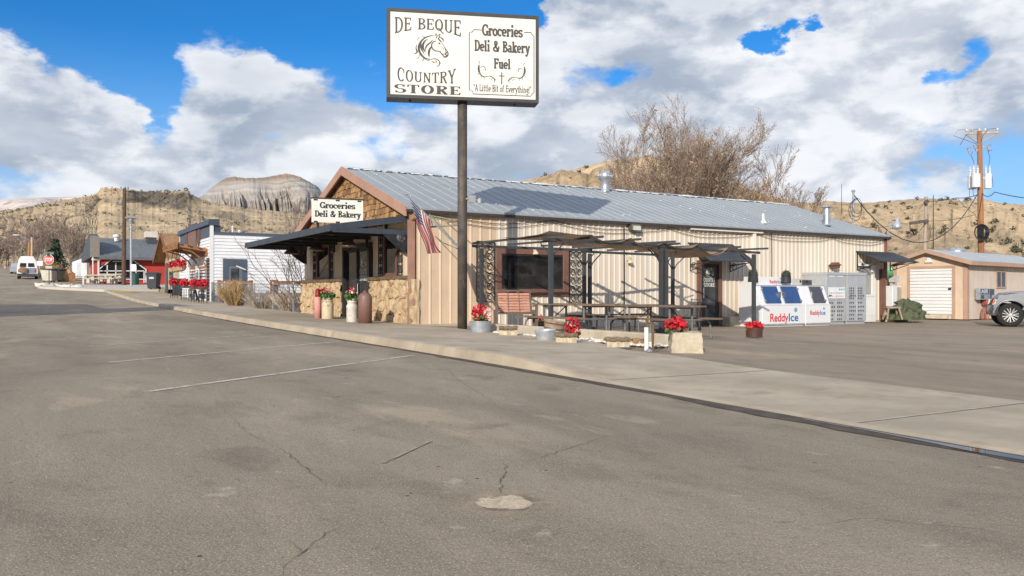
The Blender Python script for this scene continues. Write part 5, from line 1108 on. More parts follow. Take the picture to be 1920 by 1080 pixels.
flowers(o, p+RGT*.12+Vector((0, 0, H_+.10)), (.16, .12, .19), 170, .07)
log_planter('bark-edged log planter with dry leaves near the standpipe', 1160, 651, 42, 17, rz=-.04)
p = pot_at(1212, 657); mb = MB(); mb.tube([p, p+Vector((0, 0, .36))], .035, 10); o = thing('standpipe', 'white water standpipe with brass tap by the patio wall', 'tap', tuple(p)); obj('pipe', mb, white, o, world=True)
mb = MB(); mb.tube([p+Vector((0, 0, .34)), p+Vector((0, 0, .50))], .018, 8); mb.tube([p+Vector((0, 0, .44)), p+RGT*.10+Vector((0, 0, .42)), p+RGT*.12+Vector((0, 0, .34))], .016, 6); mb.tube([p+RGT*.1+Vector((0, 0, .02)), p+RGT*.1+Vector((0, 0, .4))], .02, 6); mb.beam(p+Vector((0, 0, .50))-RGT*.05, p+Vector((0, 0, .50))+RGT*.05, .02, .02); obj('tap', mb, M('old_brass', (.16, .10, .05), .5, .2, 8, metal=.4), o, world=True)
p = pot_at(1219, 660); mb = MB(); mb.lathe(p+FWD*.1, [(.05, 0), (.052, .02), (.03, .035), (.01, .04)], 12); solo('valve_cover', 'small grey metal valve cover at the foot of the standpipe', 'cover', mb, galv_old, tuple(p+FWD*.1))
# flower pots
def pot(label, px, py, w, h, m, fr, fn, fs=.075, z=None, at=None):
    o, p, r, H_ = tub('flower_pot', label, 'flower pot', px, py, w, h, m, .9, 1.0, z=z, at=at); flowers(o, (p.x, p.y, p.z+H_+fr[2]*.55), fr, fn, fs); return o
pot('low black pot of big red flowers set on the concrete block', 1256, 632, 26, 8, plastic_bin, (.21, .18, .12), 260, .07, at=Vector((ctr.x, ctr.y, ZB+.325))-dx_.normalized()*.17-n_*.12)
pot('dark brown pot of red flowers under the last pergola post', 1418, 632, 33, 17, M('brown_pot', (.085, .04, .032), .45, .12, 4), (.24, .2, .09), 220, .075)
pot('small dark pot of red flowers behind the half barrel', 1017, 615, 18, 10, plastic_bin, (.15, .13, .14), 120, .075, z=.09)
pot('small black pot of red flowers under the first picnic table', 1099, 613, 20, 8, plastic_bin, (.15, .13, .13), 110, .075, z=.07)

# ------------------------------------------------------------------ pergolas with sagging shade cloth
shade = bpy.data.materials.new('shade_cloth'); shade.use_nodes = True; t = NT(shade.node_tree); b_ = shade.node_tree.nodes['Principled BSDF']
P = t.add('ShaderNodeNewGeometry').outputs['Position']; c = t.mix(t.ramp(t.noise(P, 3, 6), .3, .7), (.30, .19, .11), (.42, .29, .18)); t.l.new(c, b_.inputs['Base Color']); b_.inputs['Roughness'].default_value = .9
tr = t.add('ShaderNodeBsdfTranslucent', inp={0: c}); ms = t.add('ShaderNodeMixShader', inp={0: .3, 1: b_.outputs[0], 2: tr.outputs[0]}); t.l.new(ms.outputs[0], shade.node_tree.nodes['Material Output'].inputs[0])
pergm = M('pergola_grey', (.050, .055, .060), .45, .12, 4, dirt=.15, tcol=(.2, .18, .16))
def pergola(label, cs, zt, drops, seed, lift=0.0):
    """cs: front left, front right, back right, back left post."""
    cs = [Vector((x, y, 0)) for x, y in cs]; m = sum(cs, Vector())/4
    o = thing('pergola', label, 'pergola', (m.x, m.y, .08))
    def P(u, v, z): return (cs[0].lerp(cs[1], u)).lerp(cs[3].lerp(cs[2], u), v)+Vector((0, 0, z))
    for u, v in ((0, 0), (1, 0), (0, 1), (1, 1)):
        p = P(u, v, 0); mb = MB(); mb.box(p.x-.043, p.y-.043, -.05, p.x+.043, p.y+.043, zt-.1); mb.box(p.x-.10, p.y-.10, -.05, p.x+.10, p.y+.10, .13); obj('post', mb, pergm, o, world=True)
    def ext(a, b, e): d = (b-a).normalized()*e; return a-d, b+d
    def brace(mb, a, d): mb.tube([a+Vector((0, 0, -.5)), a+d*.12+Vector((0, 0, -.29)), a+d*.40+Vector((0, 0, -.06))], .016, 5)
    for v in (0, 1):
        a, b = P(0, v, zt-.05), P(1, v, zt-.05); d = (b-a).normalized(); mb = MB(); e, f = ext(a, b, .26); mb.beam(e, f, .045, .065); brace(mb, a, d); brace(mb, b, -d); obj('side_beam', mb, pergm, o, world=True)
    for u in (0, 1/3, 2/3, 1):
        a, b = P(u, 0, zt+.045), P(u, 1, zt+.045); mb = MB(); e, f = ext(a, b, .42); mb.beam(e, f, .045, .05)
        if u in (0, 1): d = (b-a).normalized(); brace(mb, a-Vector((0, 0, .09)), d); brace(mb, b-Vector((0, 0, .09)), -d)
        obj('end_beam' if u in (0, 1) else 'rafter', mb, pergm, o, world=True)
    def cloth(u, v):
        k = u*3; seg = int(min(k, 2)); f = k-seg; p = P(-.03+1.06*u, -.03+(.50+.16*math.sin(u*3.1+seed))*v, 0)
        p.z = zt+.092-drops[seg]*4*f*(1-f)-.05*4*v*(1-v)+.02*mnoise.noise(Vector((p.x*2, p.y*2, seed)))+lift*sst(.6, 0, u)*(1-v)
        return p
    mb = MB(); mb.grid(48, 14, cloth); obj('shade_cloth', mb, shade, o, world=True, smooth=True)
    return o
pergola('grey steel pergola with sagging brown shade cloth in front of the shop window', [(10.0, 15.0), (13.72, 15.66), (13.15, 18.1), (9.93, 18.0)], 2.26, (.02, .14, .18), 1, lift=.03)
pergola('grey steel pergola with sagging brown shade cloth towards the side door', [(13.93, 15.72), (17.45, 16.1), (16.75, 18.6), (13.36, 18.14)], 2.22, (.14, .26, .10), 6)
# picnic tables
def picnic_table(label, x, y, rz, L=2.15):
    o = thing('picnic_table', label, 'table', (x, y, G(x, y)), rz, 'picnic tables on the patio')
    mb = MB()
    for k in range(5): q = -.36+.155*k; mb.box(q-.07+.05, -L/2, .665, q+.07+.05, L/2, .70)
    obj('tabletop', mb, tablewood, o)
    for s in (-1, 1):
        mb = MB()
        for k in range(2): q = s*(.62+.15*k); mb.box(q-.07, -L/2, .40, q+.07, L/2, .435)
        obj('bench_seat', mb, tablewood, o)
    for yy in (-L*.33, L*.33):
        mb = MB()
        for s in (-1, 1): mb.tube([(s*.82, yy, 0.0), (s*.80, yy, .30), (s*.72, yy, .385), (s*.50, yy, .385)], .022, 8); mb.tube([(s*.30, yy, .66), (s*.30, yy, .02)], .024, 8)
        mb.tube([(-.74, yy, .385), (.74, yy, .385)], .022, 8); mb.tube([(-.33, yy, .65), (.33, yy, .65)], .022, 8); mb.tube([(-.34, yy, .02), (.34, yy, .02)], .02, 8)
        mb.beam((0, yy, .42), (0, yy-math.copysign(.42, yy), .66), .03, .01); obj('frame', mb, M('table_frame', (.20, .20, .19), .5, .2, 8, metal=.3, dirt=.3), o)
    return o
picnic_table('long weathered picnic table nearest the low wall and barrel planters', 10.35, 14.6, R(2))
picnic_table('weathered picnic table behind the standpipe, nearer the lot', 12.1, 13.85, R(-3))
picnic_table('weathered picnic table close to the store wall under the second pergola', 14.3, 17.3, R(94))
# tiled-back bench
p = at_d(967, 604, 20.4); bz = G(p.x, p.y); o = thing('garden_bench', 'brown metal garden bench with pink slatted back below the shop window', 'bench', (p.x, p.y, bz), -YAW+R(6))
bmf = M('bench_metal', (.115, .085, .065), .55, .2, 6); mb = MB(); w = .46
def bp(u, s): return (u, .30+.34*s, .42+.56*s)
for u in (-w, w, -w*.33, w*.33): a, b = bp(u*.92, 0), bp(u*.92, 1); mb.beam(a, b, .05 if abs(u) == w else .025, .035)
mb.beam(bp(-w, 1), bp(w, 1), .05, .04); mb.beam(bp(-w, 0), bp(w, 0), .05, .04); obj('back_frame', mb, bmf, o)
mb = MB()
for k in range(7): a, b = bp(-w*.9, .08+.125*k), bp(w*.9, .08+.125*k); mb.beam(a, b, .025, .066, (0, .5, .5))
obj('backrest', mb, M('pink_slat', (.46, .23, .16), .75, .14, 8, island=.15), o)
mb = MB()
for k in range(5): y = -.20+.11*k; mb.box(-w, y-.045, .40, w, y+.045, .43)
obj('seat', mb, bmf, o)
for s in (-1, 1):
    mb = MB(); x = s*(w+.03); mb.beam((x, .40, .66), (x, -.22, .60), .075, .04); mb.beam((x, -.2, 0), (x, -.2, .59), .09, .06); mb.beam((x, .34, 0), (x, .34, .5), .07, .06); obj('arm', mb, bmf, o)
# wire chair on castors by the door
p = at_d(1288, 612, 23.0); o = thing('patio_chair', 'light wire patio chair on castors near the side door', 'chair', (p.x, p.y, G(p.x, p.y)), R(200)); mb = MB()
for s in (-.26, .26): mb.tube([(s, .25, .12), (s, .22, .42), (s, .28, .9)], .014, 6); mb.tube([(s, -.25, .12), (s, -.22, .42), (s, -.2, .62), (s, .25, .66)], .014, 6)
for k in range(7): z = .45+.07*k; mb.tube([(-.26, .23+.01*k, z), (.26, .23+.01*k, z)], .007, 4); q = -.26+.52*k/6; mb.tube([(q, -.24, .42), (q, .22, .42), (q, .28, .9)], .006, 4)
obj('wire_seat', mb, M('chair_wire', (.10, .10, .10), .5, .1, 4), o)
for sx_ in (-.26, .26):
    for sy_ in (-.25, .25): mb = MB(); mb.tube([(sx_-.02, sy_, .05), (sx_+.02, sy_, .05)], .05, 10); obj('castor', mb, rubber, o)

# ------------------------------------------------------------------ ice freezers, cylinder cages, topiary
icewhite = M('freezer_white', (.68, .68, .68), .35, .02, 1, dirt=.07, tcol=(.45, .42, .38)); icered = M('ice_red', (.58, .02, .035), .4, .03, 3); iceblue = M('ice_blue', (.02, .15, .42), .4, .03, 3)
def freezer(name, label, x0, x1, y, zf, doors, dm, big):
    zg = G((x0+x1)/2, y)-.0; o = thing(name, label, 'ice freezer', ((x0+x1)/2, y, zg)); z1, z2, z3 = zg+.72, zg+1.36, zg+1.36
    prof = [(y, zg+.04), (y, z1), (y+.06, z1+.03), (y+.30, z2), (y+.95, z2), (y+.95, zg+.04)]
    mb = MB(); mb.prism([(x0, a, b) for a, b in prof], (x1-x0, 0, 0)); mb.box(x0+.03, y+.03, zg-.05, x1-.03, y+.9, zg+.04); obj('freezer_body', mb, icewhite, o, world=True, bevel=.012)
    n = len(doors)
    for u0, u1 in doors:
        xa, xb = x0+(x1-x0)*u0, x0+(x1-x0)*u1; mb = MB(); A = Vector((0, y+.06, z1+.05)); B = Vector((0, y+.29, z2-.03)); nrm = Vector((0, -(B.z-A.z), B.y-A.y)).normalized()*.03
        mb.hexa([Vector((xa, A.y, A.z)), Vector((xb, A.y, A.z)), Vector((xb, A.y, A.z))+nrm, Vector((xa, A.y, A.z))+nrm, Vector((xa, B.y, B.z)), Vector((xb, B.y, B.z)), Vector((xb, B.y, B.z))+nrm, Vector((xa, B.y, B.z))+nrm]); d_ = obj('lid', mb, dm, o, world=True, bevel=.008)
        hx = xb-.03 if u1 < .55 and n > 1 else xa+.02; m_ = (A+B)/2+nrm; mb = MB(); mb.box(hx-.05, m_.y-.05, m_.z-.09, hx+.05, m_.y+.0, m_.z+.09); obj('latch', mb, chrome, d_, world=True)
        for zz in (.15, .85): hp = A.lerp(B, zz)+nrm; ex = xa if hx > (xa+xb)/2 else xb; mb = MB(); mb.box(ex-.035, hp.y-.02, hp.z-.03, ex+.035, hp.y+.03, hp.z+.03); obj('hinge', mb, galv, d_, world=True)
    mb = MB(); mb.box(x0+.005, y-.006, zg+.045, x1-.005, y-.001, zg+.10); obj('kick_plate', mb, M('kick_grey', (.30, .30, .30), .5, .2, 5, dirt=.4), o, world=True)
    mb = MB(); mb.box(x0, y-.004, z1-.012, x1, y+.002, z1-.004); mb.box(x0, y+.29, z2, x1, y+.32, z2+.02); obj('seam_trim', mb, M('seam_grey', (.34, .34, .34), .5, .1, 4), o, world=True)
    return o, zg
fy = 18.85
fx = lambda px, py, y=fy: at_y(px, py, y).x
fx0, fx1, fx2 = fx(1430, 600), fx(1509.5, 600), fx(1557, 600)
f1, zg = freezer('ice_freezer', 'wide white slant-front ice freezer with two blue lids and red lettering', fx0, fx1-.01, fy, 0, ((.10, .47), (.55, .95)), navy if False else M('lid_blue', (.03, .075, .20), .3, .08, 3), True)
mb = MB(); mb.box(fx0+.1, fy+.5, zg+1.36, fx0+(fx1-fx0)*.98, fy+.92, zg+1.66); obj('header', mb, icewhite, f1, world=True, bevel=.01)
f2, zg2 = freezer('ice_freezer', 'narrower white slant-front ice freezer with one grey lid', fx1+.01, fx2, fy-.02, 0, ((.36, .84),), M('lid_grey', (.07, .07, .085), .35, .1, 3), False)
mb = MB(); mb.box(fx1+.35, fy+.55, zg+1.36, fx2+.25, fy+.90, zg+1.62); obj('cooling_unit', mb, M('unit_grey', (.42, .41, .39), .5, .08, 3, dirt=.2), f2, world=True, bevel=.01)
mb = MB()
for k in range(6): mb.box(fx1+.5, fy+.53, zg+1.40+.03*k, fx1+1.0, fy+.549, zg+1.415+.03*k)
for px in (1525, 1537): mb.tube([(fx(px, 522), fy+.548, zg+1.52), (fx(px, 522), fy+.53, zg+1.52)], .04, 8)
obj('vent_grille', mb, blackm, f2, world=True)
def icelogo(par, x, y, z, h, ux_=(1, 0, 0)):
    w = h*.73/.73
    a = sans('lettering', 'Reddy', icered, par, (x, y, z), ux_, h, width=h*3.2, thick=.02); b = sans('lettering', 'Ice', iceblue, par, (x+h*3.28, y, z), ux_, h, width=h*1.75, thick=.02)
    mb = MB(); c = (x+h*4.55, z+h*1.38)
    for k in range(6): q = k*math.pi/3+.3; ribbon(mb, [(c[0]+h*.06*math.cos(q), c[1]+h*.06*math.sin(q)), (c[0]+h*.32*math.cos(q), c[1]+h*.32*math.sin(q))], h*.10, z=.0005*(k % 6)); ribbon(mb, [(c[0]+h*.2*math.cos(q+.5), c[1]+h*.2*math.sin(q+.5)), (c[0]+h*.24*math.cos(q), c[1]+h*.24*math.sin(q)), (c[0]+h*.2*math.cos(q-.5), c[1]+h*.2*math.sin(q-.5))], h*.06, z=.0004*(k % 5))
    mb.v = [(v[0], y-.003-v[2], v[1]) for v in mb.v]; obj('snowflake', mb, M('flake_blue', (.05, .25, .5), .4, .05, 3), par, world=True)
icelogo(f1, fx(1444, 600), fy-.002, at_y(1444, 603, fy).z, .27); icelogo(f2, fx(1518, 590), fy-.022, at_y(1518, 590.5, fy).z, .155); icelogo(f1, fx(1443, 526, fy+.5), fy+.498, zg+1.44, .12)
cagem = M('cage_grey', (.47, .48, .49), .4, .06, 2, metal=.3, dirt=.12); holem = M('hole_black', (.01, .01, .01), .9, .1, 3)
def cage(label, px0, px1, poster):
    y = 19.15; x0, x1 = fx(px0, 600, y), fx(px1, 600, y); zg = .02; zt = at_y(1590, 511, y).z; o = thing('cylinder_cage', label, 'gas cage', ((x0+x1)/2, y, zg), 0, 'grey gas cylinder cages by the freezers')
    mb = MB(); mb.box(x0, y, zg+.04, x1, Y0-.06, zt-.10); mb.box(x0-.01, y-.02, zt-.10, x1+.01, Y0-.05, zt); mb.box(x0, y-.012, zg+.80, x1, y, zg+.83); mb.box((x0+x1)/2-.01, y-.012, zg+.06, (x0+x1)/2+.01, y, zg+1.3); mb.box(x0+.02, y+.05, -.1, x1-.02, Y0-.2, zg+.04); obj('cage_body', mb, cagem, o, world=True, bevel=.008)
    mb = MB()
    for zz in list(np.linspace(.12, .70, 5))+list(np.linspace(.86, 1.22, 5)):
        for hx in (.12, .56):
            n = 4 if int(zz*100) % 2 else 3
            for k in range(n):
                xx = x0+(x1-x0)*(hx+.09*k+.03); 
                if poster and .84 < zz < 1.2: continue
                mb.box(xx-.022, y-.004, zg+zz-.030, xx+.022, y+.01, zg+zz+.030)
    hole = obj('perforation', mb, holem, o, world=True)
    mb = MB(); mb.tube([(x0+.1, y-.03, zg+.93), (x0+.1, y-.05, zg+.97), (x0+.22, y-.05, zg+.97)], .02, 6); obj('latch', mb, chrome, o, world=True)
    if poster:
        mb = MB(); mb.box(x0+.12, y-.012, zg+.86, x1-.04, y-.002, zg+1.25); ps = obj('notice', mb, M('notice_white', (.70, .70, .71), .5, .03, 3), o, world=True)
        for k, (zz, c, hh) in enumerate(((1.14, 'teal_print', .07), (1.03, 'grey_print', .035), (.91, 'rose_print', .05))):
            mb = MB(); r2 = random.Random(k)
            x = x0+.16+(.5 if k == 0 else 0)
            while x < x1-.1: w = r2.uniform(.03, .09); mb.box(x, y-.0135, zg+zz, x+w, y-.0122, zg+zz+hh); x += w+.025
            obj('printing', mb, M(c, ((.12, .42, .42), (.28, .26, .32), (.6, .38, .36))[k], .6, .1, 3), ps, world=True)
    mb = MB(); 
    for u in (.18, .62): mb.box(x0+(x1-x0)*u-.02, y-.012, zt-.16, x0+(x1-x0)*(u+.24), y-.003, zt-.125)
    if poster: obj('label_strip', mb, white, o, world=True)
cage('grey gas cylinder cage with a printed notice next to the freezers', 1549, 1585.5, True)
cage('grey gas cylinder cage without notice, nearest the white side gate', 1588, 1624, False)
def topiary(label, px, y, pyb):
    p = at_y(px, pyb, y); o = thing('topiary_pot', label, 'potted plant', tuple(p)); mb = MB(); mb.lathe(p, [(.15, 0), (.17, .02), (.155, .22), (.165, .26), (.12, .26)], 16); obj('pot', mb, M('black_pot', (.03, .03, .033), .6, .15, 5), o, world=True, smooth=False)
    mb = MB(); r2 = random.Random(int(px)); mb.blob((p.x, p.y, p.z+.28), (.14, .14, .15), 2, 12, 8, .05); mb.clump((p.x, p.y, p.z+.29), (.17, .17, .175), 500, .035, r2); obj('foliage', mb, M('topiary_green', (.03, .05, .022), .8, .3, 20, island=.6), o, world=True)
zt_ = zg+1.365
pA = at_y(1413, 531, fy+.75); mb = MB(); xa = fx(1397, 600, fy+.5)
topiary('round topiary in a black pot beside the last pergola post', 1412, fy+.55, at_y(1412, 529, fy+.55).z and 529)
topiary('round topiary in a black pot on the shelf of the wide freezer', 1474, fy+.36, 531)
# white board leaning between post and freezer that carries the first topiary
zz = at_y(1412, 529, fy+.55).z; mb = MB(); xw = fx(1400, 600, fy+.6); mb.box(xw, fy+.30, G(xw, fy)-.02, fx0-.03, fy+.95, zz); cb = solo('side_cabinet', 'plain white cabinet standing left of the wide ice freezer', 'cabinet', mb, icewhite, (xw, fy+.3, 0), bevel=.01)
p = at_y(1396, 563, Y0-.05); mb = MB(); mb.lathe((0, 0, 0), [(.07, 0), (.085, .03), (.085, .05), (.02, .07)], 16); mb.v = [(p.x+v[0], Y0-.05-v[2], p.z+v[1]) for v in mb.v]; o = obj('wall_dial', mb, M('dial_tan', (.42, .34, .22), .5, .1, 4), store, world=True)

# ------------------------------------------------------------------ the garage shed
SC = at_d(1813, 599, 34.0); sa = R(7)
shed = thing('garage_shed', 'small tan shed with white roll-up door and low grey roof', 'shed', (SC.x, SC.y, SC.z), sa)
SWd, SL = 3.05, 9.0                                                     # local x runs along the long side, local y across the door front
he, hr = 2.40, 2.84
tanw = M('shed_tan', (.60, .455, .33), .65, .06, 1.5, dirt=.1); tanside = M('shed_side_tan', (.62, .52, .43), .65, .05, 1.5, dirt=.1)
mb = MB(); mb.box(0, 0, 0, SL, .05, he); obj('side_wall', mb, tanside, shed)
mb = MB()
for k in range(int(SL/.41)): x = .2+.41*k; mb.box(x-.006, -.004, .05, x+.006, .0, he-.1)
obj('panel_groove', mb, M('groove_tan', (.42, .33, .26), .8, .1, 3), shed)
dw0, dw1, dh = .58, 2.34, 2.12
mb = MB(); mb.box(0, .05, 0, .05, dw0, he); mb.box(0, dw1, 0, .05, SWd, he); mb.box(0, dw0, dh, .05, dw1, he); mb.prism([(0.0, 0, he), (0.0, SWd, he), (0.0, SWd/2, hr)], (.05, 0, 0)); obj('front_wall', mb, tanw, shed)
mb = MB(); mb.box(.05, .05, 0, SL, SWd, he-.02); obj('wall_core', mb, tanside, shed)
mb = MB(); 
for y0, y1, z0, z1 in ((dw0-.12, dw0, 0, dh+.12), (dw1, dw1+.12, 0, dh+.12), (dw0, dw1, dh, dh+.12), (-.03, .13, 0, he), (SWd-.12, SWd+.02, 0, he)): mb.box(-.035, y0, z0, -.002, y1, z1)
mb.box(-.0, -.035, 0, .14, -.002, he); mb.box(.14, -.03, he-.16, SL, -.003, he); obj('door_trim', mb, M('shed_trim', (.43, .28, .195), .6, .08, 2), shed)
mb = MB(); o_ = 0; n = 42
for i in range(n):
    z0 = .16+(dh-.16)*i/n; z1 = .16+(dh-.16)*(i+1)/n; a = -.012 if i % 3 else .03; mb.box(-.0+a-.012, dw0, z0, .03, dw1, z1)
rd = obj('roll_up_door', mb, white, shed); mb = MB(); mb.box(-.05, dw0+.03, 1.22, -.02, dw0+.15, 1.30); obj('handle', mb, blackm, rd)
mb = MB()
for s in (0, 1):
    ya, yb_ = (-.28, SWd/2) if s == 0 else (SWd+.28, SWd/2); za = he-.06
    mb.hexa([(-.3, ya, za), (SL, ya, za), (SL, yb_, hr+.05), (-.3, yb_, hr+.05), (-.3, ya, za+.06), (SL, ya, za+.06), (SL, yb_, hr+.11), (-.3, yb_, hr+.11)])
obj('roof', mb, M('shed_roof', (.42, .44, .43), .6, .08, 1), shed)
mb = MB()
for ya, yb_ in ((-.30, SWd/2), (SWd+.30, SWd/2)): mb.hexa([(-.34, ya, he-.17), (-.30, ya, he-.17), (-.30, yb_, hr-.05), (-.34, yb_, hr-.05), (-.34, ya, he+.0), (-.30, ya, he+.0), (-.30, yb_, hr+.11), (-.34, yb_, hr+.11)])
mb.box(-.3, -.32, he-.17, SL, -.285, he+.0); obj('fascia', mb, MATS['shed_trim'], shed)
mb = MB(); mb.lathe((3.4, 1.9, hr-.12), [(.3, 0), (.26, .12), (.36, .16), (.38, .26), (.33, .36), (.18, .44), (.02, .46)], 18); obj('roof_vent', mb, galv, shed, smooth=True)
mb = MB(); mb.tube([(-.04, SWd/2-.15, hr-.42), (-.04, SWd/2+.15, hr-.42)], .05, 6); mb.box(-.05, SWd/2-.09, hr-.42, -.005, SWd/2+.09, hr-.24); obj('door_lamp', mb, white, shed)
i_ = Matrix.LocRotScale(shed.location, shed.rotation_euler, shed.scale).inverted()
def shedpt(px, py):                                                     # on the long side
    d = i_.to_3x3() @ ray(px, py); e = i_ @ EYE; return e+d*(-e.y/d.y)
a, b = shedpt(1867, 507), shedpt(1885, 541)
mb = MB(); f_ = .07
for x0, x1, z0, z1 in ((a.x, a.x+f_, b.z, a.z), (b.x-f_, b.x, b.z, a.z), (a.x+f_, b.x-f_, a.z-f_, a.z), (a.x+f_, b.x-f_, b.z, b.z+f_), ((a.x+b.x)/2-.02, (a.x+b.x)/2+.02, b.z+f_, a.z-f_)): mb.box(x0, -.04, z0, x1, -.002, z1)
wn = obj('window', mb, M('shed_frame', (.40, .28, .21), .6, .1, 3), shed); mb = MB(); mb.box(a.x+f_, -.015, b.z+f_, b.x-f_, -.003, a.z-f_); obj('pane', mb, glass2, wn)
# air machine and its hoses
a, b = shedpt(1826, 541), shedpt(1853, 562)
air = thing('air_machine', 'grey coin air machine with dark panel on the tan shed wall', 'air machine', tuple(root_mat(shed) @ Vector((a.x, -.05, b.z))), sa)
w, h = b.x-a.x, a.z-b.z; mb = MB(); mb.box(0, -.2, 0, w, 0, h); obj('case', mb, galv_old, air, bevel=.012)
mb = MB(); mb.box(.03, -.206, h*.50, w*.62, -.2, h*.95); mb.box(w*.66, -.206, .04, w*.97, -.2, h*.95); pn = obj('panel', mb, M('air_panel', (.06, .07, .09), .4, .1, 4), air)
mb = MB()
for k in range(3): mb.box(.05+.12*k, -.207, .05, .12+.12*k, -.2, h*.42)
obj('keypad', mb, blackm, air)
sans('lettering', 'AIR', decal, pn, root_mat(air) @ Vector((.05, -.207, h*.58)), (math.cos(sa), math.sin(sa), 0), .17, width=w*.5, thick=.02)
mb = MB(); mb.box(w*.45, -.16, -.22, w*.95, 0, 0); obj('reel_box', mb, M('reel_red', (.22, .07, .05), .6, .2, 6), air)
r2 = random.Random(5); mb = MB(); mt = M('hose_red', (.34, .11, .06), .6, .2, 6)
for k in range(6): cx = w*.38+r2.uniform(-.05, .12); rz_ = r2.uniform(.40, .56); mb.tube([(cx+(.20+.05*k*.3)*math.cos(q)+.02*math.sin(3*q), -.10-.02*k, -.30-rz_*.62+rz_*.62*math.sin(q)) for q in np.linspace(0, 2*math.pi, 18)], .014, 5)
mb.tube([(w*.7, -.1, -.2), (w*.95, -.15, -.5), (w*1.15, -.15, -.85), (w*1.05, -.25, -b.z+.02), (w*.6, -.3, -b.z+.02)], .014, 5)
obj('hose', mb, mt, air)
# clutter by the shed: tarpaulin heap, board, stool, beam
p = at_d(1702, 598, 31.5); mb = MB(); tp = M('green_tarp', (.085, .10, .055), .8, .25, 4, bump=.8, bscale=9, dirt=.3, tcol=(.16, .14, .09))
def tarp(u, v):
    q = 2*math.pi*u; rr = math.sin(v*math.pi/2); k = 1+.34*mnoise.fractal(Vector((math.cos(q)*2.6, math.sin(q)*2.6, v*4)), .8, 2, 5)
    return (p.x+math.cos(q)*rr*.72*k, p.y+math.sin(q)*rr*.5*k, p.z-.02+.74*math.cos(v*math.pi/2)**.72*(1+.22*mnoise.noise(Vector((math.cos(q)*2, math.sin(q)*2, 5)))+.10*mnoise.noise(Vector((math.cos(q)*rr*6, math.sin(q)*rr*6, 2)))))
mb.grid(64, 30, tarp); solo('covered_heap', 'rumpled dark green tarpaulin heap in front of the roll-up door', 'tarpaulin', mb, tp, tuple(p), smooth=True)
p = at_d(1673, 599, 31.0); o = thing('work_stool', 'weathered wooden sawhorse stool beside the green tarpaulin heap', 'stool', tuple(p), -YAW); mb = MB(); mb.box(-.26, -.15, .42, .26, .15, .48); obj('seat', mb, weathered, o)
for sx_ in (-1, 1):
    for sy_ in (-1, 1): mb = MB(); mb.beam((sx_*.28, sy_*.18, 0), (sx_*.19, sy_*.11, .42), .06, .05); obj('leg', mb, weathered, o)
p = root_mat(shed) @ Vector((-.55, 2.0, 0)); mb = MB(); mb.hexa([(p.x-.35, p.y+.45, p.z), (p.x+.55, p.y-.55, p.z), (p.x+.75, p.y-.4, p.z), (p.x-.15, p.y+.6, p.z), (p.x-.15, p.y+.6, p.z+.30), (p.x+.75, p.y-.4, p.z+.30), (p.x+.78, p.y-.37, p.z+.31), (p.x-.12, p.y+.63, p.z+.31)])
solo('rubber_mat', 'black rubber sheet propped at the foot of the roll-up door', 'mat', mb, rubber, tuple(p))
mb = MB(); a, b = root_mat(shed) @ Vector((-.30, 1.6, .10)), root_mat(shed) @ Vector((-.30, .62, .10)); mb.beam(a, b, .2, .16); solo('timber_beam', 'pale timber beam lying under the roll-up door', 'timber', mb, M('pale_timber', (.55, .46, .34), .8, .15, 6), tuple(a))
p = at_d(1665, 585, 40); mb = MB(); mb.blob((p.x, p.y, at_d(1668, 508, 40).z), (.75, .9, .55), 3, 16, 10, .06); o = thing('feed_tank', 'rounded green tank standing behind the store corner', 'tank', tuple(p)); obj('tank', mb, M('tank_green', (.14, .33, .15), .45, .1, 2), o, world=True, smooth=True)
mb = MB()
for k in range(4): q = k*math.pi/2+.5; mb.beam((p.x+.5*math.cos(q), p.y+.6*math.sin(q), p.z-.1), (p.x+.45*math.cos(q), p.y+.5*math.sin(q), at_d(1668, 512, 40).z), .07, .07)
mb.box(p.x-.6, p.y-.5, p.z-.1, p.x+.6, p.y+.5, p.z+.9); obj('stand', mb, M('stand_dark', (.06, .05, .045), .8, .3, 5), o, world=True)

# ------------------------------------------------------------------ the silver pickup
tp_ = at_d(1895, 612.5, 27.0); tz = G(tp_.x, tp_.y)+.006
TR = -YAW-R(24)
truck = thing('pickup_truck', 'silver grey pickup truck parked with only its front end in view', 'truck', (tp_.x, tp_.y, tz), TR)   # origin under the near front wheel, local x runs back along the truck
paint = M('silver_paint', (.21, .222, .24), .32, .015, 1, metal=.3)
TW = 1.80
def body_side(pts, y0, y1): mb.prism([(x, y0, z) for x, z in pts], (0, y1-y0, 0))
def archpts(cx, r, n=12): return [(cx+r*math.cos(q), .385+r*math.sin(q)) for q in np.linspace(math.pi, 0, n)]
WB = 3.2
FO = .56
prof = [(-.84, .48), (-.80, .40)]; prof += [(-.47, .38)]+archpts(0, .46)+[(.47, .38), (WB-.47, .38)]+archpts(WB, .46)+[(WB+.47, .40), (WB+1.15, .46), (WB+1.18, .62), (WB+1.15, 1.12), (1.95, 1.16), (1.2, 1.14), (.75, 1.13), (.2, 1.10), (-.35, 1.03), (-.62, .95), (-.74, .86), (-.80, .74), (-.86, .66)]
prof = [(x*FO if x < -.48 else x, z) for x, z in prof]
mb = MB()
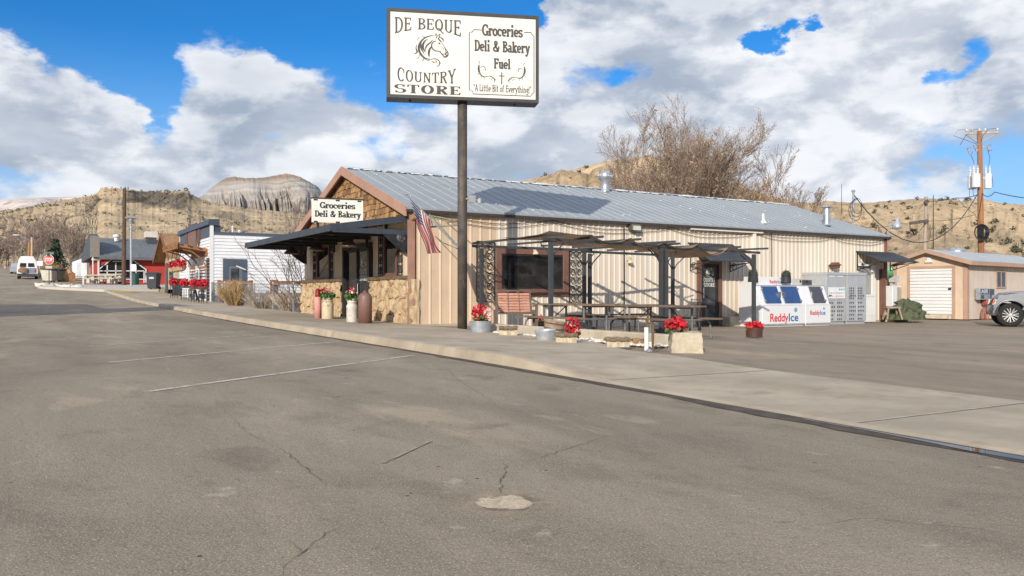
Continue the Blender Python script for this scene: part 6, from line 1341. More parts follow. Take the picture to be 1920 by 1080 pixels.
# two flanks, slightly bulged, with wheel openings, and a hood that curves across
def ring(y, inset): return [(x, y, z) for x, z in prof]
lay = [(-.02, .05), (-.06, .0), (-.04, 0), (.0, .03)]
mb.prism([(x, 0, z) for x, z in prof], (0, .10, 0)); mb.prism([(x, TW-.1, z) for x, z in prof], (0, .10, 0)); obj('flank', mb, paint, truck)
mb = MB(); hood = [(-.86*FO, .66), (-.80*FO, .78), (-.70*FO, .92), (-.55*FO, .99), (-.2, 1.09), (.3, 1.14), (.75, 1.17)]; n = 12
mb.grid(len(hood)*3-3, n, lambda u, v: (lambda k: (hood_x(k)+.20*(2*v-1)**4*(1-u), .10+(TW-.2)*v, hood_z(k)+.035*(1-(2*v-1)**2)*min(1, u*3)))(u*(len(hood)-1))) if False else None
hx = [h[0] for h in hood]; hz = [h[1] for h in hood]; hs = list(range(len(hood)))
mb.grid(24, n, lambda u, v: (float(np.interp(u*6, hs, hx))+.12*(2*v-1)**4*(1-u), .09+(TW-.18)*v, float(np.interp(u*6, hs, hz))+.03*(1-(2*v-1)**2)*min(1, u*3)))
obj('hood', mb, paint, truck, smooth=True)
mb = MB(); mb.prism([(.75, .10, 1.13), (1.42, .24, 1.72), (1.62, .26, 1.77), (2.6, .26, 1.76), (2.85, .22, 1.68), (3.0, .10, 1.16)], (0, TW-.2-.2*0, 0)); obj('cab', mb, paint, truck, bevel=.05)
mb = MB(); mb.hexa([(.86, .2, 1.2), (.86, TW-.2, 1.2), (.84, TW-.2, 1.2), (.84, .2, 1.2), (1.42, .3, 1.70), (1.42, TW-.3, 1.70), (1.38, TW-.3, 1.71), (1.38, .3, 1.71)]); mb.prism([(1.05, .085, 1.2), (1.5, .085, 1.66), (2.62, .085, 1.66), (2.86, .085, 1.2)], (0, .014, 0)); mb.prism([(1.05, TW-.1, 1.2), (1.5, TW-.1, 1.66), (2.62, TW-.1, 1.66), (2.86, TW-.1, 1.2)], (0, .014, 0)); obj('window', mb, glass, truck)
mb = MB(); mb.box(3.05, .1, .62, WB+1.1, TW-.1, .70); mb.box(3.02, .1, .62, 3.08, TW-.1, 1.14); mb.box(WB+1.08, .1, .5, WB+1.14, TW-.1, 1.12); mb.box(-.2, .3, .3, WB+.9, TW-.3, .52); obj('bed', mb, darkg, truck)
mb = MB(); mb.grid(10, 14, lambda u, v: (-.90*FO-.06*math.sin(u*math.pi)+.2*abs(2*v-1)**3, -.01+(TW+.02)*v, .36+.34*u)); obj('front_bumper', mb, paint, truck, smooth=True)
mb = MB(); mb.grid(6, 8, lambda u, v: (-.87*FO-.03+.10*u+.05*abs(2*v-1)**2, .45+(TW-.9)*v, .66+.26*u)); obj('grille', mb, blackm, truck)
for y, s in ((-.012, 1), (TW+.012, -1)):
    mb = MB(); mb.hexa([(-.49, y, .72), (-.43, y, .76), (-.43, y+s*.3, .76), (-.50, y+s*.3, .72), (-.46, y, .87), (-.40, y, .91), (-.42, y+s*.3, .92), (-.46, y+s*.3, .89)]); hl = obj('headlight', mb, M('headlight_glass', (.55, .56, .58), .1, .05, 4), truck)
    mb = MB(); mb.hexa([(-.54, y-s*.006, .75), (-.47, y-s*.006, .76), (-.47, y, .76), (-.54, y, .75), (-.49, y-s*.006, .86), (-.42, y-s*.006, .88), (-.42, y, .88), (-.49, y, .86)]); obj('turn_signal', mb, M('amber_lens', (.55, .10, .02), .2, .1, 4), hl)
    mb = MB(); mb.tube([(.46*math.cos(q)*1.07, y+s*.01, .385+.46*math.sin(q)*1.07) for q in np.linspace(math.pi, 0, 16)], .035, 6); obj('wheel_arch', mb, paint, truck, smooth=True)
for x in (0, WB):
    for y, s in ((.02, -1), (TW-.02, 1)):
        mb = MB(); prof_ = [(.24, .0), (.33, .005), (.372, .03), (.385, .07), (.385, .19), (.37, .23), (.3, .25), (.2, .25)]
        mb.lathe((0, 0, 0), prof_, 40, caps=False); 
        for k in range(40):
            q = 2*math.pi*k/40
            for zz in (.06, .14): mb.hexa([(v[0], v[1], v[2]) for v in [((.378+dr)*math.cos(q+dq), (.378+dr)*math.sin(q+dq), zz+dz) for dz in (0, .07) for dr, dq in ((0, 0), (.014, .01), (.014, .07), (0, .08))]])
        mb.v = [(x+v[0], y-s*v[2]*1 if s > 0 else y+v[2], .385+v[1]) for v in mb.v]; wh = obj('wheel', mb, rubber, truck)
        mb = MB(); mb.lathe((0, 0, 0), [(.245, .0), (.25, .02), (.225, .05), (.22, .12), (.02, .13)], 32, caps=False)
        mb.lathe((0, 0, 0), [(.055, .025), (.05, .01), (.01, .008)], 14)
        for k in range(7):
            q = 2*math.pi*k/7
            for dq in (-.2, .2): mb.beam((.05*math.cos(q), .05*math.sin(q), .03), (.236*math.cos(q+dq), .236*math.sin(q+dq), .022), .026, .035, (0, 0, 1))
        mb.v = [(x+v[0], y-s*v[2]*1 if s > 0 else y+v[2], .385+v[1]) for v in mb.v]; obj('rim', mb, M('alloy', (.34, .34, .335), .4, .06, 3, metal=.5), wh)
        mb = MB(); mb.lathe((0, 0, 0), [(.222, .115), (.06, .118), (.01, .12)], 24); mb.v = [(x+v[0], y-s*v[2]*.9 if s > 0 else y+v[2]*.9, .385+v[1]) for v in mb.v]; obj('brake_disc', mb, blackm, wh)
for y in (-.02, TW+.02):
    s = -1 if y < 0 else 1; mb = MB(); mb.box(1.05, y+(s*.05 if s > 0 else s*.22), 1.16, 1.16, y+(s*.22 if s > 0 else s*.05), 1.34); obj('mirror', mb, blackm, truck, bevel=.02)
    mb = MB(); mb.box(1.9, y-.0, 1.0, 2.06, y+.03*s if s > 0 else y+.0+.03, 1.03) if s > 0 else mb.box(1.9, y-.02, 1.0, 2.06, y+.03, 1.03); obj('handle', mb, paint, truck)

# ------------------------------------------------------------------ poles, transformers, wires
UD = 45.0
ub, ut = at_d(1841, 590, UD), at_d(1836.5, 246, UD)
up = thing('utility_pole', 'tall brown utility pole with crossarm and three white transformers behind the shed', 'utility pole', (ub.x, ub.y, ub.z))
mb = MB(); mb.tube([ub-Vector((0, 0, 1)), ub.lerp(ut, .5), ut], [.17, .15, .125], 12); obj('pole', mb, polewood, up, world=True, smooth=True)
mb = MB(); ax = Vector((math.cos(-YAW), math.sin(-YAW), 0)); A0, A1 = at_d(1811, 250, UD+.3), at_d(1872, 248, UD-.4); mb.beam(A0, A1, .09, .11); mb.beam(A0+Vector((0, 0, -.05)), ut+Vector((0, 0, -.6)), .04, .04); mb.beam(A1+Vector((0, 0, -.05)), ut+Vector((0, 0, -.6)), .04, .04)
c = at_d(1827, 276, UD); c2 = at_d(1852, 275, UD); mb.beam(c, c2, .05, .05); obj('crossarm', mb, M('arm_grey', (.40, .33, .26), .8, .2, 4), up, world=True)
ins = M('porcelain', (.62, .60, .58), .3, .08, 4)
for q in (.02, .2, .42, .6, .97): p = A0.lerp(A1, q)+Vector((0, 0, .05)); mb = MB(); mb.lathe(p, [(.03, 0), (.05, .03), (.09, .06), (.05, .09), (.08, .11), (.03, .18)], 10); obj('insulator', mb, ins, up, world=True)
for px, py, w, h in ((1823, 342, 15, 25), (1830, 339, 15, 25), (1852.5, 340, 13, 27)):
    k = UD/FOC; p = at_d(px, py+h/2, UD-(.25 if px == 1830 else (-.25 if px == 1823 else .05))); r = w*k/2; H_ = h*k; mb = MB(); mb.lathe(p, [(r*.92, 0), (r, .03), (r, H_*.94), (r*1.05, H_*.95), (r*1.04, H_), (r*.2, H_+.04)], 20); tf = obj('transformer', mb, white, up, world=True, smooth=False)
    for dx in (-.12, .1): mb = MB(); q = p+ax*dx+Vector((0, 0, H_)); mb.lathe(q, [(.04, 0), (.06, .05), (.04, .09), (.06, .14), (.035, .20), (.06, .25), (.02, .36), (.015, .5)], 9); obj('bushing', mb, ins, tf, world=True)
    mb = MB(); mb.beam(p+Vector((0, 0, H_*.75)), Vector((ub.x, ub.y, p.z+H_*.75)), .06, .12); obj('hanger', mb, galv, tf, world=True)
for px, py in ((1814, 277), (1826, 272), (1850, 272)):
    p = at_d(px, py, UD); mb = MB(); mb.tube([p, p+ax*.16+Vector((0, 0, -.36))], .045, 7); mb.blob(tuple(p+ax*.18+Vector((0, 0, .03))), .06, 3, 6, 5, .1); mb.blob(tuple(p+ax*.22+Vector((0, 0, -.26))), .07, 4, 6, 5, .2); obj('cutout_fuse', mb, M('fuse_mix', (.30, .31, .33), .4, .5, 12), up, world=True)
mb = MB(); c = at_d(1838, 436, UD-.25)
for k in range(6): mb.tube([c+ax*((.30+.02*k)*math.cos(q))+Vector((0, 0, (.34+.02*k)*math.sin(q)))+FWD*(-.03*k) for q in np.linspace(0, 2*math.pi, 22)], .02, 4)
mb.box(c.x-.12, c.y-.12, c.z-.25, c.x+.12, c.y+.1, c.z+.3); obj('cable_coil', mb, blackm, up, world=True)
def wire(name, label, pts, r=.016, sag=0.0, parent=None):
    mb = MB(); out = []
    for a, b in zip(pts, pts[1:]):
        for i in range(13): q = i/12; p = Vector(a).lerp(Vector(b), q); p.z -= sag*4*q*(1-q); out.append(p)
    mb.tube(out, r, 5)
    return solo(name, label, 'cable', mb, blackm, tuple(pts[0]))
att = at_d(1834, 362, UD)
wire('service_cable', 'thick black service cable drooping from the utility pole to the store mast', [att, MAST+Vector((0, 0, -.1))], .022, 2.35)
wire('overhead_line', 'thin overhead line running left from the utility pole across the hill', [at_d(1841, 362, UD), at_d(1792, 371, 52), at_d(1735, 377, 78)], .022, .1)
wire('overhead_line', 'thin overhead line running right from the utility pole out of view', [at_d(1841, 362, UD), at_d(1865, 360, UD-4), at_d(2060, 372, 30)], .02, .2)
wire('overhead_line', 'slack wire sloping down to the right from the small mid-span clamp', [at_d(1795, 371, 52), at_d(1826, 400, 50), at_d(1850, 425, 49)], .014, .1)
wire('overhead_line', 'low faint wire crossing behind the yard lamp towards the pole', [at_d(1602, 425, 60), at_d(1690, 418, 70), at_d(1736, 414, 80), at_d(1830, 402, 70)], .02, .2)
mb = MB()
for q in (.04, .44, .97):
    a = A0.lerp(A1, q)+Vector((0, 0, .22)); mb.tube([a, a+ax*-.5+Vector((0, 0, -.05)), a+ax*-.75+Vector((0, 0, -.35)), ut+Vector((0, 0, -.75))], .010, 4)
for pa, pb, pc_ in (((1812, 252), (1806, 262), (1800, 272)), ((1820, 290), (1826, 303), (1826, 318)), ((1852, 282), (1856, 295), (1854, 312)), ((1848, 350), (1862, 350), (1860, 330)), ((1818, 352), (1818, 368), (1821, 378)), ((1824, 352), (1825, 366), (1831, 374))): mb.tube([at_d(*pa, UD), at_d(*pb, UD), at_d(*pc_, UD)], .014, 4)
obj('jumper_wire', mb, blackm, up, world=True)
p0, p1 = at_d(1733, 520, 80), at_d(1736.5, 369, 80); mb = MB(); mb.tube([p0, p1], [.19, .16], 10); gp = thing('utility_pole', 'old grey wooden utility pole on the hillside behind the shed', 'utility pole', tuple(p0)); obj('pole', mb, greypole, gp, world=True)
mb = MB(); c = at_d(1736, 417, 79.6); mb.beam(at_d(1706, 419, 79.6), at_d(1738, 414, 79.6), .25, .3); mb.tube([at_d(1706, 419, 79.6), at_d(1707, 440, 79.6)], .05, 5); mb.beam(at_d(1734, 382, 79.6), at_d(1740, 376, 79.6), .3, .3); mb.tube([at_d(1725, 432, 79.6), at_d(1738, 415, 79.6)], .04, 5); obj('line_hardware', mb, M('hardware_dark', (.09, .08, .07), .7, .3, 5), gp, world=True)
p0, p1 = at_d(1750, 470, 85), at_d(1750, 366, 85); mb = MB(); mb.tube([p0, p1], [.07, .04], 6); solo('antenna_mast', 'thin dark antenna mast beside the old grey utility pole', 'mast', mb, darkg, tuple(p0))
p0, p1 = at_d(1578, 400, 120), at_d(1578, 345, 120); mb = MB(); mb.tube([p0, p1], [.06, .03], 6); solo('antenna_mast', 'hair-thin whip mast rising beyond the store roof', 'mast', mb, darkg, tuple(p0))

# ------------------------------------------------------------------ the white weatherboard shop
WX, WY0, WY1, WX1 = 9.0, 46.3, 56.0, 22.0; wb = .56
wsh = thing('white_shop', 'white weatherboard shop with dark slate parapet and wooden front awning', 'shop', (WX, WY0, wb))
zs = at_y(402, 436, WY0).z
def lap(mb, pts0, pts1, z0, z1, nrm, step=.175, d=.042):
    n = int((z1-z0)/step); a, b = Vector(pts0), Vector(pts1); nr_ = Vector(nrm)
    for i in range(n+1):
        za = z0+step*i; zb_ = min(za+step, z1)
        if zb_-za < .01: continue
        A, B = a+Vector((0, 0, za)), b+Vector((0, 0, za)); A2, B2 = a+Vector((0, 0, zb_)), b+Vector((0, 0, zb_))
        mb.poly([A+nr_*d, B+nr_*d, B2+nr_*.003, A2+nr_*.003]); mb.poly([A+nr_*d, B+nr_*d, B, A])
mb = MB(); mb.box(WX, WY0, wb-.5, WX1, WY1, zs-.05); obj('wall_core', mb, whitesid, wsh, world=True)
mb = MB(); lap(mb, (WX+.12, WY0, 0), (WX1, WY0, 0), wb, zs-.05, (0, -1, 0)); lap(mb, (WX, WY0+.12, 0), (WX, WY1, 0), wb+.1, zs-.22, (-1, 0, 0)); obj('lap_siding', mb, whitesid, wsh, world=True)
mb = MB(); mb.box(WX-.02, WY0-.04, zs-.12, WX1, WY1, zs+.05); obj('flat_roof', mb, navy, wsh, world=True)
zp0, zp1 = at_x(401, 409, WX).z, at_x(337, 427, WX).z
mb = MB(); mb.box(WX-.03, WY0+.12, zs-.22, WX+.16, WY1, zs+.56); mb.box(WX+.03, WY0+.12, zs+.5, WX+.14, WY1, zp0-.2); obj('parapet', mb, navy, wsh, world=True)
mb = MB(); mb.hexa([(WX-.18, WY0-.1, zp0-.30), (WX+.42, WY0-.1, zp0-.34), (WX+.42, WY1+.2, zp0-.34), (WX-.18, WY1+.2, zp0-.30), (WX-.10, WY0-.1, zp0), (WX+.42, WY0-.1, zp0+.02), (WX+.42, WY1+.2, zp0+.02), (WX-.10, WY1+.2, zp0)]); mb.box(WX+.12, WY0+.02, zs+.02, WX+.5, WY0+.15, zp0-.33); obj('parapet_cap', mb, M('cap_slate', (.05, .065, .095), .5, .1, 3), wsh, world=True)
mb = MB(); mb.box(WX-.05, WY0-.05, wb, WX+.12, WY0+.12, zp0-.31); mb.box(WX-.04, WY1-.15, wb, WX+.1, WY1+.03, zp0-.31); obj('corner_board', mb, white, wsh, world=True)
a, b = at_y(418, 485, WY0-.05), at_y(463, 568, WY0-.05)
mb = MB(); mb.box(a.x, WY0-.07, wb, a.x+.26, WY0-.01, a.z); mb.box(b.x-.26, WY0-.07, wb, b.x, WY0-.01, a.z); mb.box(a.x+.26, WY0-.07, a.z-.36, b.x-.26, WY0-.01, a.z); sdw = obj('side_door', mb, navy, wsh, world=True)
mb = MB(); mb.box(a.x+.26, WY0-.045, wb, b.x-.26, WY0-.01, a.z-.36); obj('door_leaf', mb, M('door_slate', (.13, .15, .185), .5, .08, 3), sdw, world=True)
mb = MB(); mb.box(a.x+.42, WY0-.055, wb+1.0, b.x-.42, WY0-.046, a.z-.52); obj('pane', mb, glass2, sdw, world=True)
mb = MB(); mb.hexa([(a.x+.62, WY0-.5, a.z-.42), (b.x-.2, WY0-.6, a.z-.62), (b.x-.2, WY0-.5, a.z-.62), (a.x+.62, WY0-.4, a.z-.42), (a.x+.62, WY0-.5, a.z-.37), (b.x-.2, WY0-.6, a.z-.57), (b.x-.2, WY0-.5, a.z-.57), (a.x+.62, WY0-.4, a.z-.37)]); obj('lamp_arm', mb, white, sdw, world=True)
for px, py, w, h in ((436, 425, .05, .30), (449, 432, .07, .16)):
    p = at_y(px, py, WY0+3); mb = MB(); mb.lathe((p.x, WY0+3, zs+.04), [(w, 0), (w, h*1.6), (w*1.6, h*1.6+.03), (w*.4, h*1.6+.12)], 10); obj('roof_pipe', mb, white, wsh, world=True)
def shopwin(y0, y1, z0, z1):
    mb = MB(); f = .13; x = WX-.05
    mb.box(x, y0, z0, WX, y0+f, z1); mb.box(x, y1-f, z0, WX, y1, z1); mb.box(x, y0+f, z1-f, WX, y1-f, z1); mb.box(x, y0+f, z0, WX, y1-f, z0+f)
    o = obj('front_window', mb, wood, wsh, world=True); mb = MB(); mb.box(x+.03, y0+f, z0+f, WX+.0, y1-f, z1-f); obj('pane', mb, glass2, o, world=True)
zwt, zwb = at_x(375, 500, WX).z, at_x(375, 547, WX).z
shopwin(47.6, 49.3, zwb, zwt); shopwin(50.7, 52.4, zwb+.05, zwt+.08)
mb = MB(); mb.box(WX-.04, 46.55, wb+.05, WX, 47.4, wb+2.45); fdr = obj('front_door', mb, frame_dk, wsh, world=True)
mb = MB()
for y0, y1 in ((47.6, 49.3), (50.7, 52.4)): mb = MB(); mb.box(WX-.06, y0+.05, wb+.25, WX-.0, y1-.05, zwb-.12); obj('window_apron', mb, navy, wsh, world=True)
zt_ = at_x(390, 464, WX).z
aw = None; mb = MB(); y0, y1 = 47.0, 51.6
mb.box(WX-1.65, y0, zt_-.12, WX-1.57, y1, zt_+.22); mb.box(WX-.1, y0, zt_-.45, WX-.0, y1, zt_-.25); aw = obj('wooden_awning', mb, wood, wsh, world=True)
mb = MB(); k = 0
for y in np.arange(y0+.1, y1, .36): mb.hexa([(WX-1.7, y, zt_+.02), (WX-1.7, y+.09, zt_+.02), (WX, y+.09, zt_-.24), (WX, y, zt_-.24), (WX-1.7, y, zt_+.18), (WX-1.7, y+.09, zt_+.18), (WX, y+.09, zt_-.06), (WX, y, zt_-.06)])
for zz, xx in ((zt_+.26, WX-1.5), (zt_+.16, WX-1.05), (zt_+.06, WX-.55)): mb.beam((xx, y0-.1, zz-.06), (xx, y1+.1, zz-.06), .08, .08)
obj('awning_rafter', mb, wood, aw, world=True)
for y in (47.3, 49.4, 51.3): mb = MB(); mb.tube([(WX-.03, y, zt_-1.1), (WX-.3, y, zt_-.62), (WX-.8, y, zt_-.25), (WX-1.55, y, zt_-.05)], .04, 6); obj('awning_brace', mb, wood, aw, world=True)
brd = M('sign_brown', (.13, .075, .06), .7, .15, 3)
zc = at_x(368, 443, WX).z; mb = MB(); mb.box(WX-.09, 50.2, zc-.65, WX-.03, 52.6, zc+.65); sg = thing('wall_sign', 'dark brown square signboard between two oval plaques on the white shop front', 'sign', (WX-.06, 51.4, zc)); bo = obj('board', mb, M('sign_reddish', (.20, .12, .10), .7, .15, 3), sg, world=True)
mb = MB(); mb.box(WX-.1, 50.1, zc-.75, WX-.02, 50.2, zc+.75); mb.box(WX-.1, 52.6, zc-.75, WX-.02, 52.7, zc+.75); mb.box(WX-.1, 50.2, zc-.75, WX-.02, 52.6, zc-.65); mb.box(WX-.1, 50.2, zc+.65, WX-.02, 52.6, zc+.75); obj('sign_frame', mb, brd, sg, world=True)
for y, lb in ((49.5, 'dark oval plaque on the white shop front nearest the corner'), (53.4, 'dark oval plaque on the white shop front left of the square sign')):
    mb = MB(); mb.lathe((0, 0, 0), [(.01, .0), (.42, .0), (.42, .05), (.01, .06)], 22); mb.v = [(WX-.03-v[2], y+v[0], zc+v[1]*1.5) for v in mb.v]; solo('wall_plaque', lb, 'plaque', mb, brd, (WX-.05, y, zc))
rnd = random.Random(9)
for y, lb in ((47.9, 'hanging basket of red flowers nearest the white corner board'), (49.1, 'middle hanging basket of red flowers under the wooden awning'), (50.6, 'largest hanging basket of red flowers at the far awning end')):
    zz = at_x(360, 488, WX-1.2).z-.1; c = (WX-1.25, y, zz); o = thing('hanging_basket', lb, 'flower basket', c, 0, 'hanging baskets under the awning'); mb = MB(); mb.lathe((c[0], c[1], c[2]-.42), [(.05, 0), (.2, .08), (.3, .28), (.28, .28)], 12); obj('basket', mb, M('coir', (.48, .34, .22), .9, .2, 9), o, world=True)
    mb = MB(); mb.clump(c, (.34, .42, .27), 220, .12, rnd); obj('flowers', mb, redfl, o, world=True); mb = MB()
    for q in (0, 2.1, 4.2): mb.tube([(c[0]+.26*math.cos(q), c[1]+.26*math.sin(q), c[2]-.15), (c[0], c[1], zt_-.05)], .01, 3)
    obj('chain', mb, blackm, o, world=True)
for k, (px, pyb, lb) in enumerate(((380, 571, 'red flower stand nearest the shop door of the white shop'), (366, 571, 'second red flower stand in front of the white shop'), (347, 571, 'third red flower stand, with crossed legs, before the white shop'), (326, 567, 'largest red flower stand at the far end of the white shop'))):
    p = onwalk(px, pyb); p = at_x(px, pyb, 7.9); p.z = SW(p.x, p.y); o = thing('flower_stand', lb, 'flower stand', tuple(p), 0, 'red flower stands on the pavement'); zz = p.z+.82
    mb = MB(); mb.box(p.x-.16, p.y-.45, zz-.14, p.x+.16, p.y+.45, zz-.02); obj('trough', mb, darkg, o, world=True)
    mb = MB()
    for s in (-1, 1): mb.tube([(p.x-.12, p.y+s*.42, p.z), (p.x-.12, p.y+s*.38, zz-.2)], .018, 4); mb.tube([(p.x+.12, p.y+s*.42, p.z), (p.x+.12, p.y+s*.38, zz-.2)], .018, 4)
    mb.tube([(p.x-.12, p.y-.4, p.z+.3), (p.x-.12, p.y+.4, p.z+.3)], .014, 4); mb.tube([(p.x+.12, p.y-.4, p.z+.3), (p.x+.12, p.y+.4, p.z+.3)], .014, 4); mb.tube([(p.x-.12, p.y, p.z+.3), (p.x+.12, p.y, p.z+.3)], .014, 4)
    obj('stand', mb, blackm, o, world=True); mb = MB(); mb.clump((p.x, p.y, zz+.14), (.26, .56+.12*(k == 3), .24), 300, .12, rnd); obj('flowers', mb, redfl, o, world=True)
mb = MB(); x = WX-.3; p = (8.55, 46.5); mb = MB(); o = thing('shop_sandwich_board', 'small dark hinged board standing by the white shop window', 'board', (8.5, 48.2, SW(8.5, 48.2))); z = SW(8.5, 48.2)
mb.hexa([(8.35, 47.95, z), (8.38, 47.95, z), (8.38, 48.45, z), (8.35, 48.45, z), (8.48, 47.95, z+.6), (8.51, 47.95, z+.6), (8.51, 48.45, z+.6), (8.48, 48.45, z+.6)]); mb.hexa([(8.65, 47.95, z), (8.68, 47.95, z), (8.68, 48.45, z), (8.65, 48.45, z), (8.51, 47.95, z+.6), (8.54, 47.95, z+.6), (8.54, 48.45, z+.6), (8.51, 48.45, z+.6)]); obj('board', mb, darkg, o, world=True)

# ------------------------------------------------------------------ fences and shrubs between the shops
fen = thing('chain_link_fence', 'low chain link fence with grey posts between white shop and store', 'fence', (9, 38, g(38)))
ys_ = [at_x(px, 560, 9.0).y for px in (397, 421.6, 447, 477, 512, 550)]
mb = MB(); pts = []
for y in [45.9]+ys_[0:]:
    zg_ = g(y)+.03; h_ = 1.08; mp = MB(); mp.tube([(9.0, y, zg_), (9.0, y, zg_+h_)], .03, 7); mp.lathe((9, y, zg_+h_), [(.035, 0), (.02, .04)], 7); obj('post', mp, galv, fen, world=True); pts.append((9.0, y, zg_+h_-.04))
pts.append((9.0, 30.4, g(30.4)+1.05))
mp = MB(); mp.tube(pts, .024, 6); obj('top_rail', mp, galv, fen, world=True)
mp = MB(); y = 30.6
while y < 45.9:
    for s in (-1, 1): mp.beam((9.0, y, g(y)+.05), (9.0, y+s*.95, g(y)+1.02), .0045, .0045)
    y += .115
obj('wire_mesh', mp, galv_old, fen, world=True)
def rail_fence(label, y, xs, h, nr_=2):
    o = thing('rail_fence', label, 'fence', (xs[0], y, g(y)), 0)
    for x in xs: mp = MB(); mp.box(x-.08, y-.08, g(y)-.1, x+.08, y+.08, g(y)+h); obj('post', mp, wood, o, world=True)
    for k, zz in enumerate((h-.12, h*.52, h*.18)):
        mp = MB(); mp.box(xs[0], y-.13, g(y)+zz-.09, xs[-1], y-.085, g(y)+zz+.07); obj('rail', mp, wood, o, world=True)
    return o
rail_fence('brown wooden rail fence close to the white shop side wall', 45.2, [at_y(411, 550, 45.2).x, at_y(440, 550, 45.2).x, at_y(471, 550, 45.2).x], 1.22)
rail_fence('brown wooden rail fence running to the store front corner', 34.2, [at_y(511, 550, 34.2).x, at_y(517.5, 550, 34.2).x, at_y(569, 550, 34.2).x], 1.25)
def twig_shrub(label, cx, cy, h, w, n, m, seed, cat='shrub', lean=(0, 0), kids=3, r0=.014, name='bare_shrub'):
    r2 = random.Random(seed); mb = MB(); z = g(cy) if cx < 40 else G(cx, cy)
    for _ in range(n):
        a = r2.uniform(0, 6.28); t_ = r2.random()**.7; p = Vector((cx+.18*w*math.cos(a)*t_, cy+.18*w*math.sin(a)*t_, z)); d = Vector((math.cos(a)*t_*w*.55+lean[0], math.sin(a)*t_*w*.55+lean[1], h*r2.uniform(.6, 1.05)*(1-.25*t_)))
        pts = [p+d*q+Vector((r2.gauss(0, .03), r2.gauss(0, .03), 0))*q*h for q in (0, .35, .7, 1)]; mb.tube(pts, [r0, r0*.8, r0*.55, r0*.3], 3, caps=False)
        for _k in range(kids):
            q = r2.uniform(.3, .9); s = p+d*q; e = s+Vector((r2.gauss(0, .14), r2.gauss(0, .14), r2.uniform(.05, .28)))*h*.8; mb.tube([s, (s+e)/2+Vector((0, 0, .02)), e], [r0*.5, r0*.4, r0*.22], 3, caps=False)
    return solo(name, label, cat, mb, m, (cx, cy, z))
straw = M('straw_grass', (.40, .27, .13), .9, .25, 6, island=.4); greytw = M('grey_twigs', (.30, .25, .20), .9, .25, 6)
p = at_d(441, 572, 38); twig_shrub('tall straw-coloured ornamental grass clump behind the chain link fence', p.x, p.y, 1.35, 1.35, 420, straw, 1, 'grass clump', kids=2, name='grass_clump', r0=.012)
p = at_d(492, 578, 34.5); twig_shrub('low bare grey shrub in the middle of the fenced strip', p.x, p.y, .9, 1.5, 120, greytw, 2)
p = at_d(540, 584, 32.0); twig_shrub('pale bare shrub at the store end of the fenced strip', p.x, p.y, .95, 1.1, 150, M('pale_twigs', (.46, .38, .29), .9, .2, 6), 3)
p = at_d(522, 579, 34.0); twig_shrub('bare tangle of twigs just behind the rail fence post', p.x, p.y, .8, 1.0, 70, greytw, 4)

# ------------------------------------------------------------------ trees
def bare_tree(label, cx, cy, zb_, H, spread, seed, stems=3, mat=bark, twmat=None, levels=3, nb=(8, 7, 6), leaves=0, lmat=None, r0=None, up=.55, lean=(0, 0), minr=.012, first=.18, cat='bare tree', group=None, nm='bare_tree', fan=1.0):
    r2 = random.Random(seed); o = thing(nm, label, cat, (cx, cy, zb_), 0, group); tr = MB(); tw = MB(); lf = MB(); r0 = r0 or H*.018
    def grow(p, d, L, r, lev):
        n = 5 if lev < 2 else 3; pts = [p]; rs = [r]; q = d.normalized(); seg = L/n
        for i in range(n):
            q = (q+Vector((r2.gauss(0, .13), r2.gauss(0, .13), r2.gauss(0, .08)+.05*up))).normalized(); pts.append(pts[-1]+q*seg); rs.append(max(minr*.6, r*(1-.72*(i+1)/n)))
        (tr if lev < 2 else tw).tube(pts, rs, 6 if lev < 1 else (4 if lev < 2 else 3), caps=False)
        if lev >= levels:
            if leaves and r2.random() < leaves: lf.clump(tuple(pts[-1]), (.2, .2, .2), r2.randint(1, 5), .085, r2)
            return
        k = nb[min(lev, len(nb)-1)]
        for j in range(k):
            f = first+(1-first)*(j+r2.random())/k if lev == 0 else .22+.78*(j+r2.random())/k
            x = f*n; i = min(n-1, int(x)); s = pts[i].lerp(pts[i+1], x-i); dd = (pts[i+1]-pts[i]).normalized()
            a = Vector((r2.gauss(0, 1), r2.gauss(0, 1), r2.gauss(0, .5))); a = (a-dd*a.dot(dd)).normalized()
            nd = (dd*(.75+.2*r2.random())+a*r2.uniform(.45, .95)*spread+Vector((0, 0, up*.35))).normalized()
            grow(s, nd, L*r2.uniform(.34, .58)*(1.1-.45*f)*(fan if lev == 0 else 1), max(minr, rs[i]*.55), lev+1)
    for s in range(stems):
        a = 6.28*s/stems+r2.uniform(-.5, .5); k = .05 if stems == 1 else r2.uniform(.12, .42)*spread
        grow(Vector((cx+.3*math.cos(a)*(stems > 1), cy+.3*math.sin(a)*(stems > 1), zb_)), Vector((math.cos(a)*k+lean[0], math.sin(a)*k+lean[1], 1)), H*r2.uniform(.80, 1.0), r0*r2.uniform(.7, 1), 0)
    obj('trunk', tr, mat, o, world=True); obj('twigs', tw, twmat or mat, o, world=True)
    if lf.f: obj('dry_leaves', lf, lmat or dryleaf, o, world=True)
    return o
elmt = M('elm_twig', (.26, .195, .145), .9, .25, 3); elml = M('elm_leaf', (.40, .27, .17), .9, .3, 5, island=.4)
p = at_d(1308, 580, 50); bare_tree('large bare tree with tan dead leaves towering behind the store roof', p.x, p.y, 0, 9.9, .80, 23, 6, elmt, elmt, 3, (14, 13, 12), .25, elml, r0=.15, up=.55, minr=.009, lean=(-.02, .02), first=.22, fan=1.1)
p = at_d(1258, 580, 48); bare_tree('bare tree leaning left behind the store roof beside the large tree', p.x, p.y, 0, 9.0, .74, 9, 5, elmt, elmt, 3, (14, 13, 11), .25, elml, r0=.12, up=.40, lean=(-.08, .06), minr=.009, first=.22, fan=1.1)
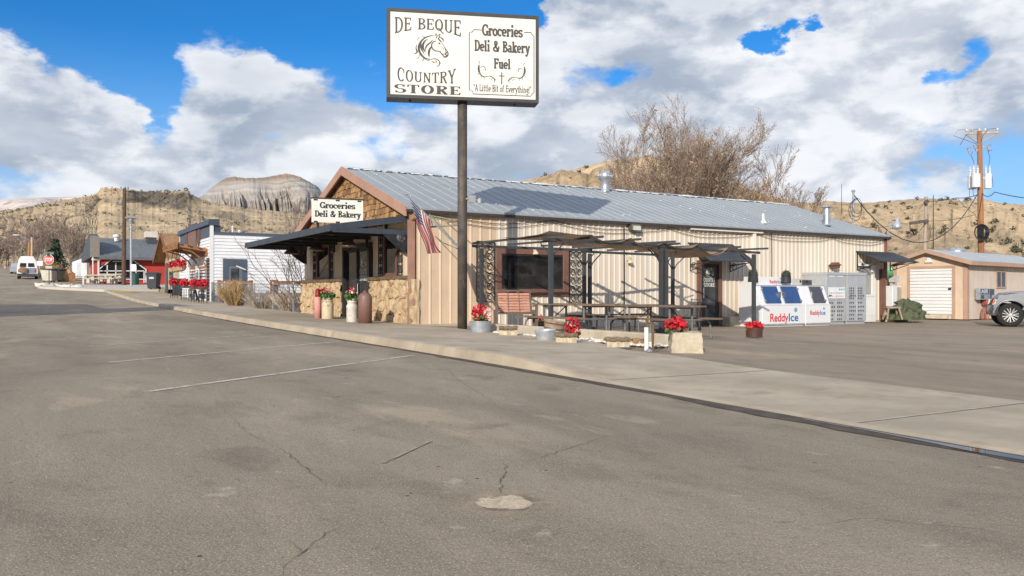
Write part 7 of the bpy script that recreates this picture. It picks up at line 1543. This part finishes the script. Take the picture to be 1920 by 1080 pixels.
p = at_d(1470, 580, 62); bare_tree('small bare tree at the right end of the store roof', p.x, p.y, 0, 9.6, .7, 8, 3, bark, elmt, 3, (12, 9, 8), .4, dryleaf, r0=.09, minr=.014)
p = at_d(1415, 580, 55); bare_tree('rust-brown bushy sapling growing between the two bare trees', p.x, p.y, 0, 7.6, .8, 31, 6, M('rust_bark', (.25, .13, .07), .9, .2, 3), M('rust_twig', (.30, .165, .09), .9, .2, 3), 3, (8, 7, 5), .4, dryleaf, r0=.08, minr=.016)
for k, (px, D_, H_, lb) in enumerate(((1195, 60, 7.6, 'low tan thicket on the left under the leaning bare tree'), (1270, 58, 7.2, 'low tan thicket directly under the large bare tree'), (1350, 60, 7.0, 'low tan thicket under the right side of the large bare tree'))):
    p = at_d(px, 580, D_); bare_tree(lb, p.x, p.y, 0, H_, .9, 40+k, 8, elmt, elmt, 3, (8, 6, 5), .5, elml, r0=.06, minr=.017, cat='thicket', nm='thicket')
p = at_d(562, 560, 72); bare_tree('thin bare poplar rising behind the white shop roof', p.x, p.y, g(p.y), 7.6, .5, 12, 2, bark3, bark3, 3, (14, 8, 6), 0, None, r0=.10, up=.9, minr=.014)
p = at_d(596, 560, 78); bare_tree('bare poplar partly hidden behind the Groceries sign', p.x, p.y, g(p.y), 7.2, .5, 13, 2, bark3, bark3, 3, (13, 8, 6), 0, None, r0=.10, up=.9, minr=.014)
p = at_d(585, 588, 31.2); bare_tree('slender bare shrub tree bending over at the store corner', 9.25, 31.0, g(31), 3.0, .75, 3, 6, M('dark_stem', (.09, .065, .05), .9, .2, 4), None, 2, (7, 5), 0, None, r0=.030, lean=(-.35, .55), minr=.008, cat='shrub')
far = [(12, 170, 470, 15.5), (40, 165, 462, 13), (68, 150, 452, 14), (86, 175, 445, 15), (28, 200, 440, 17), (110, 180, 440, 15), (134, 128, 447, 11.5), (60, 210, 430, 17), (98, 205, 432, 16), (150, 140, 455, 10), (3, 150, 482, 11), (122, 160, 440, 13)]
LB = ['bare brown tree above the small pole at the left edge', 'bare grey-brown tree just left of the wooden lamp post', 'bare tree directly behind the white van', 'bare tree behind the stop sign and the dark pine', 'tall far bare tree highest on the left rise', 'bare tree right of the dark pine, farther up the street', 'pale fan-shaped bare tree left of the red building gable', 'far bare tree behind the lamp post top', 'far bare tree crown above the pine tip', 'small bare tree touching the red building gable', 'dark low bare tree cut by the left picture edge', 'bare tree between the pine and the pale fan-shaped tree']
for k, (px, D_, ytop, hh) in enumerate(far):
    p = at_d(px, 520, D_); zz = g(p.y)-.3; H_ = at_d(px, ytop-18, D_).z-zz
    bare_tree(LB[k], p.x, p.y, zz, H_, .75, 60+k, 4, bark2 if k in (6, 9) else bark3, M('warm_twig', (.27, .20, .155), .9, .2, 1) if k % 2 else bark3, 3, (9, 7, 5), 0, None, r0=.14, minr=.035, group='bare trees up the street')
def pine(label, px, D_, ytop, w, seed):
    p = at_d(px, 520, D_); zz = g(p.y)-.2; H_ = at_d(px, ytop, D_).z-zz; r2 = random.Random(seed); o = thing('pine_tree', label, 'pine', (p.x, p.y, zz)); mb = MB(); mb.tube([(p.x, p.y, zz), (p.x, p.y, zz+H_*.97)], [.2, .04], 7); obj('trunk', mb, bark, o, world=True); mb = MB()
    for i in range(520):
        f = r2.random()**.8; z = zz+.6+(H_-.6)*f; rr = w*(1-f)**.85*(.30+.70*r2.random())*(1+.25*math.sin(f*23)); a = r2.uniform(0, 6.28)
        mb.clump((p.x+rr*math.cos(a), p.y+rr*math.sin(a), z-.25*rr), (.30, .30, .16), 4, .30, r2)
    obj('needles', mb, M('pine_needle', (.035, .055, .03), .85, .35, 2, island=.5), o, world=True)
pine('dark green pine tree behind the stop sign', 104, 112, 449, 1.9, 4)

# ------------------------------------------------------------------ the small stone shop with a timber gable
SX, SY0, SY1 = 9.2, 57.6, 63.6; sb = g(60)+.02
ss = thing('stone_shop', 'little stone-fronted shop with brown timber gable beyond the white shop', 'shop', (SX, SY0, sb))
zt_, zr_ = sb+2.6, sb+4.05; ym = (SY0+SY1)/2
mb = MB(); mb.box(SX, SY0, sb-.6, SX+7, SY1, zt_); obj('wall', mb, M('shop_stone', (.40, .34, .26), .9, .28, 2.2, col2=(.25, .22, .18), mask=(.5, .62), bump=.5, bscale=8), ss, world=True)
mb = MB(); mb.prism([(SX, SY0, zt_), (SX, SY1, zt_), (SX, ym, zr_)], (.1, 0, 0)); 
for k in range(24): y = SY0+.15+(SY1-SY0-.3)*k/23; zz = zt_+(zr_-zt_)*(1-abs(y-ym)/(SY1-SY0)*2); mb.box(SX-.03, y-.11, zt_, SX-.002, y+.1, max(zt_+.05, zz-.03))
obj('timber_gable', mb, M('gable_timber', (.32, .15, .06), .75, .2, 3, island=.25), ss, world=True)
mb = MB()
for ya, s in ((SY0-.5, 1), (SY1+.5, -1)): za = zt_-.30; mb.hexa([(SX-.7, ya, za), (SX+7, ya, za), (SX+7, ym, zr_+.02), (SX-.7, ym, zr_+.02), (SX-.7, ya, za+.10), (SX+7, ya, za+.10), (SX+7, ym, zr_+.12), (SX-.7, ym, zr_+.12)])
obj('roof', mb, M('wood_shake', (.30, .17, .08), .85, .25, 4, bump=.5, bscale=12), ss, world=True)
mb = MB()
for ya in (SY0-.5, SY1+.5): za = zt_-.30; mb.hexa([(SX-.76, ya, za-.15), (SX-.7, ya, za-.15), (SX-.7, ym, zr_-.1), (SX-.76, ym, zr_-.1), (SX-.76, ya, za+.12), (SX-.7, ya, za+.12), (SX-.7, ym, zr_+.14), (SX-.76, ym, zr_+.14)])
obj('fascia', mb, M('fascia_brown', (.20, .085, .04), .7, .15, 3), ss, world=True)
mb = MB(); mb.box(SX-.05, ym-1.2, sb+.5, SX-.0, ym+.9, sb+2.4); fr_ = obj('window', mb, M('pale_green_frame', (.45, .48, .38), .7, .1, 3), ss, world=True); mb = MB(); mb.box(SX-.07, ym-1.0, sb+.65, SX-.052, ym+.7, sb+2.25); obj('pane', mb, glass2, fr_, world=True)
mb = MB(); mb.box(SX-.06, SY1-1.4, sb, SX, SY1-.5, sb+2.2); obj('door', mb, darkg, ss, world=True)
mb = MB(); mb.box(SX+.2, SY0-1.45, sb-.5, SX+2.6, SY0-.1, sb+3.8); mb.box(SX+.1, SY0-1.5, sb+3.8, SX+2.7, SY0-.08, sb+3.95); nb_ = thing('olive_building', 'narrow olive building seen between white shop and stone shop', 'building', (SX, SY0-1, sb)); obj('wall', mb, M('olive_wall', (.36, .36, .22), .8, .1, 2), nb_, world=True)
mb = MB(); mb.box(SX+.14, SY0-1.0, sb+2.3, SX+.198, SY0-.45, sb+3.5); obj('window', mb, glass, nb_, world=True)
def bin_(label, x, y, z, m, h=1.15, w=.62, rz=0):
    o = thing('wheelie_bin', label, 'bin', (x, y, z), rz); mb = MB(); s = w/2; mb.hexa([(-s*.8, -s*.8, .06), (s*.8, -s*.8, .06), (s*.8, s*.8, .06), (-s*.8, s*.8, .06), (-s, -s*1.05, h*.9), (s, -s*1.05, h*.9), (s, s*1.1, h*.9), (-s, s*1.1, h*.9)]); mb.box(-s*1.06, -s*1.1, h*.84, s*1.06, s*1.15, h*.9); obj('bin_body', mb, m, o, bevel=.02)
    mb = MB(); mb.hexa([(-s*1.08, -s*1.2, h*.905), (s*1.08, -s*1.2, h*.905), (s*1.08, s*1.2, h*.905), (-s*1.08, s*1.2, h*.905), (-s*.9, -s*.9, h), (s*.9, -s*.9, h), (s*.9, s*1.1, h*.98), (-s*.9, s*1.1, h*.98)]); obj('lid', mb, m, o)
    for q in (-s*.85, s*.85): mb = MB(); mb.tube([(q-.04, s*.75, .11), (q+.04, s*.75, .11)], .11, 12); obj('wheel', mb, rubber, o)
    return o
p = at_d(288, 548.5, 62); o = bin_('large dark grey wheeled bin on the verge by the stone shop', p.x, p.y, g(p.y)+.16, plastic_bin, 1.28, .80, -YAW)
mb = MB(); mb.box(-.16, -.43, .78, .2, -.405, .92); obj('bin_label', mb, M('label_pale', (.45, .47, .50), .5, .1, 3), o)
p = at_x(325, 552, 8.6); bin_('slim dark bin between the stone shop and the white shop', 8.7, 55.3, SW(8.7, 55.3), plastic_bin, 1.1, .55)

# ------------------------------------------------------------------ the red building up the street
BX, BY = 6.9, 95.0; bz = g(95)
rb = thing('red_building', 'red barn-style shop with grey shingle roof and white trimmed windows', 'shop', (BX, BY, bz))
L = lambda px, py, y=BY: at_y(px, py, y)
ze_ = L(200, 482).z; xr = 34.0
mb = MB(); mb.box(BX+.5, BY, bz-.8, xr, BY+13, ze_); obj('wall', mb, redp, rb, world=True)
zr2 = at_y(200, 446, BY+6.0).z
mb = MB(); mb.hexa([(BX+.45, BY-1.0, ze_-.12), (xr+.5, BY-1.0, ze_-.12), (xr+.5, BY+6.5, zr2-.1), (BX+.45, BY+6.5, zr2-.1), (BX+.45, BY-1.0, ze_+.05), (xr+.5, BY-1.0, ze_+.05), (xr+.5, BY+6.5, zr2), (BX+.45, BY+6.5, zr2)]); mb.hexa([(BX+.45, BY+14, ze_-.12), (xr+.5, BY+14, ze_-.12), (xr+.5, BY+6.5, zr2-.1), (BX+.45, BY+6.5, zr2-.1), (BX+.45, BY+14, ze_+.05), (xr+.5, BY+14, ze_+.05), (xr+.5, BY+6.5, zr2), (BX+.45, BY+6.5, zr2)]); obj('shingle_roof', mb, M('grey_shingle', (.13, .145, .15), .9, .25, 3, bump=.4, bscale=10), rb, world=True)
mb = MB(); mb.box(BX+.45, BY-1.03, ze_-.28, xr, BY-.95, ze_-.02); obj('eave_board', mb, M('eave_grey', (.12, .12, .13), .7, .1, 3), rb, world=True)
ztp = at_y(181, 443, BY).z; zlo = at_y(178, 479, BY).z
mb = MB(); mb.prism([(BX-.3, BY-.7, zlo-.2), (BX-.3, BY-.7, ztp-.1), (BX-.3, BY+1.5, ztp+.35), (BX-.3, BY+3, ztp+.2), (BX-.3, BY+13, zlo+.6), (BX-.3, BY+13.6, zlo-.3)], (.75, 0, 0)); obj('false_front', mb, M('slate_siding', (.075, .09, .11), .7, .12, 3), rb, world=True)
mb = MB(); mb.box(BX-.35, BY-.75, zlo-.2, BX+.5, BY-.55, ztp-.0); obj('front_edge', mb, M('weathered_edge', (.22, .19, .16), .8, .15, 4), rb, world=True)
mb = MB(); a = L(176, 520); mb.box(BX+.36, BY-.16, bz, BX+.52, BY+.05, ze_); mb.box(BX-.2, BY-.3, zlo-.5, BX+.6, BY-.1, zlo-.3); obj('corner_board', mb, white, rb, world=True)
gl = MB()
for pa, pb in (((185, 499), (216, 523)), ((232, 499), (270, 523))): a, b = L(*pa), L(*pb); gl.box(a.x, BY-.06, b.z, b.x, BY-.02, a.z)
gl.prism([(L(186, 500).x, BY-.06, L(186, 500).z), (L(211, 487).x, BY-.06, L(211, 487).z), (L(247, 487).x, BY-.06, L(247, 487).z), (L(270, 500).x, BY-.06, L(270, 500).z)], (0, .04, 0)); wd = obj('front_window', gl, glass, rb, world=True)
mb = MB(); P_ = lambda px, py: L(px, py, BY-.08)
for pa, pb in (((184, 506), (211, 485)), ((248, 487), (273, 505)), ((184.5, 506), (184.5, 524)), ((273.5, 504), (273.5, 530)), ((184, 523.5), (273, 523.5)), ((184, 508), (270, 508)), ((201, 497), (201, 523)), ((211, 490), (232, 490)), ((217, 493), (217, 530)), ((231, 493), (231, 523)), ((255, 498), (255, 523)), ((270, 508), (270, 530))): mb.beam(P_(*pa), P_(*pb), .10, .10, (0, 1, 0))
obj('window_trim', mb, white, wd, world=True)
a, b = L(218, 499), L(230, 530); mb = MB(); mb.box(a.x, BY-.1, bz, b.x, BY-.03, a.z); obj('door', mb, frame_dk, rb, world=True)
a, b = at_y(272, 434, BY+5), at_y(294, 446, BY+5); mb = MB(); mb.box(a.x, BY+4.4, b.z, b.x, BY+6, a.z); obj('roof_cooler', mb, M('cooler_beige', (.62, .54, .48), .6, .1, 2), rb, world=True); mb = MB(); mb.box(a.x+.2, BY+4.5, zr2-.6, b.x-.1, BY+5.9, b.z); obj('cooler_stand', mb, darkg, rb, world=True)
p = at_y(218, 444, BY+5); mb = MB(); mb.lathe((p.x, BY+5, p.z-.5), [(.2, 0), (.2, .4), (.35, .5), (.3, .7), (.05, .8)], 10); obj('roof_vent', mb, white, rb, world=True)
# posts, lamps and furniture at that corner
b0, b1 = at_d(232, 536, 72), at_d(233.5, 353, 72); o = thing('utility_pole', 'dark brown utility pole standing before the red building', 'utility pole', (b0.x, b0.y, g(b0.y))); mb = MB(); mb.tube([(b0.x, b0.y, g(b0.y)-.2), b1], [.19, .15], 10); obj('pole', mb, M('creosote', (.10, .06, .04), .85, .2, 3), o, world=True)
mb = MB(); mb.beam(b1-RGT*.35-Vector((0, 0, .15)), b1+RGT*.35-Vector((0, 0, .05)), .1, .1)
for q in (-.32, .05, .3): mb.lathe(b1+RGT*q, [(.05, -.05), (.07, .06), (.03, .16)], 7)
mb.lathe(b1-RGT*.28+Vector((0, 0, -1.45)), [(.16, 0), (.18, .1), (.18, .35), (.08, .45)], 10); obj('line_hardware', mb, M('hardware_grey', (.22, .22, .22), .7, .3, 5), o, world=True)
b0, b1 = at_d(246, 541, 68), at_d(245.5, 410, 68); o = thing('street_lamp', 'silver street lamp with flat head and a small sign near the red building', 'street lamp', (b0.x, b0.y, g(b0.y))); mb = MB(); mb.tube([(b0.x, b0.y, g(b0.y)), b1], [.10, .08], 10); obj('pole', mb, galv_old, o, world=True)
mb = MB(); mb.lathe(b1-Vector((0, 0, .45)), [(.1, 0), (.22, .35), (.22, .5)], 12); mb.box(b1.x-.42, b1.y-.3, b1.z+.02, b1.x+.42, b1.y+.3, b1.z+.12); mb.beam(b1+Vector((0, 0, .06)), b1-RGT*.4+Vector((0, 0, .08)), .15, .08); obj('lamp_head', mb, galv_old, o, world=True)
c = at_d(250, 502, 67.8); mb = MB(); mb.hexa([c-RGT*.22+Vector((0, 0, -.28)), c+RGT*.22+Vector((0, 0, -.28)), c+RGT*.22+FWD*.02+Vector((0, 0, -.28)), c-RGT*.22+FWD*.02+Vector((0, 0, -.28)), c-RGT*.22+Vector((0, 0, .28)), c+RGT*.22+Vector((0, 0, .28)), c+RGT*.22+FWD*.02+Vector((0, 0, .28)), c-RGT*.22+FWD*.02+Vector((0, 0, .28))]); obj('sign_plate', mb, white, o, world=True)
p = at_d(253.5, 534, 80); mb = MB(); mb.lathe((p.x, p.y, g(p.y)), [(.32, 0), (.34, .05), (.36, 1.0), (.38, 1.02), (.25, 1.15)], 14); solo('litter_barrel', 'dark green litter barrel beside the street lamp', 'barrel', mb, M('dark_green_paint', (.02, .07, .055), .5, .15, 4), (p.x, p.y, g(p.y)))
conc2 = M('table_concrete', (.50, .44, .36), .9, .12, 2)
def ctable(label, px, py, D_, s=1.0):
    p = at_d(px, py, D_); z = g(p.y)+.17; o = thing('concrete_table', label, 'table', (p.x, p.y, z), -YAW+.1, 'concrete picnic tables'); mb = MB(); mb.box(-1.2*s, -.4, .70, 1.2*s, .4, .80); obj('tabletop', mb, conc2, o, bevel=.02)
    for y in (-.85, .85): mb = MB(); mb.box(-1.2*s, y-.16, .40, 1.2*s, y+.16, .48); mb.box(-.9*s, y-.12, 0, -.65*s, y+.12, .40); mb.box(.65*s, y-.12, 0, .9*s, y+.12, .40); obj('bench', mb, conc2, o, bevel=.02)
    for x in (-.8, .55): mb = MB(); mb.box(x*s, -.25, 0, (x+.25)*s, .25, .7); obj('leg', mb, conc2, o, bevel=.02)
ctable('concrete picnic table in front of the red building door', 192, 536, 76, 1.15)
p = at_d(205, 535, 82); ctable('concrete picnic table farther back towards the red windows', 212, 532, 84)
def post(label, px, py, D_, h, w, m): p = at_d(px, py, D_); mb = MB(); mb.box(p.x-w/2, p.y-w/2, g(p.y)-.1, p.x+w/2, p.y+w/2, g(p.y)+h); mb.hexa([(p.x-w*.55, p.y-w*.55, g(p.y)+h), (p.x+w*.55, p.y-w*.55, g(p.y)+h), (p.x+w*.55, p.y+w*.55, g(p.y)+h), (p.x-w*.55, p.y+w*.55, g(p.y)+h), (p.x-.02, p.y-.02, g(p.y)+h+.06), (p.x+.02, p.y-.02, g(p.y)+h+.06), (p.x+.02, p.y+.02, g(p.y)+h+.06), (p.x-.02, p.y+.02, g(p.y)+h+.06)]); return solo('wooden_post', label, 'post', mb, m, (p.x, p.y, g(p.y)))
post('thick brown timber block post at the street corner', 135.5, 531, 84, .95, .55, wood); post('thin white post at the corner pavement', 156, 533, 80, 1.1, .14, white); post('tall white post at the red building corner', 174, 529, 84, 2.6, .10, white); post('yellow-brown post beside the red building corner', 168, 531, 82, 1.5, .16, M('tan_post', (.42, .26, .10), .8, .15, 3))
mb = MB(); a, b = at_d(140, 518, 84), at_d(215, 519, 84)
o = thing('pipe_rail', 'dark pipe railing across the front of the red building', 'railing', (a.x, a.y, g(a.y)))
for zz in (0, -.42): mb.tube([a+Vector((0, 0, zz)), b+Vector((0, 0, zz))], .045, 6)
for q in (0, .33, .66, 1): c = a.lerp(b, q); mb.tube([c, (c.x, c.y, g(c.y))], .045, 6)
obj('rails', mb, darkg, o, world=True)
mb = MB(); r2 = random.Random(3)
for _ in range(110):
    q = r2.random(); p = at_d(72+q*82, 541.5, 66+3*r2.random()-2.5*q); s = r2.uniform(.09, .24); mb.blob((p.x, p.y, g(p.y)+.14), (s*1.2, s, s*.8), r2.random()*99, 6, 4, .4)
tag(obj('rubble_edge', mb, M('pale_rubble', (.58, .53, .47), .9, .2, 2, island=.35)), 'row of pale rubble along the edge of the corner pavement', 'rubble', kind='stuff')
# stop sign
p = at_d(92, 537, 65.5); z0 = g(p.y)+.15; st = thing('stop_sign', 'red octagonal stop sign on a thin post with green street plate', 'stop sign', (p.x, p.y, z0)); zc = at_d(92, 486.5, 65.5).z
mb = MB(); mb.tube([(p.x, p.y, z0), (p.x, p.y, zc+.55)], .035, 7); obj('post', mb, darkg, st, world=True)
def octo(r, d, c=(p.x, p.y, zc)):
    mb = MB(); mb.prism([Vector(c)+RGT*(r*math.cos(q))+Vector((0, 0, r*math.sin(q)))-FWD*d for q in [math.pi/8+k*math.pi/4 for k in range(8)]], -FWD*.012); return mb
obj('rim', octo(.42, .03), white, st, world=True); pl = obj('plate', octo(.385, .043), M('stop_red', (.55, .05, .035), .45, .05, 3), st, world=True)
sans('lettering', 'STOP', white, pl, Vector((p.x, p.y, zc-.14))-FWD*.056, RGT, .28, width=.58, centre=True, thick=.03, off=.003)
mb = MB(); c = Vector((p.x, p.y, zc+.50)); mb.beam(c-RGT*.38, c+RGT*.38, .02, .2, (0, 0, 1)); mb.beam(c+FWD*.3-Vector((0, 0, .12)), c-FWD*.3-Vector((0, 0, .12)), .02, .18); obj('street_plate', mb, M('street_green', (.06, .16, .11), .5, .1, 3), st, world=True)
mb = MB(); c = Vector((p.x, p.y, zc-.62)); mb.beam(c-RGT*.26-FWD*.04, c+RGT*.26-FWD*.04, .02, .2, (0, 0, 1)); obj('lower_plate', mb, M('plate_tan', (.48, .40, .32), .6, .1, 3), st, world=True)
# van, car, dumpsters, sheds
vp = at_d(51, 529, 92); van = thing('camper_van', 'white high-roof camper van seen from behind with a brown spare wheel', 'van', (vp.x, vp.y, g(vp.y)), R(-2))
vw = M('van_white', (.78, .78, .77), .35, .03, 2, dirt=.08)
def loft(mb, secs):                                                     # cross-sections (y, [(x, z)...]) skinned together
    o = len(mb.v); n = len(secs[0][1])
    for y, s in secs: mb.v += [(x, y, z) for x, z in s]
    for i in range(len(secs)-1):
        for k in range(n): k2 = (k+1) % n; mb.face((o+i*n+k, o+i*n+k2, o+(i+1)*n+k2, o+(i+1)*n+k))
    mb.face(range(o, o+n)); mb.face(reversed(range(o+(len(secs)-1)*n, o+len(secs)*n)))
def vsec(w, h, r): return [(-w, .4), (w, .4), (w, 1.05), (w*.97, 1.3), (w*.82, h-.2), (w*.66, h), (-w*.66, h), (-w*.82, h-.2), (-w*.97, 1.3), (-w, 1.05)]
mb = MB(); loft(mb, [(0, vsec(.96, 2.30, 0)), (.1, vsec(1.0, 2.42, 0)), (3.6, vsec(1.0, 2.42, 0)), (4.2, vsec(.98, 2.0, 0)), (4.5, vsec(.96, 1.25, 0)), (5.2, vsec(.9, 1.05, 0))]); mb.box(-.62, .25, 2.41, .62, 2.6, 2.56); obj('body', mb, vw, van, bevel=.03)
mb = MB()
for s in (-1, 1): mb.hexa([(s*.08, -.015, 1.36), (s*.74, -.015, 1.36), (s*.74, .05, 1.36), (s*.08, .05, 1.36), (s*.08, .0, 1.80), (s*.66, .0, 1.80), (s*.66, .06, 1.80), (s*.08, .06, 1.80)])
obj('rear_window', mb, glass, van)
mb = MB(); mb.box(-.99, -.10, .42, .99, .02, .62); mb.box(-.85, -.35, .36, .8, -.05, .42); obj('rear_bumper', mb, darkg, van)
mb = MB(); mb.box(-.0, -.018, .66, .9, -.003, 1.26); obj('rear_panel', mb, M('van_grey', (.22, .25, .30), .4, .08, 3), van)
for s in (-1, 1): mb = MB(); mb.box(s*.80-.07, -.025, .78, s*.80+.07, .0, 1.1); obj('tail_light', mb, M('tail_red', (.35, .02, .02), .3, .1, 3), van)
mb = MB(); mb.lathe((0, 0, 0), [(.1, 0), (.34, .02), (.37, .1), (.37, .2), (.33, .26), (.1, .27)], 20); mb.v = [(-.42+v[0], -.32+v[2], 1.02+v[1]) for v in mb.v]; obj('spare_wheel', mb, M('spare_brown', (.24, .16, .08), .8, .2, 4), van)
for x in (-.84, .84):
    for y in (1.0, 4.3): mb = MB(); mb.tube([(x-.13, y, .36), (x+.13, y, .36)], .36, 18); obj('wheel', mb, rubber, van)
p = at_d(35, 521, 116); car = thing('parked_car', 'small pale car beyond the camper van', 'car', (p.x-.2, p.y, g(p.y)), R(-2)); mb = MB()
def csec(w, h): return [(-w, .3), (w, .3), (w, .75), (w*.9, .85), (w*.78, h), (-w*.78, h), (-w*.9, .85), (-w, .75)]
loft(mb, [(0, csec(.8, .95)), (.3, csec(.88, 1.15)), (1.0, csec(.9, 1.5)), (2.6, csec(.9, 1.5)), (3.4, csec(.88, .95)), (4.4, csec(.8, .8))]); obj('body', mb, M('car_silver', (.45, .47, .50), .3, .05, 3, metal=.4), car, bevel=.03)
mb = MB(); mb.hexa([(-.7, .28, .98), (.7, .28, .98), (.7, .34, .98), (-.7, .34, .98), (-.62, .84, 1.42), (.62, .84, 1.42), (.62, .9, 1.42), (-.62, .9, 1.42)]); obj('window', mb, glass, car)
for x in (-.72, .72):
    for y in (.8, 3.5): mb = MB(); mb.tube([(x-.1, y, .32), (x+.1, y, .32)], .32, 14); obj('wheel', mb, rubber, car)
def dumpster(label, px0, px1, py, D_, m):
    a, b = at_d(px0, py, D_), at_d(px1, py, D_); c = (a+b)/2; w = (b-a).length; o = thing('dumpster', label, 'dumpster', (c.x, c.y, g(c.y)), -YAW); mb = MB(); s = w/2; mb.hexa([(-s*.7, -.6, .12), (s*.9, -.6, .12), (s*.9, .6, .12), (-s*.7, .6, .12), (-s*1.05, -.75, 1.25), (s*1.0, -.75, 1.15), (s*1.0, .75, 1.15), (-s*1.05, .75, 1.25)]); obj('container', mb, m, o)
    mb = MB(); mb.hexa([(-s*1.1, -.8, 1.25), (s*1.05, -.8, 1.15), (s*1.05, .8, 1.15), (-s*1.1, .8, 1.25), (-s*1.1, -.8, 1.34), (s*1.05, -.8, 1.22), (s*1.05, .8, 1.34), (-s*1.1, .8, 1.45)]); obj('lid', mb, M('lid_black', (.03, .03, .032), .6, .2, 4), o)
    for x in (-s*.6, s*.75): mb = MB(); mb.tube([(x-.06, -.5, .08), (x+.06, -.5, .08)], .09, 8); obj('wheel', mb, rubber, o)
dumpster('cream slanted dumpster behind the stop sign post', 83, 104, 528, 85, M('dumpster_cream', (.52, .50, .40), .7, .1, 3, dirt=.25)); dumpster('grey green dumpster right of the cream dumpster', 104, 117, 527, 86, M('dumpster_green', (.20, .24, .19), .7, .1, 3, dirt=.2))
p = at_d(124, 526, 87); mb = MB(); mb.blob((p.x, p.y, g(p.y)+.5), (.82, .82, .82), 4, 14, 9, .1); solo('hay_bale', 'round straw-coloured hay bale next to the dumpsters', 'hay bale', mb, M('hay', (.42, .28, .12), .95, .25, 6, bump=.6, bscale=20), (p.x, p.y, g(p.y)))
a = at_d(149, 526, 104); hs_ = thing('lean_to_shed', 'small white lean-to shed left of the red building', 'shed', (a.x, a.y, g(a.y)), -YAW); h1, h2 = 2.0, 2.7; mb = MB(); mb.prism([(-.9, 0, 0), (.9, 0, 0), (.9, 0, h2), (-.9, 0, h1)], (0, 2.5, 0)); obj('wall', mb, white, hs_); mb = MB(); mb.hexa([(-1.1, -.15, h1-.05), (1.0, -.15, h2+.02), (1.0, 2.6, h2+.02), (-1.1, 2.6, h1-.05), (-1.1, -.15, h1+.05), (1.0, -.15, h2+.14), (1.0, 2.6, h2+.14), (-1.1, 2.6, h1+.05)]); obj('roof', mb, darkg, hs_)
mb = MB(); mb.box(-.35, -.03, .1, .15, -.003, 1.9); obj('door', mb, M('door_greyish', (.45, .46, .5), .6, .1, 3), hs_); mb = MB(); mb.box(.35, -.05, 1.0, .8, -.003, 2.2); obj('notice_board', mb, M('notice_grey', (.55, .55, .52), .6, .25, 9), hs_)
b0, b1 = at_d(59.5, 500, 108), at_d(60, 445, 108); o = thing('street_light', 'pale wooden pole with a long street light arm behind the van', 'street light', (b0.x, b0.y, g(b0.y))); mb = MB(); mb.tube([(b0.x, b0.y, g(b0.y)-.2), b1], [.17, .13], 9); obj('pole', mb, M('pale_pole', (.50, .36, .22), .85, .12, 3), o, world=True)
mb = MB(); e = at_d(31, 441, 107); mb.tube([at_d(59, 452, 108), at_d(45, 446, 107.5), e], .05, 6); obj('lamp_arm', mb, galv, o, world=True); mb = MB(); mb.blob(tuple(e), (.45, .25, .12), 2, 8, 6, 0); obj('lamp_head', mb, M('lamp_pale', (.6, .58, .54), .4, .05, 3), o, world=True)
b0, b1 = at_d(54, 500, 118), at_d(55, 455, 118); mb = MB(); mb.tube([(b0.x, b0.y, g(b0.y)-.2), b1], [.2, .17], 9); solo('utility_pole', 'orange-brown bare pole just left of the street light pole', 'utility pole', mb, M('orange_pole', (.34, .17, .07), .85, .15, 3), (b0.x, b0.y, g(b0.y)))
b0, b1 = at_d(10, 497, 150), at_d(10, 465, 150); mb = MB(); mb.tube([(b0.x, b0.y, g(b0.y)-.2), b1], [.2, .17], 8); solo('utility_pole', 'small distant tan pole at the left edge of the street', 'utility pole', mb, MATS['pale_pole'], (b0.x, b0.y, g(b0.y)))
c = at_d(74, 494, 100); mb = MB(); mb.hexa([c-RGT*.38+Vector((0, 0, -.28)), c+RGT*.38+Vector((0, 0, -.28)), c+RGT*.38+FWD*.05+Vector((0, 0, -.28)), c-RGT*.38+FWD*.05+Vector((0, 0, -.28)), c-RGT*.38+Vector((0, 0, .28)), c+RGT*.38+Vector((0, 0, .28)), c+RGT*.38+FWD*.05+Vector((0, 0, .28)), c-RGT*.38+FWD*.05+Vector((0, 0, .28))]); o = thing('road_sign', 'blank white sign plate between the van and the stop sign', 'sign', (c.x, c.y, g(c.y))); obj('sign_plate', mb, white, o, world=True); mb = MB(); mb.tube([(c.x, c.y, g(c.y)), c], .04, 6); obj('post', mb, galv, o, world=True)
for px, D_, h, m, lb in ((70, 99, 1.1, 1, 'dark scrubby bush left of the stop sign'), (100, 104, 1.6, 0, 'tan dry bush behind the dumpsters'), (84, 103, 2.2, 0, 'dry bush with pale stems right behind the stop sign post')):
    p = at_d(px, 525, D_); twig_shrub(lb, p.x, p.y, h, h*1.3, 130, straw if m == 0 else greytw, px, kids=3, r0=.03)

# ------------------------------------------------------------------ across the street, out of the picture: an added block, shaped to cast shade on the far roadway
ob = thing('shadow_block', 'low flat-roofed brick block across the street', 'building', (-12, 30, g(30))); mb = MB(); mb.box(-20, 24.6, -.5, -7, 36, 5.2); mb.box(-7.4, 24.6, 5.2, -7.02, 28.4, 7.2); obj('wall', mb, M('shadow_block_brick', (.30, .16, .11), .9, .15, 2), ob, world=True)
mb = MB(); mb.box(-20.1, 28.4, 5.2, -6.9, 36.1, 5.45); obj('cornice', mb, concrete, ob, world=True)
for y in (25.2, 29, 32.6): mb = MB(); mb.box(-7.0, y, 1.0, -6.95, y+2.8, 3.4); obj('window', mb, glass, ob, world=True)
